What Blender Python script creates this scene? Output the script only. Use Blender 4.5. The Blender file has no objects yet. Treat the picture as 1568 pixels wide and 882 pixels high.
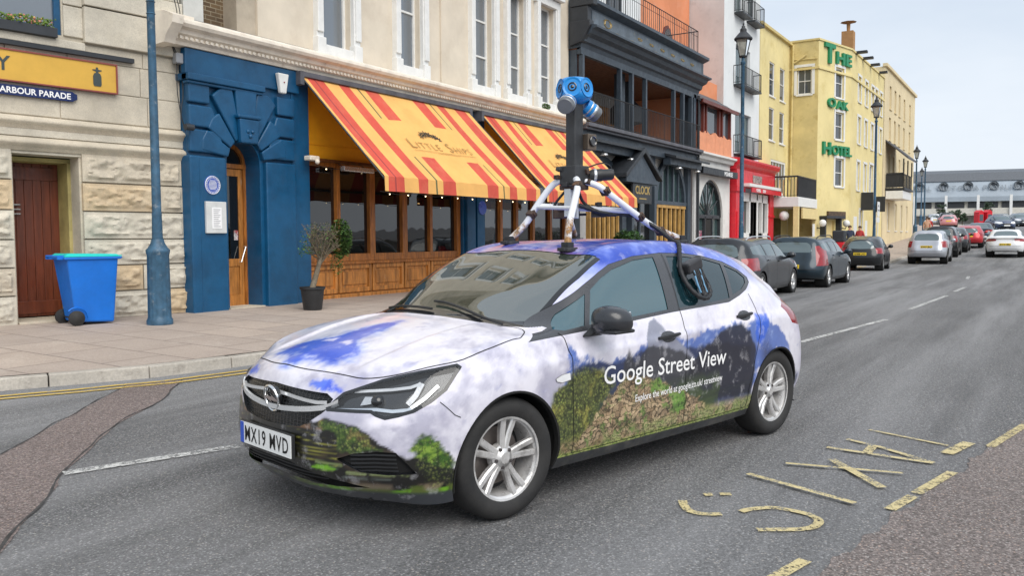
import bpy, bmesh, math, random
import numpy as np
from math import radians as R_, sin, cos, pi, tan, atan2, sqrt
from mathutils import Vector, Matrix, noise
from mathutils.bvhtree import BVHTree
random.seed(7)
SC = bpy.context.scene
COL = SC.collection

# ---------------------------------------------------------------- camera
CAM_F, CAM_PITCH, CAM_ROLL, CAM_YAW, CAM_H = 1300.0, R_(3.4), R_(-0.3), R_(32.1), 1.44
def _cam():
    cy, sy, cp, sp = cos(CAM_YAW), sin(CAM_YAW), cos(CAM_PITCH), sin(CAM_PITCH)
    F = Vector((cy*cp, sy*cp, -sp)); Rr = Vector((sy, -cy, 0)); U = Rr.cross(F)
    R2 = Rr*cos(CAM_ROLL) + U*sin(CAM_ROLL); U2 = -Rr*sin(CAM_ROLL) + U*cos(CAM_ROLL)
    return F, R2, U2
cF, cR, cU = _cam()
cd = bpy.data.cameras.new('camera'); cam = bpy.data.objects.new('camera', cd); COL.objects.link(cam)
cam.matrix_world = Matrix(((cR.x, cU.x, -cF.x, 0), (cR.y, cU.y, -cF.y, 0), (cR.z, cU.z, -cF.z, CAM_H), (0, 0, 0, 1)))
cd.sensor_width = 36; cd.lens = 36*CAM_F/1568; cd.clip_start = .05; cd.clip_end = 2000
SC.camera = cam
# ---------------------------------------------------------------- light: overcast day
w = bpy.data.worlds.new('World'); SC.world = w; w.use_nodes = True
nt = w.node_tree; nt.nodes.clear()
wo = nt.nodes.new('ShaderNodeOutputWorld'); bg = nt.nodes.new('ShaderNodeBackground')
sky = nt.nodes.new('ShaderNodeTexSky'); sky.sky_type = 'NISHITA'; sky.sun_disc = False
SUN_EL, SUN_AZ = R_(46), R_(238)          # direction the light comes from, azimuth from +X towards +Y
sky.sun_elevation = SUN_EL; sky.sun_rotation = R_(90) - SUN_AZ
sky.air_density = 1.0; sky.dust_density = 4.0; sky.ozone_density = 1.5; sky.altitude = 0
# cloud cover: thick, even, a little darker low down
tc = nt.nodes.new('ShaderNodeTexCoord'); mp = nt.nodes.new('ShaderNodeMapping'); mp.inputs['Scale'].default_value = (1, 1, 3.2)
nz = nt.nodes.new('ShaderNodeTexNoise'); nz.inputs['Scale'].default_value = 1.7; nz.inputs['Detail'].default_value = 5; nz.inputs['Roughness'].default_value = .55
cr = nt.nodes.new('ShaderNodeValToRGB')
cr.color_ramp.elements[0].position = .36; cr.color_ramp.elements[0].color = (5.3, 6.0, 6.9, 1)
cr.color_ramp.elements[1].position = .66; cr.color_ramp.elements[1].color = (6.6, 7.1, 7.7, 1)
mx = nt.nodes.new('ShaderNodeMix'); mx.data_type = 'RGBA'; mx.inputs[0].default_value = .90
nt.links.new(tc.outputs['Generated'], mp.inputs[0]); nt.links.new(mp.outputs[0], nz.inputs[0]); nt.links.new(nz.outputs[0], cr.inputs[0])
nt.links.new(sky.outputs[0], mx.inputs[6]); nt.links.new(cr.outputs[0], mx.inputs[7]); nt.links.new(mx.outputs[2], bg.inputs[0])
bg.inputs[1].default_value = .074
nt.links.new(bg.outputs[0], wo.inputs[0])
sl = bpy.data.lights.new('sun', 'SUN'); sl.energy = 1.5; sl.angle = R_(55); sl.color = (1, .96, .9)
so = bpy.data.objects.new('sun', sl); COL.objects.link(so)
_d = -Vector((cos(SUN_EL)*cos(SUN_AZ), cos(SUN_EL)*sin(SUN_AZ), sin(SUN_EL)))
so.rotation_euler = _d.to_track_quat('-Z', 'Y').to_euler()
SC.view_settings.view_transform = 'Standard'; SC.view_settings.look = 'None'
SC.view_settings.exposure = .90; SC.view_settings.gamma = 1; SC.view_settings.use_curve_mapping = False
SC.render.engine = 'CYCLES'

# ---------------------------------------------------------------- materials
def lin(c):
    if isinstance(c, str):
        c = c.lstrip('#'); c = [int(c[i:i+2], 16)/255 for i in (0, 2, 4)]
        c = [x/12.92 if x <= .04045 else ((x+.055)/1.055)**2.4 for x in c]
    return (c[0], c[1], c[2], 1)
class NB:
    def __init__(s, name):
        s.m = bpy.data.materials.new(name); s.m.use_nodes = True; s.t = s.m.node_tree; s.t.nodes.clear()
        s.o = s.t.nodes.new('ShaderNodeOutputMaterial'); s.p = s.t.nodes.new('ShaderNodeBsdfPrincipled'); s.l(s.p.outputs[0], s.o.inputs[0])
        s.c = None
    def n(s, ty, **k):
        x = s.t.nodes.new(ty)
        for a, b in k.items(): setattr(x, a, b)
        return x
    def l(s, a, b): s.t.links.new(a, b)
    def co(s):
        if s.c is None: s.c = s.n('ShaderNodeTexCoord').outputs['Object']
        return s.c
    def noise(s, scale, detail=4, rough=.6, vec=None, stretch=None):
        v = vec or s.co()
        if stretch:
            m = s.n('ShaderNodeMapping'); m.inputs['Scale'].default_value = stretch; s.l(v, m.inputs[0]); v = m.outputs[0]
        x = s.n('ShaderNodeTexNoise'); x.inputs['Scale'].default_value = scale; x.inputs['Detail'].default_value = detail; x.inputs['Roughness'].default_value = rough
        s.l(v, x.inputs['Vector']); return x.outputs[0]
    def ramp(s, f, els):
        r = s.n('ShaderNodeValToRGB'); e = r.color_ramp.elements
        while len(e) < len(els): e.new(.5)
        for a, (p_, c_) in zip(e, els): a.position = p_; a.color = lin(c_)
        s.l(f, r.inputs[0]); return r.outputs[0]
    def mix(s, f, a, b, mode='MIX'):
        m = s.n('ShaderNodeMix', data_type='RGBA', blend_type=mode)
        for i, v in ((0, f), (6, a), (7, b)):
            if hasattr(v, 'default_value') or hasattr(v, 'links'): s.l(v, m.inputs[i])
            elif i == 0: m.inputs[0].default_value = v
            else: m.inputs[i].default_value = lin(v)
        return m.outputs[2]
    def bump(s, h, strength=.3, dist=.01, prev=None):
        b = s.n('ShaderNodeBump'); b.inputs['Strength'].default_value = strength; b.inputs['Distance'].default_value = dist
        s.l(h, b.inputs['Height'])
        if prev is not None: s.l(prev, b.inputs['Normal'])
        s.l(b.outputs[0], s.p.inputs['Normal']); return b.outputs[0]
MATS = {}
def mat(name, color, rough=.6, metal=0, spec=.5, var=.12, vscale=3, bump=0, bscale=60, coat=0, dirt=None, dirt_at=(.55, .8), dscale=2.0, stretch=None, fine=0):
    """painted / plain surface with uneven tone, optional stains (a second colour) and bump"""
    if name in MATS: return MATS[name]
    b = NB(name); c = lin(color)
    d = [x*(1-var) for x in c[:3]]; l_ = [min(1, x*(1+var*.7)) for x in c[:3]]
    col = b.ramp(b.noise(vscale, 6, .65, stretch=stretch), [(.35, d), (.65, l_)])
    if fine: col = b.mix(b.ramp(b.noise(bscale, 3, .7), [(.35, (0, 0, 0)), (.65, (fine, fine, fine))]), col, [x*.55 for x in c[:3]])
    if dirt: col = b.mix(b.ramp(b.noise(dscale, 8, .7, stretch=stretch), [(dirt_at[0], (0, 0, 0)), (dirt_at[1], (1, 1, 1))]), col, dirt)
    b.l(col, b.p.inputs['Base Color'])
    rr = b.ramp(b.noise(vscale*2.3, 4), [(.3, (max(.02, rough-.1),)*3), (.7, (min(1, rough+.1),)*3)])
    b.l(rr, b.p.inputs['Roughness'])
    b.p.inputs['Metallic'].default_value = metal; b.p.inputs['Specular IOR Level'].default_value = spec
    if coat: b.p.inputs['Coat Weight'].default_value = coat; b.p.inputs['Coat Roughness'].default_value = .04
    if bump: b.bump(b.noise(bscale, 5, .6), bump, .01)
    MATS[name] = b.m; return b.m
def emis(name, color, strength):
    b = NB(name); b.p.inputs['Base Color'].default_value = lin(color); b.p.inputs['Emission Color'].default_value = lin(color); b.p.inputs['Emission Strength'].default_value = strength
    MATS[name] = b.m; return b.m
def glass(name, tint, opacity=.6, rough=.02, wav=.0, ior=1.5, refl=1.0):
    """thin pane: fresnel reflection over a tinted see-through body"""
    if name in MATS: return MATS[name]
    b = NB(name); b.t.nodes.remove(b.p)
    tr = b.n('ShaderNodeBsdfTransparent'); tr.inputs[0].default_value = lin([min(1, x*.9+.08) for x in lin(tint)[:3]])
    df = b.n('ShaderNodeBsdfDiffuse'); df.inputs[0].default_value = lin(tint)
    gl = b.n('ShaderNodeBsdfGlossy'); gl.inputs['Roughness'].default_value = rough; gl.inputs[0].default_value = (refl, refl, refl, 1)
    m1 = b.n('ShaderNodeMixShader'); m1.inputs[0].default_value = opacity; b.l(tr.outputs[0], m1.inputs[1]); b.l(df.outputs[0], m1.inputs[2])
    fr = b.n('ShaderNodeFresnel'); fr.inputs[0].default_value = ior
    m2 = b.n('ShaderNodeMixShader'); b.l(fr.outputs[0], m2.inputs[0]); b.l(m1.outputs[0], m2.inputs[1]); b.l(gl.outputs[0], m2.inputs[2])
    if wav:
        bp = b.n('ShaderNodeBump'); bp.inputs['Strength'].default_value = wav; bp.inputs['Distance'].default_value = .02; b.l(b.noise(1.3, 2), bp.inputs['Height'])
        b.l(bp.outputs[0], gl.inputs['Normal']); b.l(bp.outputs[0], fr.inputs['Normal'])
    b.l(m2.outputs[0], b.o.inputs[0]); MATS[name] = b.m; return b.m

# ---------------------------------------------------------------- mesh building
class MB:
    def __init__(s, T=None): s.v = []; s.f = []; s.mi = []; s.T = T; s.m = 0
    def add(s, vs, fs, m=None):
        o = len(s.v); T = s.T
        s.v += [tuple(T @ Vector(v)) if T else tuple(v) for v in vs]
        s.f += [tuple(i+o for i in f) for f in fs]; s.mi += [s.m if m is None else m]*len(fs); return s
    def box(s, x0, x1, y0, y1, z0, z1, m=None):
        v = [(x, y, z) for z in (z0, z1) for y in (y0, y1) for x in (x0, x1)]
        return s.add(v, [(0, 2, 3, 1), (4, 5, 7, 6), (0, 1, 5, 4), (2, 6, 7, 3), (0, 4, 6, 2), (1, 3, 7, 5)], m)
    def hexa(s, b4, t4, m=None):
        return s.add(list(b4)+list(t4), [(3, 2, 1, 0), (4, 5, 6, 7), (0, 1, 5, 4), (1, 2, 6, 5), (2, 3, 7, 6), (3, 0, 4, 7)], m)
    def prism(s, poly, ax, a, b, m=None):
        """extrude 2D polygon; ax='y': poly=(x,z) extruded y a..b; 'x': (y,z); 'z': (x,y)"""
        def P(p, t): return {'y': (p[0], t, p[1]), 'x': (t, p[0], p[1]), 'z': (p[0], p[1], t)}[ax]
        n = len(poly); v = [P(p, a) for p in poly]+[P(p, b) for p in poly]
        return s.add(v, [tuple(range(n))[::-1], tuple(range(n, 2*n))]+[(i, (i+1) % n, n+(i+1) % n, n+i) for i in range(n)], m)
    def tube(s, pts, r, n=8, m=None, cap=True, closed=False):
        pts = [Vector(p) for p in pts]; k = len(pts); rs = r if hasattr(r, '__len__') else [r]*k
        vs = []; up = None
        for i, p in enumerate(pts):
            a = pts[i-1] if (i > 0 or closed) else p; b_ = pts[(i+1) % k] if (i < k-1 or closed) else p
            d = (b_-a).normalized() if (b_-a).length > 1e-9 else Vector((0, 0, 1))
            if up is None: up = Vector((0, 0, 1)) if abs(d.z) < .9 else Vector((1, 0, 0))
            x = d.cross(up).normalized(); up = x.cross(d).normalized()
            for j in range(n):
                t = 2*pi*j/n; vs.append(p+(x*cos(t)+up*sin(t))*rs[i])
        fs = [(i*n+j, i*n+(j+1) % n, ((i+1) % k)*n+(j+1) % n, ((i+1) % k)*n+j) for i in range(k if closed else k-1) for j in range(n)]
        if cap and not closed: fs += [tuple(range(n))[::-1], tuple((k-1)*n+j for j in range(n))]
        return s.add(vs, fs, m)
    def lathe(s, prof, c=(0, 0, 0), ax='z', n=20, m=None, a0=0, a1=2*pi):
        full = abs(a1-a0-2*pi) < 1e-6; k = len(prof); nn = n if full else n+1; vs = []
        for j in range(nn):
            t = a0+(a1-a0)*j/n
            for r, h in prof:
                if ax == 'z': p = (r*cos(t), r*sin(t), h)
                elif ax == 'y': p = (r*cos(t), h, r*sin(t))
                else: p = (h, r*cos(t), r*sin(t))
                vs.append((p[0]+c[0], p[1]+c[1], p[2]+c[2]))
        fs = [(j*k+i, ((j+1) % nn)*k+i, ((j+1) % nn)*k+i+1, j*k+i+1) for j in range(n) for i in range(k-1)]
        return s.add(vs, fs, m)
    def ball(s, c, r, n=10, m=None, sx=1, sy=1, sz=1):
        vs = []; fs = []
        for i in range(n+1):
            a = pi*i/n
            for j in range(2*n):
                b = pi*j/n; vs.append((c[0]+r*sx*sin(a)*cos(b), c[1]+r*sy*sin(a)*sin(b), c[2]+r*sz*cos(a)))
        fs = [(i*2*n+j, (i+1)*2*n+j, (i+1)*2*n+(j+1) % (2*n), i*2*n+(j+1) % (2*n)) for i in range(n) for j in range(2*n)]
        return s.add(vs, fs, m)
    def build(s, name, mats, parent=None, smooth=False, bevel=0, seg=2, ang=40, fix=True):
        me = bpy.data.meshes.new(name); me.from_pydata(s.v, [], s.f)
        if not isinstance(mats, (list, tuple)): mats = [mats]
        for m in mats: me.materials.append(m)
        if len(mats) > 1: me.polygons.foreach_set('material_index', s.mi)
        if fix:
            b = bmesh.new(); b.from_mesh(me); bmesh.ops.recalc_face_normals(b, faces=b.faces); b.to_mesh(me); b.free()
        if smooth:
            me.shade_smooth(); me.set_sharp_from_angle(angle=R_(ang))
        me.update()
        o = bpy.data.objects.new(name, me); COL.objects.link(o)
        if parent: o.parent = parent
        if bevel:
            md = o.modifiers.new('bevel', 'BEVEL'); md.width = bevel; md.segments = seg; md.limit_method = 'ANGLE'; md.angle_limit = R_(35)
            md.harden_normals = False
        return o
def thing(name, label, cat, loc=(0, 0, 0), rz=0, group=None):
    o = bpy.data.objects.new(name, None); COL.objects.link(o); o.location = loc; o.rotation_euler = (0, 0, rz); o.empty_display_size = .2
    return tag(o, label, cat, group)
def tag(o, label=None, cat=None, group=None, kind=None):
    for k, v in (('label', label), ('category', cat), ('group', group), ('kind', kind)):
        if v: o[k] = v
    return o
def each(name, boxes, material, parent, T=None, bevel=0):
    """one object per box"""
    for q in boxes: b = MB(T); b.box(*q); b.build(name, material, parent, bevel=bevel)
def struct(o, label=None): o['kind'] = 'structure'; return o
def copy_tree(o, parent=None):
    c = o.copy(); COL.objects.link(c)
    if parent: c.parent = parent
    for ch in list(o.children): copy_tree(ch, c)
    return c
def text_mesh(s, size, depth=.0, bold=0, font_space=1.0, align='LEFT', shear=0):
    cu = bpy.data.curves.new('lettering', 'FONT'); cu.body = s; cu.size = size; cu.extrude = depth; cu.offset = bold; cu.space_character = font_space
    cu.align_x = align; cu.resolution_u = 3; cu.shear = shear
    ob = bpy.data.objects.new('lettering', cu); COL.objects.link(ob)
    dg = bpy.context.evaluated_depsgraph_get(); me = bpy.data.meshes.new_from_object(ob.evaluated_get(dg))
    vs = [tuple(v.co) for v in me.vertices]; fs = [tuple(p_.vertices) for p_ in me.polygons]
    bpy.data.objects.remove(ob); bpy.data.curves.remove(cu); bpy.data.meshes.remove(me)
    return vs, fs
def text_obj(name, s, size, M, material, parent=None, depth=.004, bold=0, space=1.0, align='LEFT', sx=1.0, shear=0):
    vs, fs = text_mesh(s, size, depth, bold, space, align, shear)
    b = MB(M); b.add([(v[0]*sx, v[1], v[2]) for v in vs], fs); return b.build(name, material, parent, fix=False)
def frame(o, x, y, z): # matrix with given origin and axes
    x, y, z = Vector(x).normalized(), Vector(y).normalized(), Vector(z).normalized()
    return Matrix(((x.x, y.x, z.x, o[0]), (x.y, y.y, z.y, o[1]), (x.z, y.z, z.z, o[2]), (0, 0, 0, 1)))
WALLM = lambda x, y, z: frame((x, y, z), (1, 0, 0), (0, 0, 1), (0, -1, 0))   # text flat on a wall that faces -Y
def smooth(a, b, x):
    t = min(1, max(0, (x-a)/(b-a))); return t*t*(3-2*t)
def gz(x, y=0):
    """height of the road: level by the restaurant, climbing beyond the hotel"""
    t = max(0, x-40); return .042*t*t/(t+16) if t > 0 else 0.0
# outlines measured on the car body, in the car's own metres (x forward, y left, z up)
TRC = {
 'lamp': [(0.78, 0.426, 0.624), (0.715, 0.481, 0.698), (0.573, 0.598, 0.758), (0.439, 0.725, 0.799), (0.288, 0.813, 0.825), (0.278, 0.825, 0.816), (0.381, 0.84, 0.722), (0.456, 0.817, 0.67), (0.528, 0.777, 0.628), (0.586, 0.732, 0.609), (0.63, 0.69, 0.597), (0.655, 0.655, 0.611), (0.667, 0.632, 0.625)],
 'grille': [(0.708, -0.466, 0.714), (0.81, 0.047, 0.701), (0.786, 0.303, 0.697), (0.72, 0.472, 0.698), (0.781, 0.429, 0.612), (0.794, 0.399, 0.603), (0.832, 0.284, 0.531), (0.855, 0.042, 0.517), (0.847, -0.181, 0.523), (0.814, -0.347, 0.565), (0.797, -0.355, 0.647)],
 'fog': [(0.769, 0.506, 0.403), (0.698, 0.629, 0.437), (0.597, 0.739, 0.448), (0.551, 0.771, 0.371), (0.513, 0.786, 0.313), (0.693, 0.62, 0.344)],
 'hoodgap': [(0.53, -0.603, 0.787), (0.73, -0.013, 0.802), (0.705, 0.226, 0.792), (0.648, 0.454, 0.772), (0.589, 0.566, 0.762), (0.438, 0.724, 0.8), (0.284, 0.818, 0.822), (0.212, 0.822, 0.84), (-0.04, 0.837, 0.869), (-0.14, 0.841, 0.883), (-0.295, 0.665, 0.954)],
 'fdf': [(-0.434, 0.859, 0.897), (-0.444, 0.878, 0.834), (-0.457, 0.883, 0.808), (-0.461, 0.891, 0.606), (-0.477, 0.871, 0.289)],
 'gap': [(-1.516, 0.861, 0.96), (-1.524, 0.891, 0.817), (-1.521, 0.891, 0.571), (-1.514, 0.869, 0.253)],
 'rdr': [(-2.388, 0.888, 0.904), (-2.393, 0.906, 0.804), (-2.354, 0.91, 0.685), (-2.323, 0.904, 0.578), (-2.26, 0.889, 0.334), (-2.264, 0.857, 0.238)],
 'fglass': [(-0.763, 0.746, 1.134), (-0.982, 0.713, 1.235), (-1.234, 0.689, 1.299), (-1.506, 0.682, 1.313), (-1.375, 0.849, 0.984), (-1.048, 0.85, 0.963), (-0.636, 0.847, 0.944)],
 'sail': [(-0.564, 0.741, 1.037), (-0.735, 0.746, 1.124), (-0.619, 0.847, 0.942), (-0.455, 0.84, 0.929)],
 'rglass': [(-1.701, 0.685, 1.305), (-2.195, 0.697, 1.255), (-2.101, 0.835, 1.03), (-1.498, 0.845, 1.001)],
 'quarter': [(-2.229, 0.702, 1.245), (-2.412, 0.763, 1.14), (-2.139, 0.832, 1.037)],
 'dlo': [(-0.18, 0.843, 0.887), (-0.564, 0.741, 1.037), (-0.758, 0.726, 1.156), (-1.003, 0.693, 1.265), (-1.248, 0.679, 1.314), (-1.541, 0.666, 1.334), (-2.008, 0.672, 1.304), (-2.255, 0.686, 1.262), (-2.405, 0.72, 1.199), (-2.477, 0.756, 1.137), (-2.241, 0.831, 1.041), (-2.085, 0.851, 0.997), (-1.424, 0.853, 0.977), (-0.443, 0.851, 0.913)],
 'wind': [(-0.756, -0.477, 1.247), (-0.938, -0.35, 1.338), (-0.902, -0.074, 1.341), (-0.918, 0.292, 1.336), (-0.943, 0.566, 1.323), (-0.976, 0.661, 1.292), (-0.747, 0.666, 1.198), (-0.494, 0.646, 1.045), (-0.301, 0.658, 0.956), (-0.172, 0.516, 0.963), (-0.106, 0.168, 0.981), (-0.195, -0.36, 0.985)],
 'tail': [(-2.832, 0.835, 0.919), (-3.037, 0.817, 0.797), (-2.894, 0.855, 0.825)],
 'rep': [(-0.321, 0.892, 0.701), (-0.435, 0.891, 0.707), (-0.432, 0.892, 0.67), (-0.359, 0.892, 0.67)],
 'handle': [(-1.221, 0.889, 0.831), (-1.456, 0.889, 0.835)],
 'rhandle': [(-2.117, 0.887, 0.895), (-2.307, 0.889, 0.9)],
 'text': [(-0.721, 0.893, 0.657), (-0.759, 0.894, 0.712), (-0.739, 0.891, 0.592), (-1.69, 0.895, 0.705), (-1.745, 0.892, 0.595), (-1.965, 0.895, 0.602)],
 'text2': [(-1.005, 0.89, 0.473), (-1.917, 0.891, 0.494), (-1.005, 0.89, 0.496)],
 'mirrorfoot': [(-0.616, 0.873, 0.875)],
 'feet': [(-0.977, -0.09, 1.366), (-0.993, 0.35, 1.356), (-1.919, 0.558, 1.397)],
 'skirt': [(0.358, 0.839, 0.248), (0.577, 0.665, 0.219), (0.76, 0.382, 0.236), (0.83, 0.065, 0.269), (0.831, -0.282, 0.307)],
 'intake': [(0.852, 0.172, 0.34), (0.743, 0.471, 0.261), (0.555, 0.739, 0.278)],
 'green': [(0.855, 0.164, 0.467), (0.824, 0.319, 0.542), (0.792, 0.416, 0.574), (0.727, 0.567, 0.565), (0.666, 0.665, 0.515), (0.637, 0.701, 0.448), (0.52, 0.797, 0.413), (0.483, 0.826, 0.52), (0.437, 0.851, 0.501), (0.377, 0.864, 0.399), (0.358, 0.839, 0.248)],
 'h_blue': [(0.629, -0.306, 0.814), (0.479, -0.472, 0.836), (0.39, -0.486, 0.862), (0.265, -0.468, 0.899), (0.134, -0.511, 0.925), (-0.016, -0.511, 0.951), (-0.144, -0.483, 0.964), (-0.109, -0.196, 0.98), (0.069, -0.018, 0.958), (0.172, 0.032, 0.94), (0.293, 0.061, 0.916), (0.407, 0.142, 0.89), (0.473, 0.222, 0.868), (0.556, 0.258, 0.843), (0.605, 0.23, 0.832), (0.611, 0.099, 0.843), (0.663, 0.037, 0.832), (0.698, -0.049, 0.817)],
 'h_purple': [(0.192, -0.265, 0.931), (0.028, -0.374, 0.955), (-0.121, -0.346, 0.974), (-0.116, -0.16, 0.982), (-0.018, -0.073, 0.971), (0.139, -0.111, 0.946), (0.258, -0.099, 0.922)],
 'h_white': [(0.449, 0.032, 0.884), (0.382, 0.055, 0.898), (0.412, 0.131, 0.889), (0.476, 0.136, 0.875)],
 'f_blue': [(0.787, 0.263, 0.709), (0.757, 0.275, 0.745), (0.729, 0.332, 0.755), (0.711, 0.437, 0.727), (0.708, 0.487, 0.701), (0.757, 0.392, 0.699)],
 'f_blue2': [(0.755, 0.371, 0.712), (0.724, 0.37, 0.746), (0.705, 0.438, 0.733), (0.705, 0.493, 0.702), (0.735, 0.445, 0.696)],
 's_slate': [(-0.453, 0.871, 0.868), (-0.503, 0.887, 0.786), (-0.615, 0.889, 0.786), (-0.751, 0.893, 0.758), (-0.927, 0.893, 0.774), (-1.084, 0.891, 0.808), (-1.156, 0.889, 0.829), (-1.377, 0.892, 0.802), (-1.586, 0.893, 0.8), (-1.734, 0.892, 0.829), (-1.884, 0.894, 0.826), (-2.044, 0.892, 0.861), (-2.213, 0.9, 0.836), (-2.426, 0.892, 0.888), (-2.513, 0.898, 0.85), (-2.748, 0.893, 0.761), (-2.889, 0.883, 0.555), (-2.683, 0.905, 0.635), (-2.469, 0.906, 0.6), (-2.356, 0.902, 0.474), (-2.286, 0.893, 0.367), (-1.464, 0.883, 0.309), (-0.482, 0.886, 0.424), (-0.371, 0.892, 0.618), (-0.417, 0.888, 0.753)],
 's_slate2': [(-0.458, 0.889, 0.748), (-0.613, 0.891, 0.761), (-0.807, 0.894, 0.737), (-1.081, 0.893, 0.778), (-1.444, 0.894, 0.743), (-1.879, 0.898, 0.745), (-2.271, 0.908, 0.688), (-2.319, 0.885, 0.316), (-1.187, 0.887, 0.352), (-0.481, 0.888, 0.46)],
 's_blue': [(-2.349, 0.885, 0.915), (-2.495, 0.887, 0.897), (-2.524, 0.903, 0.812), (-2.408, 0.91, 0.675), (-2.319, 0.91, 0.729)],
 's_peak': [(-1.102, 0.892, 0.62), (-1.119, 0.888, 0.832), (-1.174, 0.865, 0.928), (-1.233, 0.86, 0.947), (-1.29, 0.876, 0.9), (-1.342, 0.888, 0.845), (-1.479, 0.893, 0.772), (-1.6, 0.894, 0.687), (-1.666, 0.891, 0.554)],
 's_peakd': [(-0.882, 0.891, 0.589), (-0.889, 0.895, 0.717), (-0.934, 0.892, 0.792), (-0.971, 0.892, 0.792), (-0.998, 0.895, 0.728), (-1.048, 0.895, 0.723), (-1.114, 0.892, 0.794), (-1.242, 0.893, 0.782), (-1.444, 0.894, 0.743), (-1.586, 0.894, 0.667), (-1.725, 0.891, 0.547), (-1.523, 0.89, 0.467), (-1.182, 0.89, 0.511)],
 's_dark': [(-1.45, 0.9, 0.36), (-1.50, 0.9, 0.48), (-1.56, 0.9, 0.60), (-1.70, 0.9, 0.72), (-1.85, 0.9, 0.78), (-2.02, 0.9, 0.845), (-2.16, 0.9, 0.85), (-2.26, 0.9, 0.80), (-2.34, 0.9, 0.66), (-2.33, 0.9, 0.50), (-2.30, 0.9, 0.36)],
 's_olive': [(-0.309, 0.894, 0.626), (-0.403, 0.892, 0.649), (-0.456, 0.891, 0.713), (-0.584, 0.891, 0.735), (-0.721, 0.894, 0.683), (-0.81, 0.892, 0.598), (-0.698, 0.89, 0.501), (-0.592, 0.885, 0.369), (-0.521, 0.852, 0.23), (-0.373, 0.852, 0.236), (-0.304, 0.888, 0.417), (-0.278, 0.894, 0.544)],
 's_ruin': [(-0.503, 0.868, 0.272), (-0.539, 0.883, 0.36), (-0.644, 0.888, 0.417), (-0.726, 0.89, 0.516), (-0.841, 0.891, 0.564), (-0.958, 0.892, 0.625), (-1.115, 0.892, 0.618), (-1.314, 0.89, 0.555), (-1.452, 0.89, 0.476), (-1.633, 0.889, 0.41), (-1.734, 0.887, 0.345), (-1.765, 0.877, 0.279), (-1.546, 0.876, 0.274), (-1.199, 0.879, 0.289), (-0.882, 0.882, 0.302), (-0.683, 0.879, 0.298)],
 's_terr': [(-1.116, 0.891, 0.599), (-1.246, 0.891, 0.583), (-1.383, 0.89, 0.506), (-1.487, 0.89, 0.451), (-1.527, 0.888, 0.362), (-1.458, 0.887, 0.343), (-1.315, 0.89, 0.474), (-1.182, 0.89, 0.519)],
 's_low': [(-0.386, 0.84, 0.21), (-0.426, 0.87, 0.287), (-0.525, 0.872, 0.288), (-0.709, 0.881, 0.305), (-1.202, 0.877, 0.28), (-1.514, 0.873, 0.266), (-1.884, 0.875, 0.27), (-2.228, 0.888, 0.329), (-2.298, 0.867, 0.262), (-0.639, 0.844, 0.207)],
 's_bush': [(0.525, 0.793, 0.398), (0.536, 0.789, 0.461), (0.521, 0.8, 0.513), (0.491, 0.821, 0.53), (0.448, 0.845, 0.496), (0.399, 0.862, 0.44), (0.353, 0.87, 0.396), (0.344, 0.841, 0.245), (0.456, 0.812, 0.278), (0.501, 0.796, 0.322)],
 'f_land': [(0.822, -0.35, 0.473), (0.847, -0.203, 0.499), (0.857, 0.058, 0.499), (0.835, 0.275, 0.521), (0.823, 0.329, 0.527), (0.804, 0.382, 0.571), (0.779, 0.453, 0.571), (0.752, 0.523, 0.547), (0.716, 0.594, 0.53), (0.686, 0.64, 0.493), (0.658, 0.678, 0.454), (0.615, 0.722, 0.448), (0.569, 0.761, 0.41), (0.515, 0.789, 0.333), (0.358, 0.839, 0.248)],
 'f_hill': [(0.815, 0.352, 0.546), (0.799, 0.397, 0.572), (0.779, 0.453, 0.571), (0.729, 0.57, 0.544), (0.691, 0.632, 0.514), (0.658, 0.678, 0.448), (0.725, 0.588, 0.435), (0.766, 0.512, 0.444), (0.777, 0.476, 0.512)],
 'f_green': [(0.832, 0.314, 0.35), (0.794, 0.44, 0.357), (0.763, 0.505, 0.348), (0.776, 0.469, 0.331), (0.817, 0.359, 0.327)],
 'f_green2': [(0.752, -0.012, 0.19)],
 'f_green3': [(0.772, 0.124, 0.208), (0.789, 0.31, 0.244), (0.709, 0.531, 0.26), (0.683, 0.52, 0.227), (0.717, 0.31, 0.183)],
 'f_green4': [(0.595, 0.664, 0.239), (0.503, 0.772, 0.255), (0.359, 0.84, 0.251), (0.355, 0.825, 0.203), (0.489, 0.753, 0.204), (0.567, 0.651, 0.198)],
 'a_slot': [(0.791, -0.089, 0.224), (0.729, 0.331, 0.196), (0.644, 0.544, 0.204), (0.495, 0.76, 0.222), (0.501, 0.769, 0.248), (0.768, 0.396, 0.251)],
 'drl': [(0.681, 0.513, 0.714), (0.565, 0.659, 0.726), (0.505, 0.724, 0.736), (0.476, 0.746, 0.748), (0.464, 0.751, 0.756)],
 'drl2': [(0.461, 0.757, 0.754), (0.502, 0.76, 0.7), (0.541, 0.749, 0.66)],
 'chrome': [(0.761, 0.472, 0.625), (0.651, 0.646, 0.637), (0.601, 0.707, 0.629), (0.545, 0.759, 0.635), (0.475, 0.794, 0.685), (0.405, 0.815, 0.741)],
 'reflector': [(0.693, 0.573, 0.654), (0.662, 0.572, 0.694), (0.615, 0.634, 0.695), (0.648, 0.626, 0.665)],
 'slat1': [(0.767, -0.35, 0.705), (0.805, -0.167, 0.699)],
 'slat1b': [(0.816, 0.071, 0.682), (0.802, 0.287, 0.672), (0.774, 0.401, 0.667)],
 'slat2': [(0.8, -0.31, 0.667), (0.824, -0.133, 0.65), (0.83, -0.053, 0.634)],
 'slat2b': [(0.834, 0.075, 0.618), (0.825, 0.231, 0.625), (0.802, 0.357, 0.627), (0.783, 0.414, 0.629), (0.75, 0.449, 0.674)],
 'plate': [(0.81, -0.399, 0.446), (0.855, 0.171, 0.452), (0.852, 0.159, 0.334)],
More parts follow.
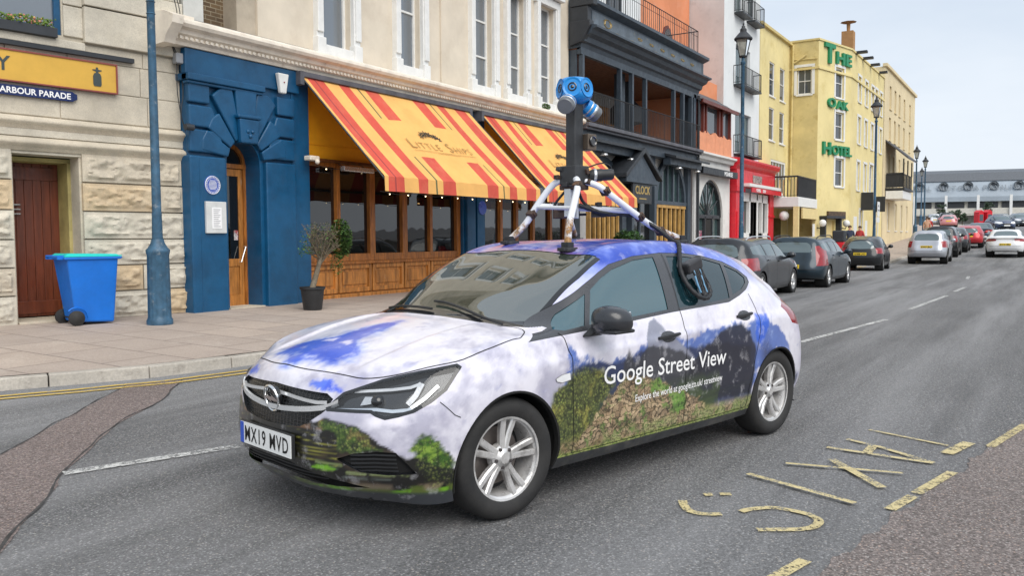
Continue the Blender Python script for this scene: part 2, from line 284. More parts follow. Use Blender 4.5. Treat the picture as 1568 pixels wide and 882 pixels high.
 'wiper': [(-0.121, -0.279, 0.978), (-0.101, 0.005, 0.982), (-0.134, 0.319, 0.978), (-0.163, 0.313, 0.983)],
 'intake2': [(0.809, -0.369, 0.31), (0.847, 0.164, 0.318), (0.829, 0.319, 0.334), (0.811, 0.348, 0.295), (0.749, 0.481, 0.277), (0.6, 0.697, 0.281), (0.768, 0.396, 0.251)],
 'fogband': [(0.766, 0.511, 0.387), (0.698, 0.629, 0.431), (0.6, 0.737, 0.442), (0.574, 0.758, 0.416), (0.549, 0.773, 0.377)],
}

SY=[.84,.88,.89,.89,.895,.885]
def st(x,ys,zs,top): return [(x,y,z) for y,z in zip(ys,zs)]+top
NET=[
 [(.74,0,.18),(.83,0,.26),(.865,0,.38),(.86,0,.48),(.845,0,.58),(.82,0,.67),(.80,0,.735),(.755,0,.785),(.70,0,.82),(.63,0,.845)],
 [(.71,.33,.18),(.80,.35,.26),(.825,.36,.38),(.82,.36,.48),(.81,.36,.58),(.79,.36,.67),(.745,.35,.735),(.67,.29,.80),(.57,.16,.85),(.47,0,.88)],
 [(.56,.62,.17),(.63,.66,.27),(.665,.67,.38),(.665,.67,.48),(.655,.67,.58),(.62,.66,.67),(.55,.63,.76),(.46,.52,.835),(.36,.28,.89),(.30,0,.915)],
 [(.40,.80,.16),(.42,.83,.27),(.42,.85,.38),(.42,.86,.48),(.41,.865,.58),(.38,.86,.69),(.36,.81,.80),(.25,.66,.88),(.17,.38,.93),(.12,0,.95)],
 [(.05,.82,.18),(.05,.87,.27),(.05,.89,.38),(.05,.90,.48),(.05,.90,.60),(.05,.885,.74),(.0,.84,.86),(-.02,.70,.928),(-.03,.40,.962),(-.04,0,.975)],
 [(-.38,.83,.19),(-.38,.87,.28),(-.38,.885,.40),(-.38,.89,.52),(-.38,.892,.65),(-.38,.885,.79),(-.38,.86,.895),(-.38,.70,.962),(-.25,.40,.995),(-.19,0,1.005)],
 [(-.8,.84,.19),(-.8,.88,.28),(-.8,.89,.42),(-.8,.89,.56),(-.8,.895,.71),(-.8,.885,.85),(-.8,.855,.94),(-.72,.705,1.165),(-.60,.42,1.18),(-.55,0,1.19)],
 [(-1.15,.84,.19),(-1.15,.88,.28),(-1.15,.89,.42),(-1.15,.89,.56),(-1.15,.895,.72),(-1.15,.885,.86),(-1.15,.855,.955),(-1.10,.655,1.335),(-1.04,.40,1.365),(-1.02,0,1.38)],
 [(-1.55,.84,.19),(-1.55,.88,.28),(-1.55,.89,.42),(-1.55,.89,.56),(-1.55,.895,.73),(-1.55,.885,.88),(-1.55,.855,.98),(-1.55,.635,1.375),(-1.55,.38,1.412),(-1.55,0,1.427)],
 [(-2.0,.84,.19),(-2.0,.88,.28),(-2.0,.89,.42),(-2.0,.893,.56),(-2.0,.90,.73),(-2.0,.888,.89),(-2.0,.85,1.0),(-2.0,.63,1.355),(-2.0,.38,1.403),(-2.0,0,1.418)],
 [(-2.45,.83,.20),(-2.45,.88,.30),(-2.45,.90,.44),(-2.45,.905,.58),(-2.45,.91,.74),(-2.45,.89,.90),(-2.45,.83,1.03),(-2.5,.635,1.265),(-2.45,.38,1.37),(-2.45,0,1.388)],
 [(-2.85,.82,.22),(-2.85,.86,.32),(-2.85,.88,.45),(-2.85,.89,.60),(-2.83,.88,.76),(-2.8,.86,.90),(-2.8,.79,1.00),(-2.82,.60,1.145),(-2.85,.38,1.28),(-2.85,0,1.32)],
 [(-3.12,.76,.24),(-3.17,.79,.33),(-3.19,.805,.45),(-3.18,.81,.60),(-3.12,.82,.76),(-3.06,.79,.89),(-3.02,.67,.99),(-3.04,.56,1.08),(-3.08,.36,1.23),(-3.12,0,1.285)],
 [(-3.3,.5,.26),(-3.38,.52,.35),(-3.42,.54,.46),(-3.42,.55,.6),(-3.36,.55,.76),(-3.31,.54,.9),(-3.25,.52,1.0),(-3.2,.48,1.07),(-3.18,.30,1.15),(-3.17,0,1.21)],
 [(-3.35,.25,.27),(-3.42,.26,.36),(-3.46,.27,.46),(-3.46,.28,.6),(-3.41,.28,.76),(-3.36,.28,.9),(-3.3,.27,.98),(-3.26,.25,1.04),(-3.22,.16,1.09),(-3.2,0,1.15)],
 [(-3.36,0,.27),(-3.43,0,.36),(-3.47,0,.46),(-3.47,0,.6),(-3.42,0,.76),(-3.37,0,.9),(-3.31,0,.97),(-3.27,0,1.02),(-3.24,0,1.06),(-3.22,0,1.10)],
]
def nat(P,ts,closed=None):
    """Catmull-Rom (finite-difference tangents, non-uniform) along axis0; ts = sample params (0..n-1)"""
    P=np.asarray(P,float); n=len(P)
    i=np.clip(np.floor(ts).astype(int),0,n-2); f=(ts-i)
    d=np.linalg.norm(np.diff(P,axis=0),axis=-1).mean(axis=tuple(range(1,P.ndim-1))) if P.ndim>2 else np.linalg.norm(np.diff(P,axis=0),axis=-1)
    k=np.concatenate([[0],np.cumsum(np.maximum(d,1e-4))])
    m=np.zeros_like(P)
    for j in range(n):
        if j==0: m[j]=(P[1]-P[0])/(k[1]-k[0])
        elif j==n-1: m[j]=(P[-1]-P[-2])/(k[-1]-k[-2])
        else:
            a=(P[j]-P[j-1])/(k[j]-k[j-1]); b=(P[j+1]-P[j])/(k[j+1]-k[j]); wa=k[j+1]-k[j]; wb=k[j]-k[j-1]
            m[j]=(a*wa+b*wb)/(wa+wb)
    h=(k[i+1]-k[i]); sh=(-1,)+(1,)*(P.ndim-1); f=f.reshape(sh); h=h.reshape(sh)
    return (2*f**3-3*f**2+1)*P[i]+(f**3-2*f**2+f)*h*m[i]+(-2*f**3+3*f**2)*P[i+1]+(f**3-f**2)*h*m[i+1]
def car_grid(nu=340,nv=120,sm=14):
    N=np.array(NET)  # 16,10,3
    # mirror ghost stations for symmetric tangents at front/rear centre and top
    g0=N[1]*[1,-1,1]; g1=N[-2]*[1,-1,1]
    N=np.concatenate([g0[None],N,g1[None]]); gt=N[:,-2]*[1,-1,1]; N=np.concatenate([N,gt[:,None]],1)
    # u params: uniform in arc length (mean over rows)
    def par(A,n,lo,hi):
        d=np.linalg.norm(np.diff(A,axis=0),axis=-1).mean(axis=1); k=np.concatenate([[0],np.cumsum(d)])
        s=np.linspace(k[lo],k[hi],n); return np.interp(s,k,np.arange(len(k)))
    tu=par(N,nu,1,len(N)-2); A=nat(N,tu)
    B=A.transpose(1,0,2)
    tv=par(B,nv,0,B.shape[0]-2); G=nat(B,tv).transpose(1,0,2)  # nu,nv,3
    # smooth interior
    for it in range(sm):
        H=G.copy()
        # extend with mirror
        E=np.concatenate([(G[1]*[1,-1,1])[None],G,(G[-2]*[1,-1,1])[None]]); H=.25*E[:-2]+.5*E[1:-1]+.25*E[2:]
        E=np.concatenate([(2*H[:,0]-H[:,1])[:,None],H,(H[:,-2]*[1,-1,1])[:,None]],1); H=.25*E[:,:-2]+.5*E[:,1:-1]+.25*E[:,2:]
        G=H
    return G
# ================================================================ the wrapped hatchback
def fbm(P, scale, octaves=5, seed=0):
    """value noise on an (n,3) array, roughly -1..1"""
    P = np.asarray(P)*scale; out = np.zeros(len(P)); amp = 1.; tot = 0
    for o in range(octaves):
        Q = P*(2.03**o)+seed*17.3+o*5.1; I = np.floor(Q).astype(np.int64); f = Q-I; f = f*f*(3-2*f)
        def hsh(ix, iy, iz):
            n = (ix*73856093) ^ (iy*19349663) ^ (iz*83492791); n = (n ^ (n >> 13))*1274126177 & 0x7fffffff
            n = (n ^ (n >> 16))*668265263 & 0x7fffffff
            return (n & 0xffff)/32767.5-1
        s = 0
        for dx in (0, 1):
            for dy in (0, 1):
                for dz in (0, 1):
                    wt = (f[:, 0] if dx else 1-f[:, 0])*(f[:, 1] if dy else 1-f[:, 1])*(f[:, 2] if dz else 1-f[:, 2])
                    s = s+wt*hsh(I[:, 0]+dx, I[:, 1]+dy, I[:, 2]+dz)
        out += amp*s; tot += amp; amp *= .55
    return out/tot*1.6
def sdist(P2, poly):
    """signed distance (inside > 0) of (n,2) points to a polygon"""
    poly = np.asarray(poly); n = len(poly); d = np.full(len(P2), 1e9); ins = np.zeros(len(P2), bool)
    for i in range(n):
        a = poly[i]; b = poly[(i+1) % n]; e = b-a; w_ = P2-a
        t = np.clip((w_@e)/max(e@e, 1e-12), 0, 1); q = w_-t[:, None]*e; d = np.minimum(d, np.einsum('ij,ij->i', q, q))
        c = ((a[1] > P2[:, 1]) != (b[1] > P2[:, 1]))
        with np.errstate(divide='ignore', invalid='ignore'):
            xi = a[0]+(P2[:, 1]-a[1])*(e[0])/(e[1] if abs(e[1]) > 1e-12 else 1e-12)
        ins ^= c & (P2[:, 0] < xi)
    return np.where(ins, 1, -1)*np.sqrt(d)
def srgb(h): return np.array(lin(h)[:3])
def wrap_paint(P, N):
    """colours of the printed wrap at body points P with normals N (car metres)"""
    P = P.copy(); P[:, 1] = np.abs(P[:, 1]); n = len(P)
    side = np.clip((np.abs(N[:, 1])-.45)/.2, 0, 1)
    top = np.clip((N[:, 2]-.55)/.2, 0, 1)
    f1 = fbm(P, 2.6, 6, 1); f2 = fbm(P*[1, 1, 1.6], 5.5, 5, 2); f3 = fbm(P, 16, 4, 3); f4 = fbm(P, 40, 4, 4)
    C = np.tile(srgb('dddbe5'), (n, 1))
    def over(col, a):
        nonlocal C
        a = np.clip(a, 0, 1)[:, None]; C = C*(1-a)+(srgb(col) if isinstance(col, str) else col)*a
    def ss(x, a, b): t = np.clip((x-a)/(b-a), 0, 1); return t*t*(3-2*t)
    over('a5a3b6', ss(f1+.3*f3, -.05, .6)*.85)
    over('f0ecf4', ss(f2+.25*f3, .1, .8)*.8)
    over('e8dfdc', ss(-f1+.4*f2, .3, .9)*.6)
    over('8f93c0', ss(-f2+.5*f3, .66, 1.0)*.4)
    x, y, z = P.T
    def lay(name, ax, col, edge=.02, amp=.03, a=1.0, nz_=None, only=None):
        edge *= .45
        poly = np.array(TRC[name]); ii = {'s': (0, 2), 't': (0, 1), 'f': (1, 2)}[ax]
        d = sdist(P[:, ii], poly[:, ii])+amp*(f2*.5+f3*.35+f4*.25 if nz_ is None else nz_)
        wgt = ss(d, -edge, edge)*a
        if only is not None: wgt = wgt*only
        over(col, wgt); return wgt
    hood = (x > -.35)*top; sd = side
    # sky on the bonnet
    lay('h_blue', 't', '8ea6ea', .10, .10, .8, only=hood, nz_=.75+f2*.7+f3*.3)
    lay('h_blue', 't', '3c60cf', .06, .10, 1, only=hood, nz_=.42+f2*.6+f3*.45)
    over('dfe2f4', ss(f2*.6-f1+.3*f3, .25, .6)*ss(sdist(P[:, :2], np.array(TRC['h_blue'])[:, :2]), .0, .08)*.6*hood)
    over('6f8be2', ss(d_ := f2+.4*f3, .1, .6)*ss(sdist(P[:, :2], np.array(TRC['h_blue'])[:, :2]), 0, .1)*.7*hood)
    lay('h_purple', 't', '8a5fb6', .05, .05, .8, only=hood)
    lay('h_white', 't', 'e6e2f4', .03, .04, .8, only=hood)
    lay('f_blue', 'f', '3b66da', .02, .04, .9, only=(x > .5)*1.0); lay('f_blue2', 'f', '3b58cf', .02, .03, .9, only=(x > .5)*1.0)
    # roof, pillars
    rf = ss(z, 1.0, 1.28)*(x < -.4)
    over('1f43b0', rf*ss(f1+.5*f2+.45, -.35, .2))
    over('a9b2ea', rf*ss(f2+.3*f3, .32, .7)*.7); over('d79aa8', rf*ss(x, -1.35, -1.05)*ss(-f1, -.1, .5)*.8)
    over('d9d4ee', ss(-x, 2.3, 2.7)*rf*ss(f2, -.5, .2))
    pil = ss(z, .98, 1.1)*(1-ss(z, 1.2, 1.3))*(y > .55)*(x > -1.2)*(x < -.3); over('d6d8f4', pil*.7); over('7f95e6', ss(z, 1.12, 1.3)*(y > .55)*(x < -.5)*ss(f2, -.5, .4)*.7)
    # side: blue hills, peaks, ruins
    lay('s_slate', 's', '5a73b4', .02, .07, 1, only=sd); over('9db0dc', ss(f3+.4*f2, .3, .8)*ss(z, .60, .75)*sd*(x < -.45)*(x > -2.6)*ss(sdist(P[:, [0, 2]], np.array(TRC['s_slate'])[:, [0, 2]]), 0, .05)*.6)
    over('2f62cf', sd*ss(z, .72, .84)*0)
    lay('s_slate2', 's', '26304e', .035, .03, .93, only=sd)
    lay('s_blue', 's', '2c5fd0', .03, .03, .9, only=sd)
    lay('s_peak', 's', '8d90a0', .008, .012, 1, only=sd)
    lay('s_peakd', 's', '34363c', .02, .03, .92, only=sd)
    lay('s_dark', 's', '20232f', .025, .03, .95, only=sd)
    bot = sd*(x < -.3)*ss(-z, -.60, -.48)*(x > -1.9); over('3b4a2c', bot*ss(f2+.2, -.4, .3)*.9)
    lay('s_olive', 's', '5d6336', .03, .06, 1, only=sd); 
    ol = ss(sdist(P[:, [0, 2]], np.array(TRC['s_olive'])[:, [0, 2]]), -.02, .03)*sd
    over('9a9448', ol*ss(f3+.3*f4, .05, .5)*.85); over('2d3a22', ol*ss(-f3+.3*f4, .1, .7)*.8); over('7fa23a', ol*ss(f2-f4*.3, .35, .8)*ss(-z, -.5, -.3)*.8)
    w1 = lay('s_ruin', 's', '9a7c56', .015, .05, 1, only=sd)
    ft = fbm(np.stack([x*3, z*9, y*0], 1), 6, 3, 9)
    over('54402c', w1*ss(ft+.5*f4, .10, .35)*.95); over('d0b48c', w1*ss(-ft+.5*f4, .15, .45)*.85); over('3a3024', w1*ss(fbm(np.stack([x*5, z*22, y*0], 1), 3, 3, 12), .25, .5)*.8); over('6d8236', w1*ss(f3+f2, .35, .8)*.85)
    w2 = lay('s_terr', 's', '5b9636', .012, .05, .8, only=sd)
    w3 = lay('s_low', 's', '5b7a2a', .012, .03, 1, only=sd); low = ss(-z, -.36, -.30)*sd*(x < -.36)*(x > -2.35); over('8a7650', low); over('b9a884', ss(f3, .25, .6)*np.maximum(low, w3)*.6); over('6f9232', ss(f2+.3*f3+(-x-1.7)*.25, .0, .25)*np.maximum(low, w3)*.9); over('3d5a20', ss(-f3+.3*f4, .2, .6)*np.maximum(low, w3)*.8)
    over('9fc24a', ss(-z, -.275, -.262)*sd*(x < -.36)*(x > -2.35)*.9)
    # rear quarter
    rq = sd*ss(-x, 2.38, 2.5); over('5b74b4', rq*ss(.16*f2+.12*f3+.67-z+.62*(x+2.55), -.03, .05)*.8); over('2c3557', rq*ss(.1*f2+.64-z+.35*(x+2.6), -.02, .05)*.9*(x > -3.05)); over('d8d4e6', ss(-x, 2.96, 3.06)*ss(f2+.3, -.2, .4))
    # front bumper
    fr = (x > .3)*1.0
    wb = lay('s_bush', 's', '3d6420', .02, .05, 1, only=fr*(y > .45)); over('86a63c', wb*ss(f3+f4*.6, .2, .7)); over('1e3313', wb*ss(-f3+f4*.6, .25, .7))
    lf = ss(np.interp(y, [0, .28, .36, .42, .50, .57, .63, .68, .74, .80, .87], [.585, .575, .565, .58, .575, .56, .535, .475, .425, .40, .33])+.012*f3-z, -.006, .006)*fr; 
    over('1d1c19', lf); over('4a3d30', lf*ss(f2+.4*f3, .1, .55)*.55)
    for k in range(6):
        zz = .505-.026*k+.010*np.sin(y*9+k)-.05*(y-.2); over('8c8a3c', lf*np.exp(-((z-zz)/.0025)**2)*(y > .06)*(y < .50)*ss(f2+.5, .0, .4)*.9)
    over('7b5a3c', lf*ss(z, .515, .53)*(y > .10)*(y < .42)*ss(f3+.4, .0, .4)*.8)
    for z0_, z1_, y0_, y1_, cc in ((.335, .322, .40, .78, '93a06a'), (.372, .365, .38, .52, '7c8a5a'), (.312, .300, .36, .74, '5f6660'), (.352, .345, .42, .50, '4a4d4c')):
        zz = z0_+(z1_-z0_)*(y-y0_)/(y1_-y0_); over(cc, lf*np.exp(-((z-zz)/.007)**4)*(y > y0_)*(y < y1_)*ss(f3+.45, .0, .3)*.85)
    wh = lay('f_hill', 'f', '4c6a28', .015, .04, 1, only=fr*(x > .5)); over('24301a', wh*ss(f3+.5*f4, .15, .6)); over('8a6a48', wh*ss(-f3+.5*f4, .3, .6)*.7)
    for nm in ('f_green', 'f_green2', 'f_green3', 'f_green4'): 
        if len(TRC[nm]) > 2: lay(nm, 'f', '77b02a', .012, .02, .95, only=fr)
    over('5c6b2c', fr*ss(-z, -.275, -.255)*ss(z, .215, .23)*ss(f3+f2+.3, .0, .4)); over('8b7a66', fr*ss(-z, -.285, -.265)*ss(z, .24, .25)*ss(f2, .0, .3)*.8)
    over('3a3d42', fr*ss(-z, -.235, -.22))
    det = np.clip(ol+w1+w3+low+wb+wh+w2, 0, 1)
    C = C*(1+.22*f4[:, None]*(.12+det[:, None]))
    leaf = np.clip(ol+wb*.9+wh*.8, 0, 1)*(1-w1)*(1-w3); grs = np.clip(low+w3, 0, 1)
    return np.concatenate([np.clip(C, 0.003, 1), det[:, None]], 1), np.stack([np.maximum(w1*(1-w2), grs*.6), leaf*(1-grs), grs*ss(f2+.3*f3+(-x-1.7)*.25, .0, .25), np.ones(n)], 1)
def wrap_material():
    b = NB('printed_wrap'); a = b.n('ShaderNodeVertexColor', layer_name='wrap')
    k = b.n('ShaderNodeVertexColor', layer_name='print_kind'); ks = b.n('ShaderNodeSeparateColor'); b.l(k.outputs[0], ks.inputs[0])
    def m2(x, y):
        q = b.n('ShaderNodeMath', operation='MULTIPLY'); b.l(x, q.inputs[0])
        if hasattr(y, 'links'): b.l(y, q.inputs[1])
        else: q.inputs[1].default_value = y
        return q.outputs[0]
    # small cloud structure in the print
    sk = b.n('ShaderNodeMath', operation='SUBTRACT'); sk.inputs[0].default_value = 1; b.l(a.outputs['Alpha'], sk.inputs[1])
    col = b.mix(m2(b.ramp(b.noise(5.5, 9, .68), [(.46, (0, 0, 0)), (.66, (.5, .5, .5))]), sk.outputs[0]), a.outputs[0], b.mix(1.0, a.outputs[0], (.62, .61, .70), 'MULTIPLY'))
    col = b.mix(m2(b.ramp(b.noise(9, 9, .7), [(.54, (0, 0, 0)), (.70, (.35, .35, .35))]), sk.outputs[0]), col, (.86, .85, .90))
    # stone terraces
    mpp = b.n('ShaderNodeMapping'); mpp.inputs['Rotation'].default_value = (R_(90), 0, 0); b.l(b.co(), mpp.inputs[0])
    nx = b.n('ShaderNodeTexNoise'); nx.inputs['Scale'].default_value = 7; nx.inputs['Detail'].default_value = 4; b.l(b.co(), nx.inputs['Vector']); vs = b.n('ShaderNodeVectorMath', operation='SCALE'); vs.inputs['Scale'].default_value = .22; b.l(nx.outputs['Color'], vs.inputs[0]); va = b.n('ShaderNodeVectorMath', operation='ADD'); b.l(mpp.outputs[0], va.inputs[0]); b.l(vs.outputs[0], va.inputs[1])
    br = b.n('ShaderNodeTexBrick'); br.inputs['Scale'].default_value = 1; br.inputs['Brick Width'].default_value = .060; br.inputs['Row Height'].default_value = .030; br.inputs['Mortar Size'].default_value = .0042; br.inputs['Mortar Smooth'].default_value = .4; br.inputs['Bias'].default_value = -.1; b.l(va.outputs[0], br.inputs[0])
    br.inputs['Color1'].default_value = lin((.56, .42, .27)); br.inputs['Color2'].default_value = lin((.22, .15, .09)); br.inputs['Mortar'].default_value = lin((.035, .028, .018))
    col = b.mix(m2(ks.outputs[0], .72), col, br.outputs[0]); col = b.mix(m2(ks.outputs[0], b.ramp(b.noise(14, 6, .7), [(.54, (0, 0, 0)), (.60, (.85, .85, .85))])), col, (.13, .22, .05))
    vo = b.n('ShaderNodeTexVoronoi'); vo.inputs['Scale'].default_value = 60; b.l(b.co(), vo.inputs['Vector']); lf_ = b.ramp(vo.outputs['Distance'], [(.10, (.34, .36, .09)), (.35, (.13, .17, .045)), (.62, (.015, .022, .01))])
    col = b.mix(m2(ks.outputs[1], b.ramp(b.noise(9, 6, .7), [(.40, (.25, .25, .25)), (.6, (.8, .8, .8))])), col, lf_)
    col = b.mix(m2(ks.outputs[2], b.ramp(b.noise(30, 6, .8, stretch=(.5, 1, 1.6)), [(.48, (0, 0, 0)), (.58, (.7, .7, .7))])), col, (.40, .42, .18)); dk = m2(b.ramp(b.noise(42, 5, .75), [(.50, (0, 0, 0)), (.60, (.75, .75, .75))]), a.outputs['Alpha'])
    col = b.mix(dk, col, (.014, .018, .009)); 
    hi = b.mix(a.outputs['Alpha'], (0, 0, 0), b.ramp(b.noise(80, 5, .7), [(.58, (0, 0, 0)), (.7, (.4, .4, .4))]))
    col = b.mix(hi, col, (.35, .33, .22))
    b.l(col, b.p.inputs['Base Color']); b.p.inputs['Roughness'].default_value = .32; b.p.inputs['Coat Weight'].default_value = .55; b.p.inputs['Coat Roughness'].default_value = .07
    return b.m

def grid_bm(G):
    nu, nv = G.shape[:2]; me = bpy.data.meshes.new('tmp')
    idx = np.arange(nu*nv).reshape(nu, nv)
    f = np.stack([idx[:-1, :-1], idx[1:, :-1], idx[1:, 1:], idx[:-1, 1:]], -1).reshape(-1, 4)
    me.from_pydata(G.reshape(-1, 3).tolist(), [], f.tolist()); me.update()
    bm = bmesh.new(); bm.from_mesh(me); bpy.data.meshes.remove(me); bm.faces.ensure_lookup_table()
    bmesh.ops.remove_doubles(bm, verts=bm.verts, dist=1e-5)
    # outward = away from car axis
    s = sum((f.normal.y*f.calc_center_median().y) for f in list(bm.faces)[::97])
    if s < 0: bmesh.ops.reverse_faces(bm, faces=bm.faces)
    return bm
AX = {'s': (Vector((1, 0, 0)), Vector((0, 0, 1))), 't': (Vector((1, 0, 0)), Vector((0, 1, 0))), 'f': (Vector((0, 1, 0)), Vector((0, 0, 1))),
      'd': (Vector((.5, -.866, 0)), Vector((0, 0, 1)))}
def cut(bm, poly, ax, reg, filt, lay, closed=True):
    """cut the outline (2D in view ax) into the faces that pass filt, number the inside faces reg"""
    U, V = AX[ax]; W = U.cross(V); poly = [Vector(p) for p in poly]; n = len(poly)
    x0 = min(p.x for p in poly)-.03; x1 = max(p.x for p in poly)+.03; y0 = min(p.y for p in poly)-.03; y1 = max(p.y for p in poly)+.03
    cand = []
    for f in bm.faces:
        c = f.calc_center_median(); u = c.dot(U); v = c.dot(V)
        if x0 <= u <= x1 and y0 <= v <= y1 and filt(c, f.normal): cand.append(f)
    for i in range(n if closed else n-1):
        a = poly[i]; b = poly[(i+1) % n]
        if (b-a).length < 1e-6: continue
        m = .012; bx0 = min(a.x, b.x)-m; bx1 = max(a.x, b.x)+m; by0 = min(a.y, b.y)-m; by1 = max(a.y, b.y)+m
        d = (b-a).normalized(); nn = U*(-d.y)+V*d.x; co = U*a.x+V*a.y
        near = [];rest = []
        for f in cand:
            us = [v.co.dot(U) for v in f.verts]; vs = [v.co.dot(V) for v in f.verts]
            if max(us) >= bx0 and min(us) <= bx1 and max(vs) >= by0 and min(vs) <= by1:
                ds = [(v.co-co).dot(nn) for v in f.verts]
                if min(ds) < -1e-6 and max(ds) > 1e-6: near.append(f); continue
            rest.append(f)
        if not near: continue
        g = set(near); es = {e for f in near for e in f.edges}; vv = {v for f in near for v in f.verts}
        r = bmesh.ops.bisect_plane(bm, geom=list(g)+list(es)+list(vv), dist=1e-6, plane_co=co, plane_no=nn)
        cand = rest+[x for x in r['geom'] if isinstance(x, bmesh.types.BMFace) and x.is_valid]
    if reg is None: return
    P = [(p.x, p.y) for p in poly]
    pts = np.array([[f.calc_center_median().dot(U), f.calc_center_median().dot(V)] for f in cand])
    if not len(pts): return
    ins = sdist(pts, P) > 0
    for f, k in zip(cand, ins):
        if k: f[lay] = reg
def split_regions(bm, lay, names, parent, mirror, matfor, paint=None, nsrc=None, modify=None):
    """one object per region; normals come from the uncut surface so that seams do not show"""
    out = {}
    bm.normal_update(); bm.verts.index_update(); vn = {v.index: v.normal.copy() for v in bm.verts}
    regs = {}
    for f in bm.faces: regs.setdefault(f[lay], []).append(f)
    for reg, fs in regs.items():
        if reg not in names: continue
        name, mats = names[reg], matfor[reg]
        ids = {}; vs = []; ns = []; F = []
        for f in fs:
            t = []
            for v in f.verts:
                if v.index not in ids: ids[v.index] = len(vs); vs.append(tuple(v.co)); ns.append(tuple(vn[v.index]))
                t.append(ids[v.index])
            F.append(tuple(t))
        V = np.array(vs); Nn = np.array(ns)
        off = (modify or {}).get(reg)
        if off: V = V+Nn*off
        def make(V, Nn, F, nm):
            me = bpy.data.meshes.new(nm); me.from_pydata(V.tolist(), [], F)
            for m_ in (mats if isinstance(mats, (list, tuple)) else [mats]): me.materials.append(m_)
            if paint and reg in paint:
                C, D_ = wrap_paint(V, Nn); ca = me.color_attributes.new('wrap', 'FLOAT_COLOR', 'POINT'); ca.data.foreach_set('color', C.astype(np.float32).ravel()); ca = me.color_attributes.new('print_kind', 'FLOAT_COLOR', 'POINT'); ca.data.foreach_set('color', D_.astype(np.float32).ravel())
            me.shade_smooth(); me.normals_split_custom_set_from_vertices(Nn.tolist())
            o = bpy.data.objects.new(nm, me); COL.objects.link(o); o.parent = parent; out.setdefault(reg, []).append(o); return o
        if mirror[reg] == 'join':
            n = len(V); Vm = V*[1, -1, 1]; Nm = Nn*[1, -1, 1]
            make(np.concatenate([V, Vm]), np.concatenate([Nn, Nm]), F+[tuple(i+n for i in reversed(f)) for f in F], name)
        elif mirror[reg] == 'two':
            make(V, Nn, F, name); make(V*[1, -1, 1], Nn*[1, -1, 1], [tuple(reversed(f)) for f in F], name)
        else: make(V, Nn, F, name)
    return out
def mirrored_bvh(G):
    b1 = grid_bm(G); off = len(b1.verts); b1.verts.index_update(); vs = [tuple(v.co) for v in b1.verts]; fs = [tuple(v.index for v in f.verts) for f in b1.faces]; b1.free()
    vs += [(v[0], -v[1], v[2]) for v in vs[:off]]; fs += [tuple(i+off for i in reversed(f)) for f in fs]
    return BVHTree.FromPolygons(vs, fs)
def drape(bvh, pts, direction, start, off):
    """drop points (3D, one coordinate ignored) on the surface along direction"""
    D = Vector(direction).normalized(); out = []
    for p in pts:
        p = Vector(p); o = p-D*((p-Vector(start)).dot(D)) if False else p-D*2
        h = bvh.ray_cast(o, D)
        if h[0] is None:
            h = bvh.find_nearest(p); 
        out.append((h[0]+h[1]*off*(1 if h[1].dot(D) < 0 else -1), h[1] if h[1].dot(D) < 0 else -h[1]))
    return out
def dense(pts, step=.02, closed=False):
    pts = [Vector(p) for p in pts]; out = []; n = len(pts)
    for i in range(n if closed else n-1):
        a = pts[i]; b = pts[(i+1) % n]; k = max(1, int((b-a).length/step))
        out += [a.lerp(b, j/k) for j in range(k)]
    if not closed: out.append(pts[-1])
    return out
def spline(pts, per=6):
    """smooth curve through the points"""
    P = [Vector(p) for p in pts]; out = []
    for i in range(len(P)-1):
        a = P[i-1] if i else P[0]*2-P[1]; d = P[i+2] if i+2 < len(P) else P[-1]*2-P[-2]; b, c = P[i], P[i+1]
        for j in range(per):
            t = j/per; out.append(.5*((2*b)+(c-a)*t+(2*a-5*b+4*c-d)*t*t+(3*b-a-3*c+d)*t**3))
    return out+[P[-1]]
def ribbon(bvh, pts, direction, width, off=.0015, widths=None):
    """flat strip lying on the surface"""
    b = MB(); dr = drape(bvh, dense(pts, .015), direction, (0, 0, 0), off); n = len(dr); vs = []
    for i, (p, nn) in enumerate(dr):
        a = dr[max(0, i-1)][0]; c = dr[min(n-1, i+1)][0]; t = (c-a).normalized(); s = t.cross(nn).normalized()*((widths[i*len(widths)//n] if widths else width)/2)
        vs += [p+s, p-s]
    b.add(vs, [(2*i, 2*i+1, 2*i+3, 2*i+2) for i in range(n-1)]); return b
def ngon_on(bvh, poly, direction, off, step=.02):
    """filled outline lying on the surface"""
    bm = bmesh.new(); vs = [bm.verts.new(p) for p in dense(poly, step, True)]; f = bm.faces.new(vs)
    r = bmesh.ops.triangulate(bm, faces=[f]); bmesh.ops.subdivide_edges(bm, edges=[e for e in bm.edges if e.calc_length() > .05], cuts=2, use_grid_fill=False)
    bmesh.ops.triangulate(bm, faces=[f for f in bm.faces if len(f.verts) > 4])
    for v, (p, _) in zip(list(bm.verts), drape(bvh, [v.co for v in bm.verts], direction, (0, 0, 0), off)): v.co = p
    b = MB(); bm.verts.index_update(); b.add([tuple(v.co) for v in bm.verts], [tuple(v.index for v in f.verts) for f in bm.faces]); bm.free(); return b
def mirror_mb(b):
    o = MB(); o.add([(v[0], -v[1], v[2]) for v in b.v], [tuple(reversed(f)) for f in b.f]); o.mi = list(b.mi); return o

def two(t, k): return [(p[{'s': 0, 't': 0, 'f': 1}[k]], p[{'s': 2, 't': 1, 'f': 2}[k]]) for p in t]

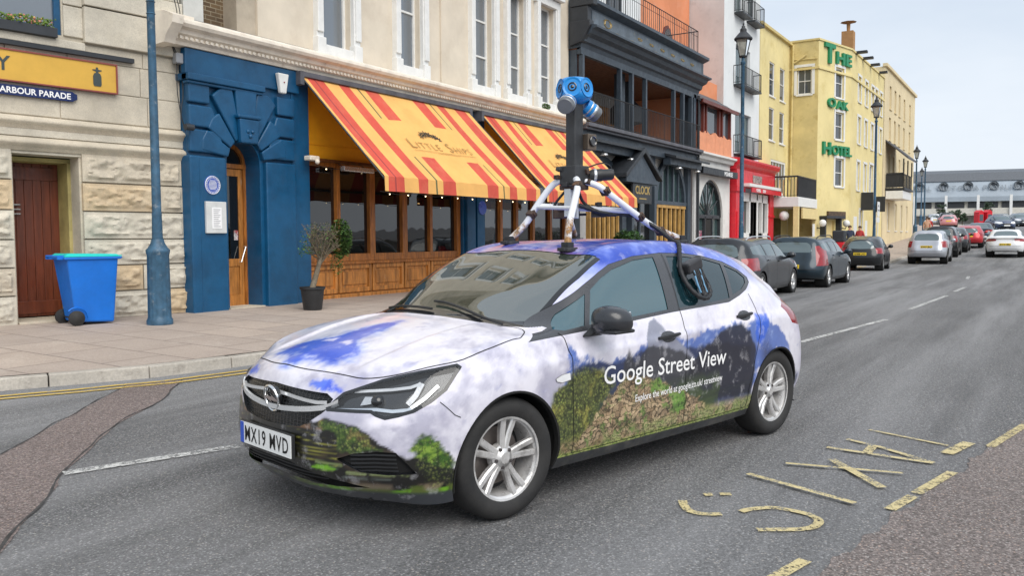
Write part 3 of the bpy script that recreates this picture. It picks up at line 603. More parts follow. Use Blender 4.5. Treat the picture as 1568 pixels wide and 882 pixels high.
def tyre_rim(name_parent, x, y, r, w, rimr, side, mt, style='split', steer=0, tone='alloy'):
    """a wheel: empty would be a fourth level, so the tyre is the part and rim, brake disc and nuts its children"""
    s = side; T = Matrix.Translation((x, y, r)) @ Matrix.Rotation(steer, 4, 'Z')
    b = MB(T); hw = w/2
    prof = [(rimr-.008, -hw*.80), (rimr+.004, -hw*.90), (rimr+.03, -hw*.99), (rimr+(r-rimr)*.55, -hw), (r-.018, -hw*.90), (r-.006, -hw*.72), (r, -hw*.5), (r, hw*.5), (r-.006, hw*.72), (r-.018, hw*.90),
            (rimr+(r-rimr)*.55, hw), (rimr+.03, hw*.99), (rimr+.004, hw*.90), (rimr-.008, hw*.80)]
    for g in range(3):
        pass
    b.lathe(prof, ax='y', n=56); ty = b.build('wheel', MATS['tyre'], name_parent, smooth=True, ang=50)
    R0 = rimr; o = s*hw*.86; i = -s*hw*.5
    rb = MB(T)
    rb.lathe([(R0-.012, o-s*.003), (R0, o), (R0+.003, o-s*.006), (R0-.004, o-s*.016), (R0-.020, o-s*.022), (R0-.028, o-s*.05), (R0-.03, i)], ax='y', n=48)
    yo = o-s*.030   # spoke face
    hubf = o-s*.012
    rb.lathe([(0, hubf-s*.006), (.028, hubf-s*.004), (.034, hubf-s*.012), (.068, hubf-s*.024), (.075, hubf-s*.05), (.07, hubf-s*.07)], ax='y', n=24)
    nsp = 5 if style == 'split' else (10 if style == 'multi' else 5)
    for k in range(nsp):
        a = 2*pi*k/nsp+pi/2+.15
        def sp(a0, r0, wd0, a1, r1, wd1, dep=.035):
            c0 = Vector((cos(a0), 0, sin(a0)))*r0; c1 = Vector((cos(a1), 0, sin(a1)))*r1; d = (c1-c0).normalized(); q = Vector((-d.z, 0, d.x))
            y0 = hubf-s*.016; y1 = o-s*.014
            vs = []
            for (c, wd, yy) in ((c0, wd0, y0), ((c0+c1)/2, (wd0+wd1)/2, (y0+y1)/2-s*.006), (c1, wd1, y1)):
                for (qq, dy) in ((-.5, -.008), (-.30, 0), (.30, 0), (.5, -.008), (.42, -dep), (-.42, -dep)):
                    vs.append(c+q*wd*qq+Vector((0, yy+s*dy, 0)))
            fs = []
            for t in range(2):
                for j in range(6): fs.append((t*6+j, t*6+(j+1) % 6, (t+1)*6+(j+1) % 6, (t+1)*6+j))
            rb.add(vs, fs)
        if style == 'split':
            sp(a-.20, .050, .034, a-.165, R0-.012, .036); sp(a+.20, .050, .034, a+.165, R0-.012, .036)
        elif style == 'multi': sp(a, .05, .02, a, R0-.012, .022)
        else: sp(a, .05, .06, a, R0-.012, .05)
    rim = rb.build('rim', MATS[tone], ty, smooth=True, ang=35)
    bd = MB(T); bd.lathe([(.0, i+s*.02), (.15, i+s*.02), (.15, i+s*.035), (.0, i+s*.036)], ax='y', n=32); bd.lathe([(R0-.032, i), (0, i-s*.003)], ax='y', n=32, m=1)
    bd.build('brake_disc', [MATS['brake'], MATS['black_plastic']], ty, smooth=True)
    nb = MB(T)
    for k in range(5):
        nb = MB(T)
        a = 2*pi*k/5+pi/2+.15+pi/5; nb.lathe([(0, hubf-s*.010), (.009, hubf-s*.010), (.010, hubf-s*.03)], c=(.050*cos(a), 0, .050*sin(a)), ax='y', n=8)
        nb.build('wheel_nut', MATS['dark_metal'], ty, smooth=True)
    return ty

def car_materials():
    b = NB('tyre'); c = b.ramp(b.noise(6, 5, .7), [(.3, (.012, .012, .013)), (.7, (.030, .029, .028))]); b.l(c, b.p.inputs['Base Color']); b.p.inputs['Roughness'].default_value = .72; b.bump(b.noise(90, 3), .25, .004); MATS['tyre'] = b.m
    mat('alloy', (.74, .73, .72), rough=.34, metal=.6, var=.15, vscale=8, dirt=(.10, .085, .07), dirt_at=(.5, .85), dscale=9)
    mat('alloy_bright', (.72, .72, .72), rough=.25, metal=.7, var=.05)
    mat('brake', (.18, .16, .15), rough=.5, metal=.6); mat('dark_metal', (.10, .09, .09), rough=.45, metal=.5)
    mat('black_plastic', (.020, .021, .023), rough=.5, var=.25, bump=.1, bscale=200); mat('matt_black', (.008, .008, .008), rough=.85)
    mat('gloss_black', (.012, .013, .015), rough=.12, var=.1, coat=.5); mat('chrome', (.78, .79, .80), rough=.12, metal=1, var=.04)
    mat('mirror_dark', (.020, .022, .027), rough=.28, var=.1, coat=.4); mat('chrome_bright', (.86, .87, .88), rough=.22, metal=.55, var=.03); mat('mirror_grey', (.050, .052, .058), rough=.30, var=.12, coat=.3)
    mat('white_print', (.86, .86, .86), rough=.35, var=.03); mat('seat_cloth', (.16, .16, .165), rough=.9, bump=.2, bscale=150); mat('dash_plastic', (.035, .036, .037), rough=.75)
    mat('lens_red', (.28, .012, .018), rough=.12, coat=.6, var=.2, vscale=12); mat('lens_white', (.75, .76, .78), rough=.15, coat=.5); mat('lens_amber', (.8, .3, .05), rough=.15)
    mat('plate_yellow', (.80, .56, .03), rough=.35, var=.05); mat('plate_white', (.82, .83, .82), rough=.3, var=.04); mat('plate_blue', (.03, .10, .55), rough=.3)
    mat('grille_black', (.010, .010, .011), rough=.30, var=.2); mat('skirt', (.045, .047, .050), rough=.45, var=.3, vscale=8, dirt=(.13, .12, .10), dirt_at=(.5, .8), dscale=6)
    glass('wind_glass', (.075, .095, .075), opacity=.50, ior=3.2, refl=.95); glass('side_glass', (.020, .080, .100), opacity=.92, ior=2.5, refl=.92); glass('rear_glass', (.008, .028, .036), opacity=.96, ior=2.0, refl=.9); glass('lens_clear', (.93, .95, .97), opacity=.02, ior=1.45)  # teal diffuse tint of the side panes stands in for reflected sky and sea
car_materials()

def grille_material():
    b = NB('honeycomb'); t = b.n('ShaderNodeTexVoronoi', feature='DISTANCE_TO_EDGE'); t.inputs['Scale'].default_value = 34; t.inputs['Randomness'].default_value = 0
    m = b.n('ShaderNodeMapping'); m.inputs['Scale'].default_value = (0, 1, 1.7); m.inputs['Location'].default_value = (0, 0, 0); b.l(b.co(), m.inputs[0]); b.l(m.outputs[0], t.inputs['Vector'])
    c = b.ramp(t.outputs[0], [(.10, (.032, .032, .034)), (.2, (.003, .003, .003))]); b.l(c, b.p.inputs['Base Color']); b.p.inputs['Roughness'].default_value = .3
    b.bump(b.ramp(t.outputs[0], [(.08, (1, 1, 1)), (.2, (0, 0, 0))]), .9, .02); return b.m

def hero_car():
    root = thing('hatchback_car', 'hatchback wrapped in a printed mountain and cloud picture with a camera rig on its roof', 'car', (3.79, 3.116, 0), R_(166.13))
    G = car_grid(nu=450, nv=158, sm=24)
    # pressed lines: shoulder, lower door and bonnet
    X_, Y_, Z_ = G[..., 0], G[..., 1], G[..., 2]; S = lambda a, b, v: np.clip((v-a)/(b-a), 0, 1)
    sd = np.clip((Y_-.70)/.08, 0, 1); zc = .800+(-.3-X_)*.043; f = sd*S(.25, -.15, X_)*S(-3.1, -2.8, X_)
    G[..., 1] += f*.0075*np.tanh((zc-Z_)/.016)*np.clip(1-np.abs(zc-Z_)/.16, 0, 1)
    zl = .345+(-.5-X_)*.05; f = sd*S(-.55, -.9, X_)*S(-2.42, -2.2, X_); G[..., 1] += f*.0085*np.tanh((Z_-zl)/.016)*np.clip(1-np.abs(zl-Z_)/.14, 0, 1)
    yc = .455-(X_-(-.2))*.03; f = S(-.22, -.10, X_)*S(.66, .5, X_)*(Z_ > .78); G[..., 2] += f*.0065*np.tanh((Y_-yc)/.014)*np.clip(1-np.abs(yc-Y_)/.22, 0, 1)
    bm = grid_bm(G); full = mirrored_bvh(G); lay = bm.faces.layers.int.new('reg')
    L = TRC
    # wheel arches -------------------------------------------------
    def circ(cx, cz, r): return [(cx+r*cos(2*pi*i/56), cz+r*sin(2*pi*i/56)) for i in range(56)]
    archs = [(-.01, .306, .362), (-2.662, .300, .346)]
    for cx, cz, r in archs:
        cut(bm, circ(cx, cz, r), 's', 99, lambda c, n: c.y > .45 and c.z < .75, lay)
    bmesh.ops.delete(bm, geom=[f for f in bm.faces if f[lay] == 99], context='FACES')
    # black skirt under the wrap (side) and lower lip
    cut(bm, [(-.30, .250), (-2.36, .242), (-2.36, .1), (-.30, .1)], 's', 5, lambda c, n: c.z < .32, lay)
    # bonnet
    hg = L['hoodgap']
    pts = [(.745, 0), (.742, .10), (.722, .226), (.665, .42), (.60, .545), (.43, .715), (.284, .800), (.10, .806), (-.10, .800), (-.17, .795), (-.27, .70), (-.215, .56), (-.17, .38), (-.145, .2), (-.14, -.01), (.745, -.01)]
    cut(bm, pts, 't', 1, lambda c, n: c.z > .70 and n.z > .25, lay)
    # windscreen with its dark cowl
    ws = [(-.945, -.01), (-.94, .35), (-.952, .53), (-.985, .645), (-.76, .672), (-.50, .672), (-.315, .690), (-.24, .60), (-.19, .45), (-.160, .25), (-.15, -.01)]
    cut(bm, ws, 't', 6, lambda c, n: c.z > .90, lay)
    wg = [(-.955, -.01), (-.95, .35), (-.962, .52), (-.985, .615), (-.76, .640), (-.52, .640), (-.37, .638), (-.30, .56), (-.255, .42), (-.23, .25), (-.22, -.01)]
    cut(bm, wg, 't', 7, lambda c, n: c.z > .93, lay)
    # rear screen
    cut(bm, [(-.50, 1.00), (-.56, 1.0), (0, .99), (.01, .99), (.50, 1.0), (.42, 1.17), (.01, 1.20)], 'f', 15, lambda c, n: c.x < -2.9 and n.x < -.3, lay)
    # doors
    fx = -.452
    fd = [(-.430, .93), (-.444, .84), (-.458, .80), (-.463, .60), (-.480, .262), (-1.514, .262), (-1.521, .57), (-1.524, .82), (-1.516, .985), (-1.0, .955), (-.6, .935)]
    rd = [(-1.516, .985), (-1.524, .82), (-1.521, .57), (-1.514, .262), (-2.262, .262), (-2.275, .38), (-2.323, .56), (-2.354, .66), (-2.393, .80), (-2.388, .93), (-2.34, 1.03), (-2.0, 1.015)]
    cut(bm, fd, 's', 2, lambda c, n: c.y > .6 and c.z < 1.05, lay); cut(bm, rd, 's', 3, lambda c, n: c.y > .6 and c.z < 1.08, lay)
    # side windows: dark trim, then panes
    dlo = [(-.18, .895), (-.33, .965), (-.565, 1.075), (-.745, 1.165), (-.90, 1.235), (-1.01, 1.278), (-1.248, 1.322), (-1.541, 1.338), (-1.80, 1.332), (-2.008, 1.312), (-2.256, 1.265), (-2.406, 1.205), (-2.480, 1.150), (-2.46, 1.115), (-2.36, 1.07), (-2.242, 1.035), (-2.084, .998), (-1.424, .972), (-.90, .938), (-.443, .912)]
    ft = lambda c, n: c.y > .5 and c.z > .85 and abs(n.y) > .2
    cut(bm, dlo, 's', 4, ft, lay)
    fgl = [(-.775, 1.140), (-.90, 1.205), (-1.02, 1.250), (-1.24, 1.298), (-1.38, 1.31), (-1.455, 1.313), (-1.395, .992), (-1.10, .974), (-.80, .960), (-.655, .952)]
    sail = [(-.505, 1.015), (-.62, 1.070), (-.725, 1.118), (-.617, .950), (-.455, .935), (-.40, .945)]
    rgl = [(-1.60, 1.316), (-1.80, 1.310), (-2.02, 1.29), (-2.205, 1.252), (-2.110, 1.025), (-1.80, 1.004), (-1.505, .996)]
    qgl = [(-2.245, 1.242), (-2.38, 1.195), (-2.435, 1.150), (-2.40, 1.115), (-2.30, 1.075), (-2.165, 1.045)]
    for k, q in ((8, fgl), (8, sail), (9, rgl), (10, qgl)): cut(bm, q, 's', k, ft, lay)
    # headlamp, grille, lower slots, tail lamp
    lamp = [(p[0], p[1], p[2]) for p in L['lamp']]
    U, V = AX['d']; cut(bm, [(Vector(p).dot(U), Vector(p).dot(V)) for p in lamp], 'd', 11, lambda c, n: c.x > .1 and .5 < c.z < .9 and c.y > .3, lay)
    gr = [(-.01, .708), (.10, .704), (.303, .697), (.40, .694), (.445, .672), (.430, .625), (.400, .600), (.33, .555), (.27, .525), (.12, .515), (-.01, .512)]
    cut(bm, gr, 'f', 12, lambda c, n: c.x > .5 and n.x > .2, lay)
    cut(bm, [(-.01, .345), (.2, .342), (.40, .300), (.52, .275), (.60, .252), (.45, .248), (.3, .256), (-.01, .275)], 'f', 13, lambda c, n: c.x > .4 and c.z < .42, lay)
    fg = [(.495, .395), (.58, .428), (.68, .440), (.735, .435), (.768, .375), (.786, .33), (.70, .325), (.60, .338)]
    cut(bm, fg, 'f', 14, lambda c, n: c.x > .4, lay)
    tl = [(-2.80, .925), (-2.90, .955), (-3.05, .965), (-3.30, .93), (-3.38, .84), (-3.20, .80), (-3.05, .775), (-2.92, .80)]
    cut(bm, tl, 's', 16, lambda c, n: c.x < -2.7 and c.y > .38, lay)
    wr = wrap_material(); hc = grille_material()
    names = {0: 'body', 1: 'bonnet', 2: 'front_door', 3: 'rear_door', 4: 'window_trim', 5: 'sill_skirt', 6: 'windscreen_surround', 7: 'windscreen', 8: 'front_side_window', 9: 'rear_side_window', 10: 'quarter_window', 11: 'headlamp', 12: 'grille', 13: 'lower_intake', 14: 'fog_recess', 15: 'rear_window', 16: 'tail_lamp'}
    m = MATS
    mf = {0: wr, 1: wr, 2: wr, 3: wr, 4: m['mirror_grey'], 5: m['skirt'], 6: m['gloss_black'], 7: m['wind_glass'], 8: m['side_glass'], 9: m['rear_glass'], 10: m['rear_glass'], 11: m['lens_clear'], 12: hc, 13: m['matt_black'], 14: m['matt_black'], 15: m['side_glass'], 16: m['lens_red']}
    mir = {0: 'join', 1: 'join', 6: 'join', 7: 'join', 12: 'join', 13: 'join', 15: 'join'}
    for k in names: mir.setdefault(k, 'two')
    P = split_regions(bm, lay, names, root, mir, mf, paint={0, 1, 2, 3}, modify={12: -.022, 13: -.03, 14: -.025, 4: -.002, 8: -.006, 9: -.006, 10: -.006, 7: -.003})
    # window trim of the two sides and sail pieces come as one object per side
    door = P[2][0]; rdoor = P[3][0]
    # edges of cut holes: collars so that recesses have walls
    def collar(pts3, depth, direction, name, material, par, mirror=True, closed=True):
        for sgn in ((1, -1) if mirror else (1,)):
            dr = drape(full, dense(pts3, .02, closed), direction, (0, 0, 0), 0.001); n = len(dr); vs = []
            for p, nn in dr: vs += [p, p-nn*depth]
            b = MB(); b.add(vs, [(2*i, 2*((i+1) % n), 2*((i+1) % n)+1, 2*i+1) for i in range(n if closed else n-1)])
            if sgn < 0: b = mirror_mb(b)
            b.build(name, material, par, smooth=True, fix=False)
    # arch lips and liners
    for cx, cz, r in archs:
        for sgn in (1, -1):
            b = MB(); vs = []; K = 40
            for i in range(K+1):
                a = -.29+(pi+.58)*i/K; p = Vector((cx+r*cos(a), 0, cz+r*sin(a)))
                h = full.ray_cast(p+Vector((0, 2, 0)), Vector((0, -1, 0)))
                y = h[0].y if h[0] else .86
                if p.z < .2: y = .85
                inn = Vector((cx+(r-.012)*cos(a), 0, cz+(r-.012)*sin(a)))
                vs += [(p.x, y+.004, p.z), (inn.x, y+.002, inn.z), (inn.x, y-.03, inn.z), (p.x, y-.035, p.z), (p.x, .50, p.z)]
            b.add(vs, [(5*i+j, 5*i+5+j, 5*i+6+j, 5*i+1+j) for i in range(K) for j in range(4)])
            b.add([(cx+r*cos(-.29+(pi+.58)*i/K), .50, cz+r*sin(-.29+(pi+.58)*i/K)) for i in range(K+1)], [tuple(range(K+1))])
            if sgn < 0: b = mirror_mb(b)
            b.build('wheel_arch', m['matt_black'], root, smooth=True, fix=False)
    # floor pan
    b = MB(); b.box(-3.15, .45, -.50, .50, .20, .30); b.box(-2.28, -.40, -.80, .80, .19, .26); b.box(.2, .62, -.55, .55, .17, .34); b.box(-3.25, -3.05, -.7, .7, .25, .4); b.build('floor_pan', m['matt_black'], root)
    # door shut lines and other gaps
    K = {'w': .0055}
    def gap(name, pts, direction, par, width=.0055, mirror=True):
        b = ribbon(full, pts, direction, width); b.build(name, m['matt_black'], par, fix=False)
        if mirror: mirror_mb(b).build(name, m['matt_black'], par, fix=False)
    s3 = lambda q: [(p[0], .9, p[1]) for p in q]
    gap('panel_gap', s3([(-.405, .925), (-.430, .90), (-.444, .84), (-.458, .80), (-.463, .60), (-.480, .262)]), (0, -1, 0), root)
    gap('panel_gap', s3([(-1.514, .262), (-1.521, .57), (-1.524, .82), (-1.505, .985)]), (0, -1, 0), root)
    gap('panel_gap', s3([(-1.505, .985), (-1.56, 1.33)]), (0, -1, 0), root, .004)
    gap('panel_gap', s3([(-2.262, .262), (-2.275, .38), (-2.323, .56), (-2.354, .66), (-2.393, .80), (-2.388, .93), (-2.36, 1.04)]), (0, -1, 0), root)
    gap('panel_gap', s3([(-.480, .262), (-1.514, .262), (-2.262, .262)]), (0, -1, 0), root, .004)
    hp = spline([(p[0], p[1], 2) for p in pts[:12]], 4)
    bb = ribbon(full, hp, (0, 0, -1), .006); bb.build('panel_gap', m['matt_black'], root, fix=False); mirror_mb(bb).build('panel_gap', m['matt_black'], root, fix=False)
    gap('panel_gap', s3([(.42, .665), (.36, .60), (.33, .585)]), (0, -1, 0), root, .004)
    # lettering on both doors, printed on the wrap
    def side_text(s, size, x0, z0, x1, z1, sx=1, shear=0, bold=0):
        vs, fs = text_mesh(s, size, 0, bold, shear=shear)
        w_ = max(v[0] for v in vs); L_ = sqrt((x1-x0)**2+(z1-z0)**2); k = L_/w_; ux = (x1-x0)/L_; uz = (z1-z0)/L_
        bm2 = bmesh.new(); vv = [bm2.verts.new((v[0]*k, v[1]*size/size, 0)) for v in vs]
        for f in fs:
            try: bm2.faces.new([vv[i] for i in f])
            except ValueError: pass
        for it in range(3):
            es = [e for e in bm2.edges if e.calc_length() > .05]
            if es: bmesh.ops.subdivide_edges(bm2, edges=es, cuts=1); bmesh.ops.triangulate(bm2, faces=[f for f in bm2.faces if len(f.verts) > 3])
        pts_ = [(x0+v.co.x*ux-v.co.y*uz*0, 0, z0+v.co.x*uz+v.co.y) for v in bm2.verts]
        bm2.verts.index_update(); fs2 = [tuple(v.index for v in f.verts) for f in bm2.faces]; bm2.free()
        dr = drape(full, [(p[0], .9, p[2]) for p in pts_], (0, -1, 0), (0, 0, 0), .0035)
        return [tuple(p) for p, _ in dr], fs2
    for (s, size, x0, z0, x1, z1, sh, bo) in (('Google Street View', .148, -.712, .612, -1.972, .600, 0, .0012), ('Explore the world at google.co.uk/ streetview', .0585, -1.000, .475, -1.930, .492, .12, .0002)):
        vs, fs = side_text(s, size, x0, z0, x1, z1, shear=sh, bold=bo)
        b = MB(); b.add(vs, fs); b.build('lettering', m['white_print'], root, fix=False)
        # offside: same words, reading the other way round the car
        xs = x0+x1; b2 = MB(); b2.add([(xs-v[0], -v[1], v[2]) for v in vs], fs); b2.build('lettering', m['white_print'], root, fix=False)
    # headlamp insides
    for sgn in (1, -1):
        def M_(b): return b if sgn > 0 else mirror_mb(b)
        par = P[11][0 if sgn > 0 else 1]
        dd = (-.866, -.5, 0)
        lp = lamp
        hs = ngon_on(full, lp, dd, -.028, .03); M_(hs).build('lamp_housing', m['gloss_black'], par, smooth=True, fix=False)
        for k, wd, of in ((L['drl'], .016, -.012), (L['drl2'], .026, -.012)):
            M_(ribbon(full, k, dd, wd, of)).build('light_bar', m['lens_white'], par, fix=False)
        M_(ribbon(full, [L['chrome'][i] for i in range(len(L['chrome']))], dd, .016, -.010)).build('light_bar', m['chrome'], par, fix=False)
        M_(ngon_on(full, L['reflector'], dd, -.014)).build('reflector', m['alloy_bright'], par, fix=False)
        c = drape(full, [(.60, .615, .675)], dd, (0, 0, 0), -.018)[0][0]
        b = MB(Matrix.Translation(c)); b.ball((0, 0, 0), .034, 8); M_(b).build('projector', m['gloss_black'], par, smooth=True)
        # black rim of the lamp
        b = ribbon(full, lp+[lp[0]], dd, .017, .0012); M_(b).build('lamp_rim', m['gloss_black'], par, fix=False)
    # chrome bars and badge
    gp = P[12][0]
    for q, wd in (([(.9, 0, .668), (.9, .12, .664), (.9, .26, .655), (.9, .36, .650), (.9, .42, .655)], .020), ([(.9, 0, .592), (.9, .1, .594), (.9, .22, .603), (.9, .32, .615), (.9, .40, .628), (.9, .45, .645), (.9, .475, .662)], .030)):
        for sgn in (1, -1):
            pts_ = dense([(p[0], sgn*p[1], p[2]) for p in q], .02); dr = drape(full, pts_, (-1, 0, 0), (0, 0, 0), .002)
            b = MB(); vs = []
            for i, (p, nn) in enumerate(dr):
                wv = wd*(1 if i < len(dr)-4 else 1+.0*i); up = Vector((0, 0, wv/2))
                vs += [p+up-nn*.012, p+up*.8, p-up*.8, p-up-nn*.012]
            b.add(vs, [(4*i+j, 4*i+j+1, 4*i+5+j, 4*i+4+j) for i in range(len(dr)-1) for j in range(3)]); b.build('chrome_bar', m['chrome_bright'], gp, smooth=True, ang=60)
    bc = drape(full, [(.9, 0.015, .632)], (-1, 0, 0), (0, 0, 0), .006)[0][0]
    T = frame(bc, (0, 1, 0), (.18, 0, 1), (1, 0, -.18)); b = MB(T)
    b.tube([(.066*cos(2*pi*i/36), .066*sin(2*pi*i/36), .008) for i in range(36)], .0075, 8, closed=True)
    b.prism([(-.066, .010), (.012, .010), (-.004, .024), (.03, .010), (.066, -.006), (.066, -.010), (-.012, -.010), (.004, -.024), (-.03, -.010), (-.066, .006)], 'z', .002, .012)
    b.build('badge', m['chrome'], gp, smooth=True, ang=30)
    b = MB(T); b.lathe([(0, -.004), (.062, -.004), (.062, -.02)], ax='z', n=28); b.build('badge_back', m['gloss_black'], gp, smooth=True)
    # slats in the openings
    for z in (.325, .305, .285):
        rb = ribbon(full, [(.9, -.42, z-.01), (.9, 0, z), (.9, .42, z-.01)], (-1, 0, 0), .008, -.012); rb.build('slat', m['black_plastic'], P[13][0], fix=False)
    for i, par in enumerate(P[14]):
        for z in (.42, .400, .380, .360, .342):
            rb = ribbon(full, [(.9, .56, z-.003), (.9, .66, z+.004), (.9, .735-.0*z, z)], (-1, 0, 0), .009, -.008); (rb if i == 0 else mirror_mb(rb)).build('slat', m['black_plastic'], par, fix=False)
    collar([(.9, y, z) for y, z in fg], .026, (-1, 0, 0), 'recess_edge', m['gloss_black'], root)
    gfull = gr+[(-y, z) for y, z in reversed(gr)]
    gfull = [(.45 if abs(y) > .4499 else y, z) for y, z in [(q[0], q[1]) for q in gr if q[0] > 0]]
    ring = [(.9, y, z) for y, z in gfull]+[(.9, -y, z) for y, z in reversed(gfull)]
    collar(ring, .03, (-1, 0, 0), 'grille_edge', m['gloss_black'], root, mirror=False)
    # number plate
    pc = drape(full, [(.9, 0, .425)], (-1, 0, 0), (0, 0, 0), .016)[0][0]
    T = frame(pc, (0, 1, 0), (0, 0, 1), (1, 0, .0))
    b = MB(T); b.box(-.268, .268, -.062, .062, -.02, -.003); pb = b.build('number_plate', m['black_plastic'], root, bevel=.003)
    b = MB(T); b.box(-.26, .26, -.0555, .0555, -.003, .001); b.build('plate_face', m['plate_white'], pb)
    b = MB(T); b.box(-.26, -.222, -.0555, .0555, .0012, .002); b.build('plate_band', m['plate_blue'], pb)
    vs, fs = text_mesh('MX19 MVD', .108, 0, .0012, 1.15); x0 = min(v[0] for v in vs); x1 = max(v[0] for v in vs); y0 = min(v[1] for v in vs); y1 = max(v[1] for v in vs)
    b = MB(T); b.add([(-.208+(v[0]-x0)/(x1-x0)*.446, -.040+(v[1]-y0)/(y1-y0)*.080, .0026) for v in vs], fs); b.build('plate_text', m['matt_black'], pb, fix=False)
    # mirrors
    for sgn in (1, -1):
        sec = []
        # (y along the housing outwards, x centre, z centre, half length x, half height)
        for (y, xc, zc, hx, hz) in [(q[0], q[1]-(.30 if sgn < 0 else 0), q[2]-(.03 if sgn < 0 else 0), q[3], q[4]) for q in ((.900, -.665, .985, .062, .042), (.925, -.665, .985, .092, .070), (.96, -.668, .986, .104, .080), (1.01, -.674, .985, .104, .078), (1.06, -.684, .982, .094, .066), (1.085, -.692, .978, .074, .048), (1.098, -.698, .974, .040, .026))]:
            sec.append([(xc+hx*np.sign(cos(a))*abs(cos(a))**.7*(1.0 if cos(a) > 0 else .55), sgn*y, zc+hz*np.sign(sin(a))*abs(sin(a))**.75) for a in [2*pi*k/20 for k in range(20)]])
        b = MB(); vs = [p for r_ in sec for p in r_]
        b.add(vs, [(i*20+j, i*20+(j+1) % 20, i*20+20+(j+1) % 20, i*20+20+j) for i in range(len(sec)-1) for j in range(20)]+[tuple(range(20)), tuple((len(sec)-1)*20+j for j in range(20))])
        md = b.build('door_mirror', m['mirror_dark'], root, smooth=True, ang=60)
        md.location.x = 0; b = MB(Matrix.Translation((-.30 if sgn < 0 else 0, 0, -.03 if sgn < 0 else 0))); b.hexa([(-.56, sgn*.855, .890), (-.70, sgn*.855, .890), (-.70, sgn*.905, .895), (-.58, sgn*.905, .895)], [(-.60, sgn*.90, .955), (-.73, sgn*.90, .955), (-.73, sgn*.96, .950), (-.63, sgn*.96, .950)]); b.build('mirror_foot', m['black_plastic'], md, bevel=.012)
        b = MB(Matrix.Translation((-.30 if sgn < 0 else 0, 0, -.03 if sgn < 0 else 0))); b.box(-.742, -.728, sgn*.935 if sgn > 0 else -1.07, sgn*1.07 if sgn > 0 else -.935, .935, 1.035); b.build('mirror_glass', m['chrome'], md, bevel=.01)
        b = MB(Matrix.Translation((-.30 if sgn < 0 else 0, 0, -.03 if sgn < 0 else 0))); b.box(-.76, -.585, min(sgn*.93, sgn*1.085), max(sgn*.93, sgn*1.085), .918, .9385); b.build('mirror_base', m['black_plastic'], md, bevel=.01)
    # handles, repeaters
    for k, (xa, xb, z) in enumerate(((-1.225, -1.445, .835), (-2.120, -2.315, .905))):
        for sgn in (1, -1):
            par = P[2 if k == 0 else 3][0 if sgn > 0 else 1]
            yy = full.ray_cast(Vector(((xa+xb)/2, 2, z)), Vector((0, -1, 0)))[0].y
            b = MB(); K_ = 9; vs = []
            for i in range(K_):
                t = i/(K_-1); x = xa+(xb-xa)*t; o = .030*sin(pi*min(1, max(0, .10+.8*t)))**.6; hh = .015*(.6+.4*sin(pi*t))
                for (dy, dz) in ((o, hh*.6), (o, -hh*.6), (o-.012, -hh), (o-.012, hh)): vs.append((x, sgn*(yy+dy), z+.012*(t-.5)+dz))
            b.add(vs, [(4*i+j, 4*i+(j+1) % 4, 4*i+4+(j+1) % 4, 4*i+4+j) for i in range(K_-1) for j in range(4)]+[(0, 1, 2, 3), tuple(4*(K_-1)+j for j in range(4))])
            b.build('door_handle', m['black_plastic'], par, smooth=True, ang=50)
            ov = [(xa+(xb-xa)*(.5+.46*cos(a))*.9, .9, z-.006+.040*sin(a)) for a in [2*pi*i/20 for i in range(20)]]
            ov = [((xa+xb)/2+(.075)*cos(a), .9, z-.004+.034*sin(a)) for a in [2*pi*i/20 for i in range(20)]]
            cup = ngon_on(full, ov, (0, -1, 0), .0016); (cup if sgn > 0 else mirror_mb(cup)).build('handle_recess', m['mirror_grey'], par, fix=False)
    rp = [(-.322, .9, .692), (-.37, .9, .708), (-.432, .9, .712), (-.438, .9, .676), (-.37, .9, .668), (-.33, .9, .678)]
    b = ngon_on(full, rp, (0, -1, 0), .006); b.build('side_repeater', m['lens_white'], root, fix=False); mirror_mb(b).build('side_repeater', m['lens_white'], root, fix=False)
    b = ribbon(full, rp+[rp[0]], (0, -1, 0), .006, .004); b.build('repeater_rim', m['chrome'], root, fix=False); mirror_mb(b).build('repeater_rim', m['chrome'], root, fix=False)
    # wipers
    for q in ([(-.215, .60, 2), (-.23, .40, 2), (-.275, .05, 2), (-.28, -.05, 2)], [(-.20, .02, 2), (-.22, -.2, 2), (-.27, -.50, 2)]):
        dr = drape(full, dense(q, .05), (0, 0, -1), (0, 0, 0), .016); b = MB(); b.tube([p for p, _ in dr], .008, 6); b.build('wiper', m['black_plastic'], root, smooth=True)
    # cabin
    cab = MB(); cab.box(-.62, -.10, -.66, .66, .60, .935); cab.box(-.80, -.62, -.66, .66, .60, .90); dash = cab.build('dashboard', m['dash_plastic'], root, bevel=.05, seg=3)
    b = MB(); b.box(-2.9, -.6, -.70, .70, .26, .32); b.build('cabin_floor', m['matt_black'], root)
    for (x, y, w_) in ((-1.35, .37, .46), (-1.35, -.37, .46), (-2.15, 0, 1.15)):
        b = MB(); b.box(x-.05, x+.42, y-w_/2, y+w_/2, .42, .56); st_ = b.build('seat', m['seat_cloth'], root, bevel=.05, seg=3)
        b = MB(Matrix.Translation((x, y, .5)) @ Matrix.Rotation(R_(-16), 4, 'Y')); b.box(-.14, 0, -w_/2, w_/2, 0, .56); b.build('seat_back', m['seat_cloth'], st_, bevel=.06, seg=3)
        for yy in ((0,) if w_ < .5 else (-.36, .36)):
            b = MB(Matrix.Translation((x, y+yy, .5)) @ Matrix.Rotation(R_(-16), 4, 'Y')); b.box(-.12, -.02, -.13, .13, .60, .76); b.build('headrest', m['seat_cloth'], st_, bevel=.04, seg=3)
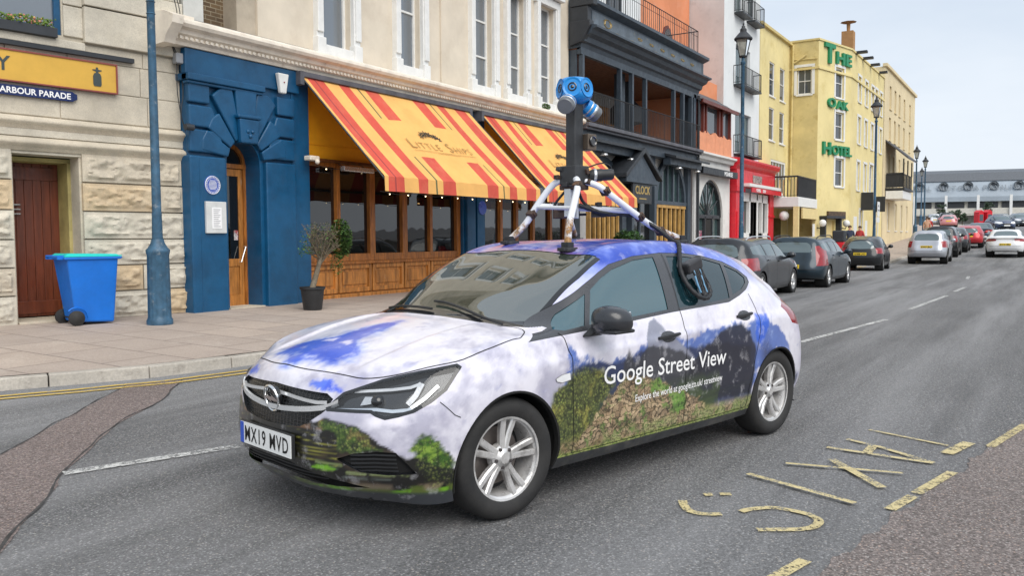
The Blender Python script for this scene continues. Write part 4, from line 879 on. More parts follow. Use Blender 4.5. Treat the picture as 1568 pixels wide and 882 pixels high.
    b = MB(frame((-.86, -.37, .86), (0, 1, 0), (.42, 0, .9), (-.9, 0, .42))); b.tube([(.18*cos(2*pi*i/28), .18*sin(2*pi*i/28), 0) for i in range(28)], .016, 8, closed=True); b.box(-.17, .17, -.025, .025, -.01, .01); b.box(-.03, .03, -.17, 0, -.01, .01); b.build('steering_wheel', m['dash_plastic'], root, smooth=True)
    b = MB(); b.box(-1.02, -.98, -.11, .11, 1.235, 1.295); b.tube([(-1.0, 0, 1.27), (-.99, 0, 1.36)], .012); b.build('rear_view_mirror', m['black_plastic'], root, bevel=.01)
    # wheels
    tyre_rim(root, -.01, .768, .316, .205, .217, 1, None, steer=R_(-4)); tyre_rim(root, -.01, -.775, .316, .205, .215, -1, None, steer=R_(-4))
    tyre_rim(root, -2.662, .775, .316, .205, .217, 1, None); tyre_rim(root, -2.662, -.775, .316, .205, .215, -1, None)
    return root, full
# ---------------------------------------------------------------- camera rig on the roof (car metres)
def rust_white():
    b = NB('chipped_white_paint'); a = b.noise(7, 8, .75); z = b.n('ShaderNodeSeparateXYZ'); b.l(b.co(), z.inputs[0])
    m = b.n('ShaderNodeMapRange'); m.inputs[1].default_value = 1.36; m.inputs[2].default_value = 1.62; m.inputs[3].default_value = .34; m.inputs[4].default_value = .0; b.l(z.outputs[2], m.inputs[0])
    ad = b.n('ShaderNodeMath', operation='ADD'); b.l(a, ad.inputs[0]); b.l(m.outputs[0], ad.inputs[1])
    c = b.mix(b.ramp(ad.outputs[0], [(.60, (0, 0, 0)), (.72, (1, 1, 1))]), (.70, .72, .76), b.ramp(b.noise(30, 4), [(.3, (.05, .022, .012)), (.7, (.42, .22, .06))]))
    b.l(c, b.p.inputs['Base Color']); b.p.inputs['Roughness'].default_value = .4; b.bump(a, .2, .004); return b.m
def camera_rig(root, bv):
    rw = rust_white(); dk = mat('rig_grey', (.045, .047, .050), rough=.45, metal=.3, var=.3, vscale=9, dirt=(.12, .11, .10), dirt_at=(.6, .85), dscale=8); br = mat('bracket_brown', (.055, .032, .022), rough=.6, var=.5, vscale=14, dirt=(.25, .12, .05), dirt_at=(.55, .75), dscale=12)
    bl = mat('camera_blue', (.010, .25, .66), rough=.30, var=.06, coat=.3); sv = mat('ring_silver', (.62, .64, .66), rough=.3, metal=.7); lens = mat('lens_black', (.004, .004, .006), rough=.05, coat=1); pl = MATS['black_plastic']
    def rz(x, y):
        h = bv.ray_cast(Vector((x, y, 3)), Vector((0, 0, -1))); return h[0].z
    feet = {'fl': (-.995, .37), 'fr': (-1.17, -.33), 'rl': (-2.20, .37), 'rr': (-1.86, -.34)}
    top = Vector((-1.45, 0, 1.83))
    fr = MB(); fr.box(-1.54, -1.40, -.075, .075, 1.765, 1.80); frame_ = fr.build('rig_plate', br, root, bevel=.006)
    def leg(pts, name='rig_leg', r=.023):
        b = MB(); b.tube(spline(pts, 8), r, 14); return b.build(name, rw, frame_, smooth=True)
    z = {k: rz(*v) for k, v in feet.items()}
    leg([(*feet['fl'], z['fl']+.03), (-1.09, .30, 1.52), (-1.21, .23, 1.65), (-1.33, .155, 1.765), (-1.40, .09, 1.825), (-1.45, .02, 1.84)])
    leg([(*feet['fr'], z['fr']+.03), (-1.27, -.28, 1.53), (-1.33, -.22, 1.66), (-1.39, -.15, 1.785), (-1.42, -.09, 1.83), (-1.46, -.02, 1.84)])
    leg([(*feet['rr'], z['rr']+.03), (-1.72, -.26, 1.56), (-1.62, -.19, 1.68), (-1.52, -.11, 1.80), (-1.48, -.03, 1.84)])
    leg([(*feet['rl'], z['rl']+.03), (-1.99, .31, 1.50), (-1.81, .25, 1.61), (-1.63, .19, 1.73), (-1.56, .14, 1.79), (-1.50, .03, 1.835)])
    leg([(-1.33, -.22, 1.66), (-1.81, .245, 1.62)], 'cross_tube', .020); leg([(-1.19, .225, 1.63), (-1.33, -.22, 1.65)], 'cross_tube', .014)
    for k, (x, y) in feet.items():
        b = MB(); b.lathe([(0, 0), (.052, 0), (.052, .022), (.030, .030), (0, .032)], c=(x, y, z[k]-.004), n=16)
        b.box(x-.065, x+.065, y-.030, y+.030, z[k], z[k]+.022); b.box(x-.028, x+.028, y-.03, y+.03, z[k]+.02, z[k]+.055); b.build('rig_foot', pl, frame_, bevel=.004)
    for (x, y, zz) in ((-1.30, -.245, 1.60), (-1.86, .265, 1.58), (-2.03, .32, 1.48), (-1.35, .14, 1.785), (-1.60, .17, 1.755)):
        b = MB(Matrix.Translation((x, y, zz)) @ Matrix.Rotation(.7, 4, 'Y')); b.box(-.024, .024, -.030, .030, -.026, .026); b.box(-.012, .012, -.042, .042, -.016, .016); b.build('clamp', br, frame_, bevel=.005)
    for (x, y, zz) in ((-1.50, -.06, 1.63), (-1.66, .06, 1.63), (-1.44, -.10, 1.62)):
        b = MB(Matrix.Translation((x, y, zz)) @ Matrix.Rotation(-.7, 4, 'Z')); b.box(-.05, .05, -.028, .028, -.05, .03); b.box(-.02, .02, -.04, .04, .0, .055); b.build('junction_box', br if y < 0 else pl, frame_, bevel=.006)
    b = MB(); b.box(-1.43, -1.40, -.03, .03, 1.58, 1.78); b.box(-1.50, -1.475, -.02, .02, 1.57, 1.79); b.build('centre_stay', sv, frame_, bevel=.004)
    # mast
    T = Matrix.Translation((-1.475, 0, 0))
    b = MB(T); b.box(-.045, .045, -.045, .045, 1.80, 2.38); mast = b.build('camera_mast', dk, root, bevel=.012, seg=3)
    b = MB(T); b.box(-.070, .074, -.074, .074, 1.80, 1.93); b.box(-.085, .085, -.05, .05, 1.785, 1.80); b.build('mast_base', dk, mast, bevel=.008)
    for i in range(7):
        b = MB(T @ Matrix.Translation((.085*cos(i*2.1), .09*sin(i*1.7), 1.80+.018*i)) @ Matrix.Rotation(i, 4, 'Y')); b.box(-.018, .018, -.02, .02, -.014, .014); b.build('bracket', br if i % 2 else dk, mast, bevel=.004)
    b = MB(T); b.box(-.135, -.046, -.01, .085, 2.04, 2.15); b.box(-.14, -.13, .005, .07, 2.055, 2.135); sb = b.build('side_sensor', mat('sensor_bronze', (.13, .10, .075), rough=.4, metal=.4), mast, bevel=.010)
    b = MB(frame((-1.475-.09, .088, 2.10), (1, 0, 0), (0, 0, 1), (0, 1, 0))); b.lathe([(0, .004), (.022, .004), (.03, .012), (.036, .008), (.036, -.01)], n=20); b.build('sensor_lens', lens, sb, smooth=True)
    cyl = MB(frame((-1.555, .06, 1.865), (0, 0, 1), (.55, .83, 0), (-.83, .55, .06))); cyl.lathe([(0, 0), (.030, 0), (.042, .02), (.044, .09), (.040, .10), (.040, .16), (.034, .175), (0, .175)], n=20); cc = cyl.build('side_camera', pl, mast, smooth=True)
    b = MB(frame((-1.555, .06, 1.865), (0, 0, 1), (.55, .83, 0), (-.83, .55, .06))); b.lathe([(.0445, .03), (.047, .035), (.047, .045), (.0445, .05)], n=20); b.build('ring', sv, cc, smooth=True)
    # blue camera ball
    hc = Vector((-1.475, 0, 2.445)); TH = Matrix.Translation(hc)
    b = MB(TH); N_ = 28
    vs = []; 
    for i in range(N_+1):
        a = pi*i/N_
        for j in range(2*N_):
            t = 2*pi*j/(2*N_); d = Vector((sin(a)*cos(t), sin(a)*sin(t), cos(a))); r = .132; zs = .78
            p = Vector((d.x*r, d.y*r, d.z*r*zs))
            # flat dished faces for the cameras, seven round the ball
            for k in range(6):
                q = R_(60*k+34); ax = Vector((cos(q), sin(q), .10)).normalized(); h = p.dot(ax)
                lim = .104
                if h > lim: p = p-ax*(h-lim)*.95
            if p.z > .082: p.z = .082+(p.z-.082)*.3
            vs.append(p)
    b.add(vs, [(i*2*N_+j, (i+1)*2*N_+j, (i+1)*2*N_+(j+1) % (2*N_), i*2*N_+(j+1) % (2*N_)) for i in range(N_) for j in range(2*N_)])
    hd = b.build('camera_ball', bl, root, smooth=True, ang=70)
    for k in range(6):
        q = R_(60*k+34); ax = Vector((cos(q), sin(q), .10)).normalized(); x_ = Vector((0, 0, 1)).cross(ax).normalized(); y_ = ax.cross(x_)
        Tk = TH @ frame(ax*.1045, x_, y_, ax)
        b = MB(Tk); b.lathe([(.066, .006), (.060, .005), (.036, -.010), (.030, -.006)], n=24); b.build('lens_dish', bl, hd, smooth=True)
        b = MB(Tk); b.lathe([(.031, -.004), (.031, .004), (.026, .007), (.023, .001), (0, -.001)], n=24); b.lathe([(0, .003), (.013, .001), (.016, -.002)], n=16); b.build('camera_lens', lens, hd, smooth=True)
    # two laser scanners hanging at angles under the ball
    for (c, ax) in (((-1.37, .03, 2.345), (.78, .42, -.42)), ((-1.60, .03, 2.325), (-.80, .25, -.55))):
        ax = Vector(ax).normalized(); x_ = ax.cross(Vector((0, 0, 1))).normalized(); y_ = ax.cross(x_)
        F = frame(c, x_, y_, ax)
        b = MB(F); b.lathe([(0, -.05), (.052, -.05), (.056, -.03), (.056, .018), (.058, .02)], n=28); o = b.build('laser_scanner', bl, hd, smooth=True)
        b = MB(F); b.lathe([(.0575, .012), (.060, .015), (.060, .028), (.0575, .031)], n=28); b.lathe([(.0575, -.022), (.0590, -.019), (.0590, -.012), (.0575, -.010)], n=28); b.build('ring', sv, o, smooth=True)
        b = MB(F); b.lathe([(.0565, .030), (.056, .066), (.050, .074), (0, .074)], n=28); b.build('scanner_window', mat('scanner_grey', (.16, .17, .18), rough=.35, metal=.3), o, smooth=True)
    # cables
    def cable(pts, r, name='cable', par=frame_, mt=None, ribs=False):
        P = spline(pts, 10); 
        if ribs: P = dense(P, .008); rr = [r*(1+.10*sin(i*1.25)) for i in range(len(P))]
        else: rr = r
        b = MB(); b.tube(P, rr, 9); return b.build(name, mt or pl, par, smooth=True)
    cab = mat('cable_black', (.012, .013, .016), rough=.55)
    cable([(-1.50, .02, 1.66), (-1.68, .12, 1.60), (-1.82, .22, 1.60), (-1.96, .34, 1.50), (-1.97, .46, 1.415), (-1.85, .60, 1.395), (-1.72, .70, 1.31), (-1.65, .76, 1.22), (-1.64, .82, 1.13), (-1.68, .875, 1.06), (-1.76, .885, 1.045), (-1.82, .87, 1.08), (-1.84, .83, 1.14), (-1.82, .79, 1.20)], .0155, 'cable_hose', root, cab, True)
    cable([(-1.46, .04, 1.78), (-1.55, .02, 1.68), (-1.62, .10, 1.615), (-1.74, .16, 1.60), (-1.84, .26, 1.585)], .011, par=frame_, mt=cab); cable([(-1.44, -.03, 1.78), (-1.40, -.12, 1.66), (-1.46, -.12, 1.60), (-1.60, .0, 1.60)], .009, mt=cab)
    cable([(-1.56, .03, 1.92), (-1.66, .09, 1.955), (-1.72, .12, 1.93), (-1.73, .12, 1.88)], .005, mt=cab)
    b = MB(Matrix.Translation((-1.76, .765, 1.255)) @ Matrix.Rotation(.3, 4, 'Y') @ Matrix.Scale(.82, 4)); b.box(-.085, .11, -.035, .055, -.045, .045); b.box(-.10, -.06, -.02, .045, -.04, .05); bx = b.build('connector_box', mat('connector', (.03, .03, .034), rough=.4), root, bevel=.014)
    for i in range(7):
        x = -1.71-.018*i; cable([(x, .80, 1.235), (x-.01, .83, 1.17), (x-.004*i, .855, 1.11), (-1.74-.006*i, .875, 1.06)], .0065, 'lead', bx, cab)
    for s, x in ((1, -1.73), (1, -1.80)):
        cable([(x, .80, 1.23), (x+.02, .845, 1.14), (x+.015, .87, 1.08)], .007, 'lead', bx, mat('cable_blue', (.10, .25, .40), rough=.4))
# ================================================================ ground
def ray_(u, v): return cF + cR*((u-784)/CAM_F) - cU*((v-441)/CAM_F)
def wp(u, v, Y=12.3):
    """place on an upright plane along the street, from measurements taken on the photograph"""
    d = ray_(u, v); t = Y/d.y; return d.x*t, CAM_H+d.z*t
def gp(u, v, z=0):
    d = ray_(u, v); t = (z-CAM_H)/d.z; return d.x*t, d.y*t
_gz0 = gz
def gz(x, y=0): return _gz0(x)-.027*max(0, x-112)
KERB = [(-60, 26), (-8, 14.2), (0, 10.8), (2.4, 9.25), (4.19, 8.42), (5.27, 7.86), (6.55, 7.62), (9, 7.55), (38.0, 7.60), (42.6, 7.55), (43.6, 6.75), (45, 6.45), (70, 6.3), (95, 6.6), (160, 12)]
def ky(x):
    for (a, b), (c, d) in zip(KERB, KERB[1:]):
        if a <= x <= c: return b+(d-b)*(x-a)/(c-a)
    return KERB[-1][1]
def strip(name, pts, material, z=.004, hw=None, off_noise=0, kind='structure'):
    """thin sheet on the road from an outline"""
    bm = bmesh.new(); P = dense([Vector((p[0], p[1], 0)) for p in pts], .035 if off_noise else .12, True)
    vs = []
    for i, p in enumerate(P):
        n = noise.noise(Vector((p.x*3, p.y*3, 4)))*off_noise+noise.noise(Vector((p.x*14, p.y*14, 2)))*off_noise*.35; vs.append(bm.verts.new((p.x+n, p.y+n*.7, gz(p.x)+z)))
    bm.faces.new(vs); bmesh.ops.triangulate(bm, faces=bm.faces[:]); bmesh.ops.recalc_face_normals(bm, faces=bm.faces)
    me = bpy.data.meshes.new(name); bm.to_mesh(me); bm.free(); me.materials.append(material); o = bpy.data.objects.new(name, me); COL.objects.link(o); o['kind'] = kind; return o
def bar(p, q, w_, name, material, z=.009, seg=.25):
    p = Vector((*p, 0)); q = Vector((*q, 0)); d = (q-p).normalized(); s = Vector((-d.y, d.x, 0))*w_/2; P = dense([p, q], seg); b = MB(); vs = []
    for k in P: vs += [tuple(k+s+Vector((0, 0, gz(k.x)+z))), tuple(k-s+Vector((0, 0, gz(k.x)+z)))]
    b.add(vs, [(2*i, 2*i+1, 2*i+3, 2*i+2) for i in range(len(P)-1)]); return b
def asphalt(name, base, stone, warm, speck=.5, rough=.85, crack=0, track=0):
    b = NB(name)
    c = b.ramp(b.noise(.45, 7, .65), [(.3, [x*.72 for x in base]), (.7, [x*1.25 for x in base])])
    c = b.mix(b.ramp(b.noise(55, 5, .75), [(.42, (0, 0, 0)), (.60, (.9, .9, .9))]), c, [x*.30 for x in base]); c = b.mix(b.ramp(b.noise(70, 3, .7, stretch=(1.3, 1, 1)), [(.52, (0, 0, 0)), (.66, (.8, .8, .8))]), c, [min(1, x*2.0) for x in base])
    c = b.mix(b.ramp(b.noise(24, 7, .85), [(.46, (0, 0, 0)), (.60, (.75, .75, .75))]), c, [x*.40 for x in base]); c = b.mix(b.ramp(b.noise(30, 7, .85, stretch=(1, 1.2, 1)), [(.53, (0, 0, 0)), (.66, (.7, .7, .7))]), c, [min(1, x*1.9) for x in base])
    v = b.n('ShaderNodeTexVoronoi'); v.inputs['Scale'].default_value = 75; b.l(b.co(), v.inputs['Vector'])
    sep = b.n('ShaderNodeSeparateColor'); b.l(v.outputs['Color'], sep.inputs[0])
    m1 = b.ramp(sep.outputs[0], [(1-speck*.55, (0, 0, 0)), (1-speck*.45, (1, 1, 1))]); m2 = b.ramp(v.outputs['Distance'], [(.25, (1, 1, 1)), (.5, (0, 0, 0))])
    mm = b.mix(1.0, m1, m2, 'MULTIPLY')
    stc = b.ramp(sep.outputs[1], [(.2, [x*.8 for x in stone]), (.55, stone), (.8, warm)])
    c = b.mix(mm, c, stc)
    v3 = b.n('ShaderNodeTexVoronoi'); v3.inputs['Scale'].default_value = 9; b.l(b.co(), v3.inputs['Vector']); s3 = b.n('ShaderNodeSeparateColor'); b.l(v3.outputs['Color'], s3.inputs[0])
    c = b.mix(b.mix(1.0, b.ramp(s3.outputs[0], [(.93, (0, 0, 0)), (.95, (1, 1, 1))]), b.ramp(v3.outputs['Distance'], [(.06, (.6, .6, .6)), (.13, (0, 0, 0))]), 'MULTIPLY'), c, (.42, .42, .42))
    if track:
        x = b.noise(.9, 4, .6, stretch=(.07, 1.1, 1)); c = b.mix(b.ramp(x, [(.42, (0, 0, 0)), (.66, (.42, .42, .42))]), c, [x_*2.1 for x_ in base]); x = b.noise(1.3, 5, .7, stretch=(.10, 1.0, 1)); c = b.mix(b.ramp(x, [(.50, (0, 0, 0)), (.68, (.55, .55, .55))]), c, [x_*.42 for x_ in base])
    b.l(c, b.p.inputs['Base Color']); b.p.inputs['Roughness'].default_value = rough; b.p.inputs['Specular IOR Level'].default_value = .35
    bp = b.bump(b.noise(45, 6, .8), .75, .015); b.bump(v.outputs['Distance'], .35, .012, bp); return b.m
def worn(name, base, under=(.075, .078, .085), amt=.52, scale=9):
    """painted line worn through to the road"""
    b = NB(name); n = b.noise(scale, 8, .8); n2 = b.noise(60, 4, .8)
    ad = b.n('ShaderNodeMath', operation='ADD'); ad.inputs[1].default_value = 0; mm = b.n('ShaderNodeMath', operation='MULTIPLY'); mm.inputs[1].default_value = .5; b.l(n, ad.inputs[0]); b.l(n2, ad.inputs[1]); b.l(ad.outputs[0], mm.inputs[0])
    f = b.ramp(mm.outputs[0], [(amt, (0, 0, 0)), (amt+.045, (1, 1, 1))])
    c = b.ramp(b.noise(4, 5), [(.3, [x*.8 for x in base]), (.7, base)])
    b.l(c, b.p.inputs['Base Color']); b.p.inputs['Roughness'].default_value = .7
    tr = b.n('ShaderNodeBsdfTransparent'); ms = b.n('ShaderNodeMixShader'); b.l(f, ms.inputs[0]); b.l(b.p.outputs[0], ms.inputs[1]); b.l(tr.outputs[0], ms.inputs[2]); b.l(ms.outputs[0], b.o.inputs[0]); return b.m
def ground():
    RA = asphalt('asphalt', (.185, .185, .188), (.42, .42, .42), (.40, .36, .32), .46, track=1)
    b = MB(); X = [-300, -120, -40]+[-20+2*i for i in range(100)]+[200, 240, 300, 420, 700]; Yv = [-300, -80, -20, 0, 4, 8, 40, 300]
    vs = [(x, y, gz(max(-1, x))) for x in X for y in Yv]; n = len(Yv)
    b.add(vs, [(i*n+j, (i+1)*n+j, (i+1)*n+j+1, i*n+j+1) for i in range(len(X)-1) for j in range(n-1)])
    struct(b.build('road', RA, smooth=True))
    # old trench strip and coarser, redder lane towards the sea
    T1 = asphalt('trench_fill', (.235, .190, .178), (.42, .38, .36), (.42, .31, .25), .62)
    L_ = [(194, 590.4), (97, 643), (0, 699), (-60, 735)]; Rg = [(-30, 880), (0, 850), (27, 811), (74, 761), (97, 726), (176, 652), (248, 614), (277, 583)]
    strip('road_patch', [gp(*q) for q in L_]+[(-1.6, 2.6), (-.6, 1.2)]+[gp(*q) for q in Rg], T1, .004, off_noise=.07)
    T2 = asphalt('coarse_lane', (.240, .205, .192), (.46, .43, .41), (.46, .34, .28), .68)
    lane = [gp(*q) for q in [(1215, 905), (1253, 881), (1326, 823), (1398, 772), (1460, 725), (1507, 692), (1575, 640)]]
    far = [(12, -.85), (20, -1.2), (35, -1.4), (60, -1.6), (60, -6), (2, -6), (-4, -6), (-4, 0)]
    strip('road_patch', lane+far, T2, .004, off_noise=.09)
    # seams of the trench
    tar = mat('tar_seam', (.045, .044, .045), rough=.7, var=.5, vscale=20)
    for q in ([(277, 583), (248, 614), (176, 652), (97, 726), (74, 761), (27, 811), (0, 850)], [(194, 590), (97, 643), (0, 699)]):
        P = dense(spline([Vector((*gp(*a), 0)) for a in q], 4), .05); b = MB(); vs = []
        for i, p in enumerate(P):
            d = (P[min(i+1, len(P)-1)]-P[max(i-1, 0)]).normalized(); s = Vector((-d.y, d.x, 0))*(.003+.012*abs(noise.noise(p*3))); jt = Vector((noise.noise(p*2.2), noise.noise(p*2.2+Vector((9, 0, 0))), 0))*.04
            vs += [tuple(p+s+jt+Vector((0, 0, .007))), tuple(p-s+jt+Vector((0, 0, .007)))]
        b.add(vs, [(2*i, 2*i+1, 2*i+3, 2*i+2) for i in range(len(P)-1)]); struct(b.build('road_seam', tar, fix=False))
    # painted lines
    W_ = worn('white_line', (.62, .62, .60), amt=.49); Yl = worn('yellow_line', (.62, .43, .10), amt=.52); Yt = worn('yellow_taxi', (.62, .52, .27), amt=.505, scale=9)
    b = MB()
    for (p, q) in (((97, 727), (365, 685)), ((1225, 525), (1357, 490)), ((1394, 474), (1450, 453)), ((1462, 447), (1478, 440))):
        t = bar(gp(*p), gp(*q), .10, '', None); b.add(t.v, t.f)
    for x in (31.5,): t = bar((x, 1.84+(x-25)*.045), (x+2, 1.84+(x-23)*.045), .10, '', None); b.add(t.v, t.f)
    struct(b.build('centre_line', W_, fix=False))
    b = MB()
    for off in (.22, .40):
        P = []
        for (x, y) in [(x, ky(x)) for x in [-8+i*.35 for i in range(145)]]:
            P.append(Vector((x, y-off-(.10 if x > 4.6 else .16), 0)))
        vs = []
        for i, p in enumerate(P):
            d = (P[min(i+1, len(P)-1)]-P[max(i-1, 0)]).normalized(); s = Vector((-d.y, d.x, 0))*.036; vs += [tuple(p+s+Vector((0, 0, gz(p.x)+.009))), tuple(p-s+Vector((0, 0, gz(p.x)+.009)))]
        b.add(vs, [(2*i, 2*i+1, 2*i+3, 2*i+2) for i in range(len(P)-1)])
    struct(b.build('double_yellow_line', Yl, fix=False))
    b = MB(); zz_ = .008
    for p, q, w_ in (((1331, 660), (1452, 684.5), .035), ((1449, 697), (1484, 680), .085), ((1297, 675), (1343, 686), .04), ((1343, 686), (1429, 712), .045), ((1266, 688), (1429, 712.5), .045), ((1337, 686), (1328, 696), .06), ((1273, 707), (1351, 751), .058), ((1203, 713.5), (1383, 729), .036), ((1145, 730), (1310, 776), .045)):
        zz_ += .0012; t = bar(gp(*p), gp(*q), w_, '', None, z=zz_, seg=.1); b.add(t.v, t.f)
    for cv in ([(1045, 769), (1048, 777), (1056, 785), (1078, 790), (1105, 790)], [(1134, 786), (1150, 782.5), (1181, 780), (1215, 785), (1242, 792), (1254, 801), (1245, 810), (1222, 813.5), (1190, 814), (1159, 814)], [(1078, 760), (1091, 759.5)], [(1102, 759), (1120, 759.5)]):
        P = spline([Vector((*gp(*a), 0)) for a in cv], 6); vs = []
        for i, p in enumerate(P):
            d = (P[min(i+1, len(P)-1)]-P[max(i-1, 0)]).normalized(); s = Vector((-d.y, d.x, 0))*.024; vs += [tuple(p+s+Vector((0, 0, .009))), tuple(p-s+Vector((0, 0, .009)))]
        b.add(vs, [(2*i, 2*i+1, 2*i+3, 2*i+2) for i in range(len(P)-1)])
    struct(b.build('taxi_rank_lettering', Yt, fix=False))
    b = MB()
    for p, q in (((1362, 783), (1398, 762)), ((1403, 758), (1459, 725)), ((1515, 686.5), (1570, 652)), ((1182, 890), (1233, 861)), ((1600, 636), (1660, 600))):
        t = bar(gp(*p), gp(*q), .062, '', None); b.add(t.v, t.f)
    struct(b.build('taxi_rank_outline', Yt, fix=False))
    # pavement
    pv = NB('paving_flags'); br = pv.n('ShaderNodeTexBrick'); br.offset = .45; br.inputs['Scale'].default_value = 1.0
    br.inputs['Brick Width'].default_value = 1.05; br.inputs['Row Height'].default_value = .75; br.inputs['Mortar Size'].default_value = .011; br.inputs['Mortar Smooth'].default_value = .3; br.inputs['Bias'].default_value = 0
    br.inputs['Color1'].default_value = lin((.48, .395, .33)); br.inputs['Color2'].default_value = lin((.41, .345, .30)); br.inputs['Mortar'].default_value = lin((.11, .09, .08))
    mpn = pv.n('ShaderNodeMapping'); mpn.inputs['Rotation'].default_value = (0, 0, R_(90)); pv.l(pv.co(), mpn.inputs[0]); 
    dist = pv.noise(2.2, 3); va = pv.n('ShaderNodeVectorMath', operation='SCALE'); va.inputs['Scale'].default_value = .03; cxyz = pv.n('ShaderNodeCombineXYZ'); pv.l(dist, cxyz.inputs[0]); pv.l(dist, cxyz.inputs[1]); pv.l(cxyz.outputs[0], va.inputs[0])
    vb = pv.n('ShaderNodeVectorMath', operation='ADD'); pv.l(mpn.outputs[0], vb.inputs[0]); pv.l(va.outputs[0], vb.inputs[1]); pv.l(vb.outputs[0], br.inputs[0])
    c = pv.mix(pv.ramp(pv.noise(.9, 8, .7), [(.38, (0, 0, 0)), (.72, (.6, .6, .6))]), br.outputs[0], (.30, .24, .20))
    c = pv.mix(pv.ramp(pv.noise(2.8, 8, .75), [(.55, (0, 0, 0)), (.72, (.5, .5, .5))]), c, (.56, .50, .43)); c = pv.mix(pv.ramp(pv.noise(45, 4, .8), [(.33, (.5, .5, .5)), (.55, (0, 0, 0))]), c, (.20, .165, .14))
    pv.l(c, pv.p.inputs['Base Color']); pv.p.inputs['Roughness'].default_value = .85; bb = pv.bump(br.outputs['Fac'], -.5, .01); pv.bump(pv.noise(50, 5, .7), .25, .006, bb)
    b = MB(); xs = [-60, -30, -15]+[-10+.7*i for i in range(100)]+[62, 66, 70, 75, 80, 85, 90, 95, 110, 130, 160]; vs = []
    def pz(x, y): k = ky(x); return gz(x)+.125+.085*min(1.3, max(0, (y-k-.16)/(12.3-k)))
    for x in xs:
        k = ky(x)+.15
        for t in (0, .33, .66, 1): vs.append((x, k+(24-k)*t if x < -3 else k+(14.4-k)*t, pz(x, k+(14.4-k)*t)))
    b.add(vs, [(4*i+j, 4*i+4+j, 4*i+5+j, 4*i+1+j) for i in range(len(xs)-1) for j in range(3)]); struct(b.build('pavement', pv.m, smooth=True))
    km = mat('kerb_stone', (.52, .48, .42), rough=.8, var=.25, vscale=3, bump=.35, bscale=40, dirt=(.15, .13, .11), dirt_at=(.5, .8), dscale=6, fine=.5)
    b = MB(); s = 0; pts = dense([Vector((*p, 0)) for p in KERB[1:]], .115)
    acc = [0]
    for p, q in zip(pts, pts[1:]): acc.append(acc[-1]+(q-p).length)
    Lk = .93; n = int(acc[-1]/Lk)
    def at(d):
        lo = 0; hi = len(acc)-1
        while hi-lo > 1:
            m_ = (lo+hi)//2
            if acc[m_] <= d: lo = m_
            else: hi = m_
        t = (d-acc[lo])/max(1e-6, acc[hi]-acc[lo]); return pts[lo].lerp(pts[hi], t)
    for i in range(n):
        a = at(i*Lk+.006); c2 = at((i+1)*Lk-.006); d = (c2-a).normalized(); s_ = Vector((-d.y, d.x, 0)); h = .122+.006*random.uniform(-1, 1); j = random.uniform(-.006, .006)
        za, zc = gz(a.x), gz(c2.x); q = [a+s_*j, c2+s_*j, c2+s_*.16, a+s_*.16]; q2 = [a+s_*(j+.018), c2+s_*(j+.018), c2+s_*.16, a+s_*.16]
        b.hexa([(p.x, p.y, z_-.1) for p, z_ in zip(q, (za, zc, zc, za))], [(p.x, p.y, z_+h) for p, z_ in zip(q2, (za, zc, zc, za))])
    struct(b.build('kerb', km, bevel=.012))
    # the far side of the harbour road: low sea wall behind the camera (seen in the shop glass)
    t = thing('sea_wall', 'low grey stone sea wall along the harbour side of the road', 'wall', (0, -16, 0)); b = MB(); b.box(-60, 120, -.3, .3, 0, 1.1); b.build('wall_body', mat('sea_stone', (.25, .24, .22), rough=.9, var=.3, bump=.4, bscale=8), t); b = MB(); b.box(-60, 120, -.38, .38, 1.1, 1.25); b.build('coping', mat('sea_stone', (.25, .24, .22)), t, bevel=.03)
    return pz
PZ = ground()
# ================================================================ building kit
glass('pane', (.15, .18, .215), opacity=.75, rough=.015, wav=.12, ior=2.3)
glass('pane_dark', (.012, .012, .012), opacity=.50, rough=.015, wav=.10, ior=1.8)
glass('pane_far', (.06, .07, .08), opacity=1.0, rough=.05, ior=1.6)
mat('white_gloss', (.74, .74, .72), rough=.4, var=.08, vscale=5, dirt=(.45, .43, .38), dirt_at=(.6, .85), dscale=5)
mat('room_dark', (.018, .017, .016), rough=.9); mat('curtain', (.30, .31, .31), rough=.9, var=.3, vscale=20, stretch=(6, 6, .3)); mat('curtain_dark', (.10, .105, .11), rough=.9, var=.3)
mat('blue_paint', (.003, .070, .168), rough=.42, var=.22, vscale=2.2, bump=.35, bscale=18, dirt=(.006, .088, .20), dirt_at=(.45, .75), dscale=3)
mat('wood_stain', (.40, .145, .028), rough=.38, var=.45, vscale=3, stretch=(5, 5, .6), bump=.15, bscale=60, dirt=(.14, .045, .010), dirt_at=(.45, .75), dscale=4)
mat('wood_panel', (.46, .185, .040), rough=.45, var=.5, vscale=2.2, stretch=(6, 6, .8), bump=.2, bscale=50, dirt=(.50, .36, .24), dirt_at=(.62, .72), dscale=3.4)
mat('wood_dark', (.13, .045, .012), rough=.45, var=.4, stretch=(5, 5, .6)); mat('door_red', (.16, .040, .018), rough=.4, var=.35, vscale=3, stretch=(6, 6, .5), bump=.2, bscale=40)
mat('cream', (.66, .585, .475), rough=.85, var=.10, vscale=.9, bump=.2, bscale=22, dirt=(.55, .47, .37), dirt_at=(.5, .8), dscale=1.2); mat('cream_trim', (.74, .67, .57), rough=.7, var=.14, vscale=3, bump=.12, bscale=30, dirt=(.42, .33, .26), dirt_at=(.56, .76), dscale=4)
mat('yellow_fascia', (.80, .36, .012), rough=.5, var=.08); mat('charcoal_blue', (.045, .062, .082), rough=.45, var=.2, vscale=3); mat('charcoal', (.028, .032, .038), rough=.5, var=.2)
mat('lead', (.10, .10, .115), rough=.6, var=.3); mat('iron', (.022, .024, .028), rough=.5, var=.2)
mat('brass', (.55, .38, .12), rough=.35, metal=.6)

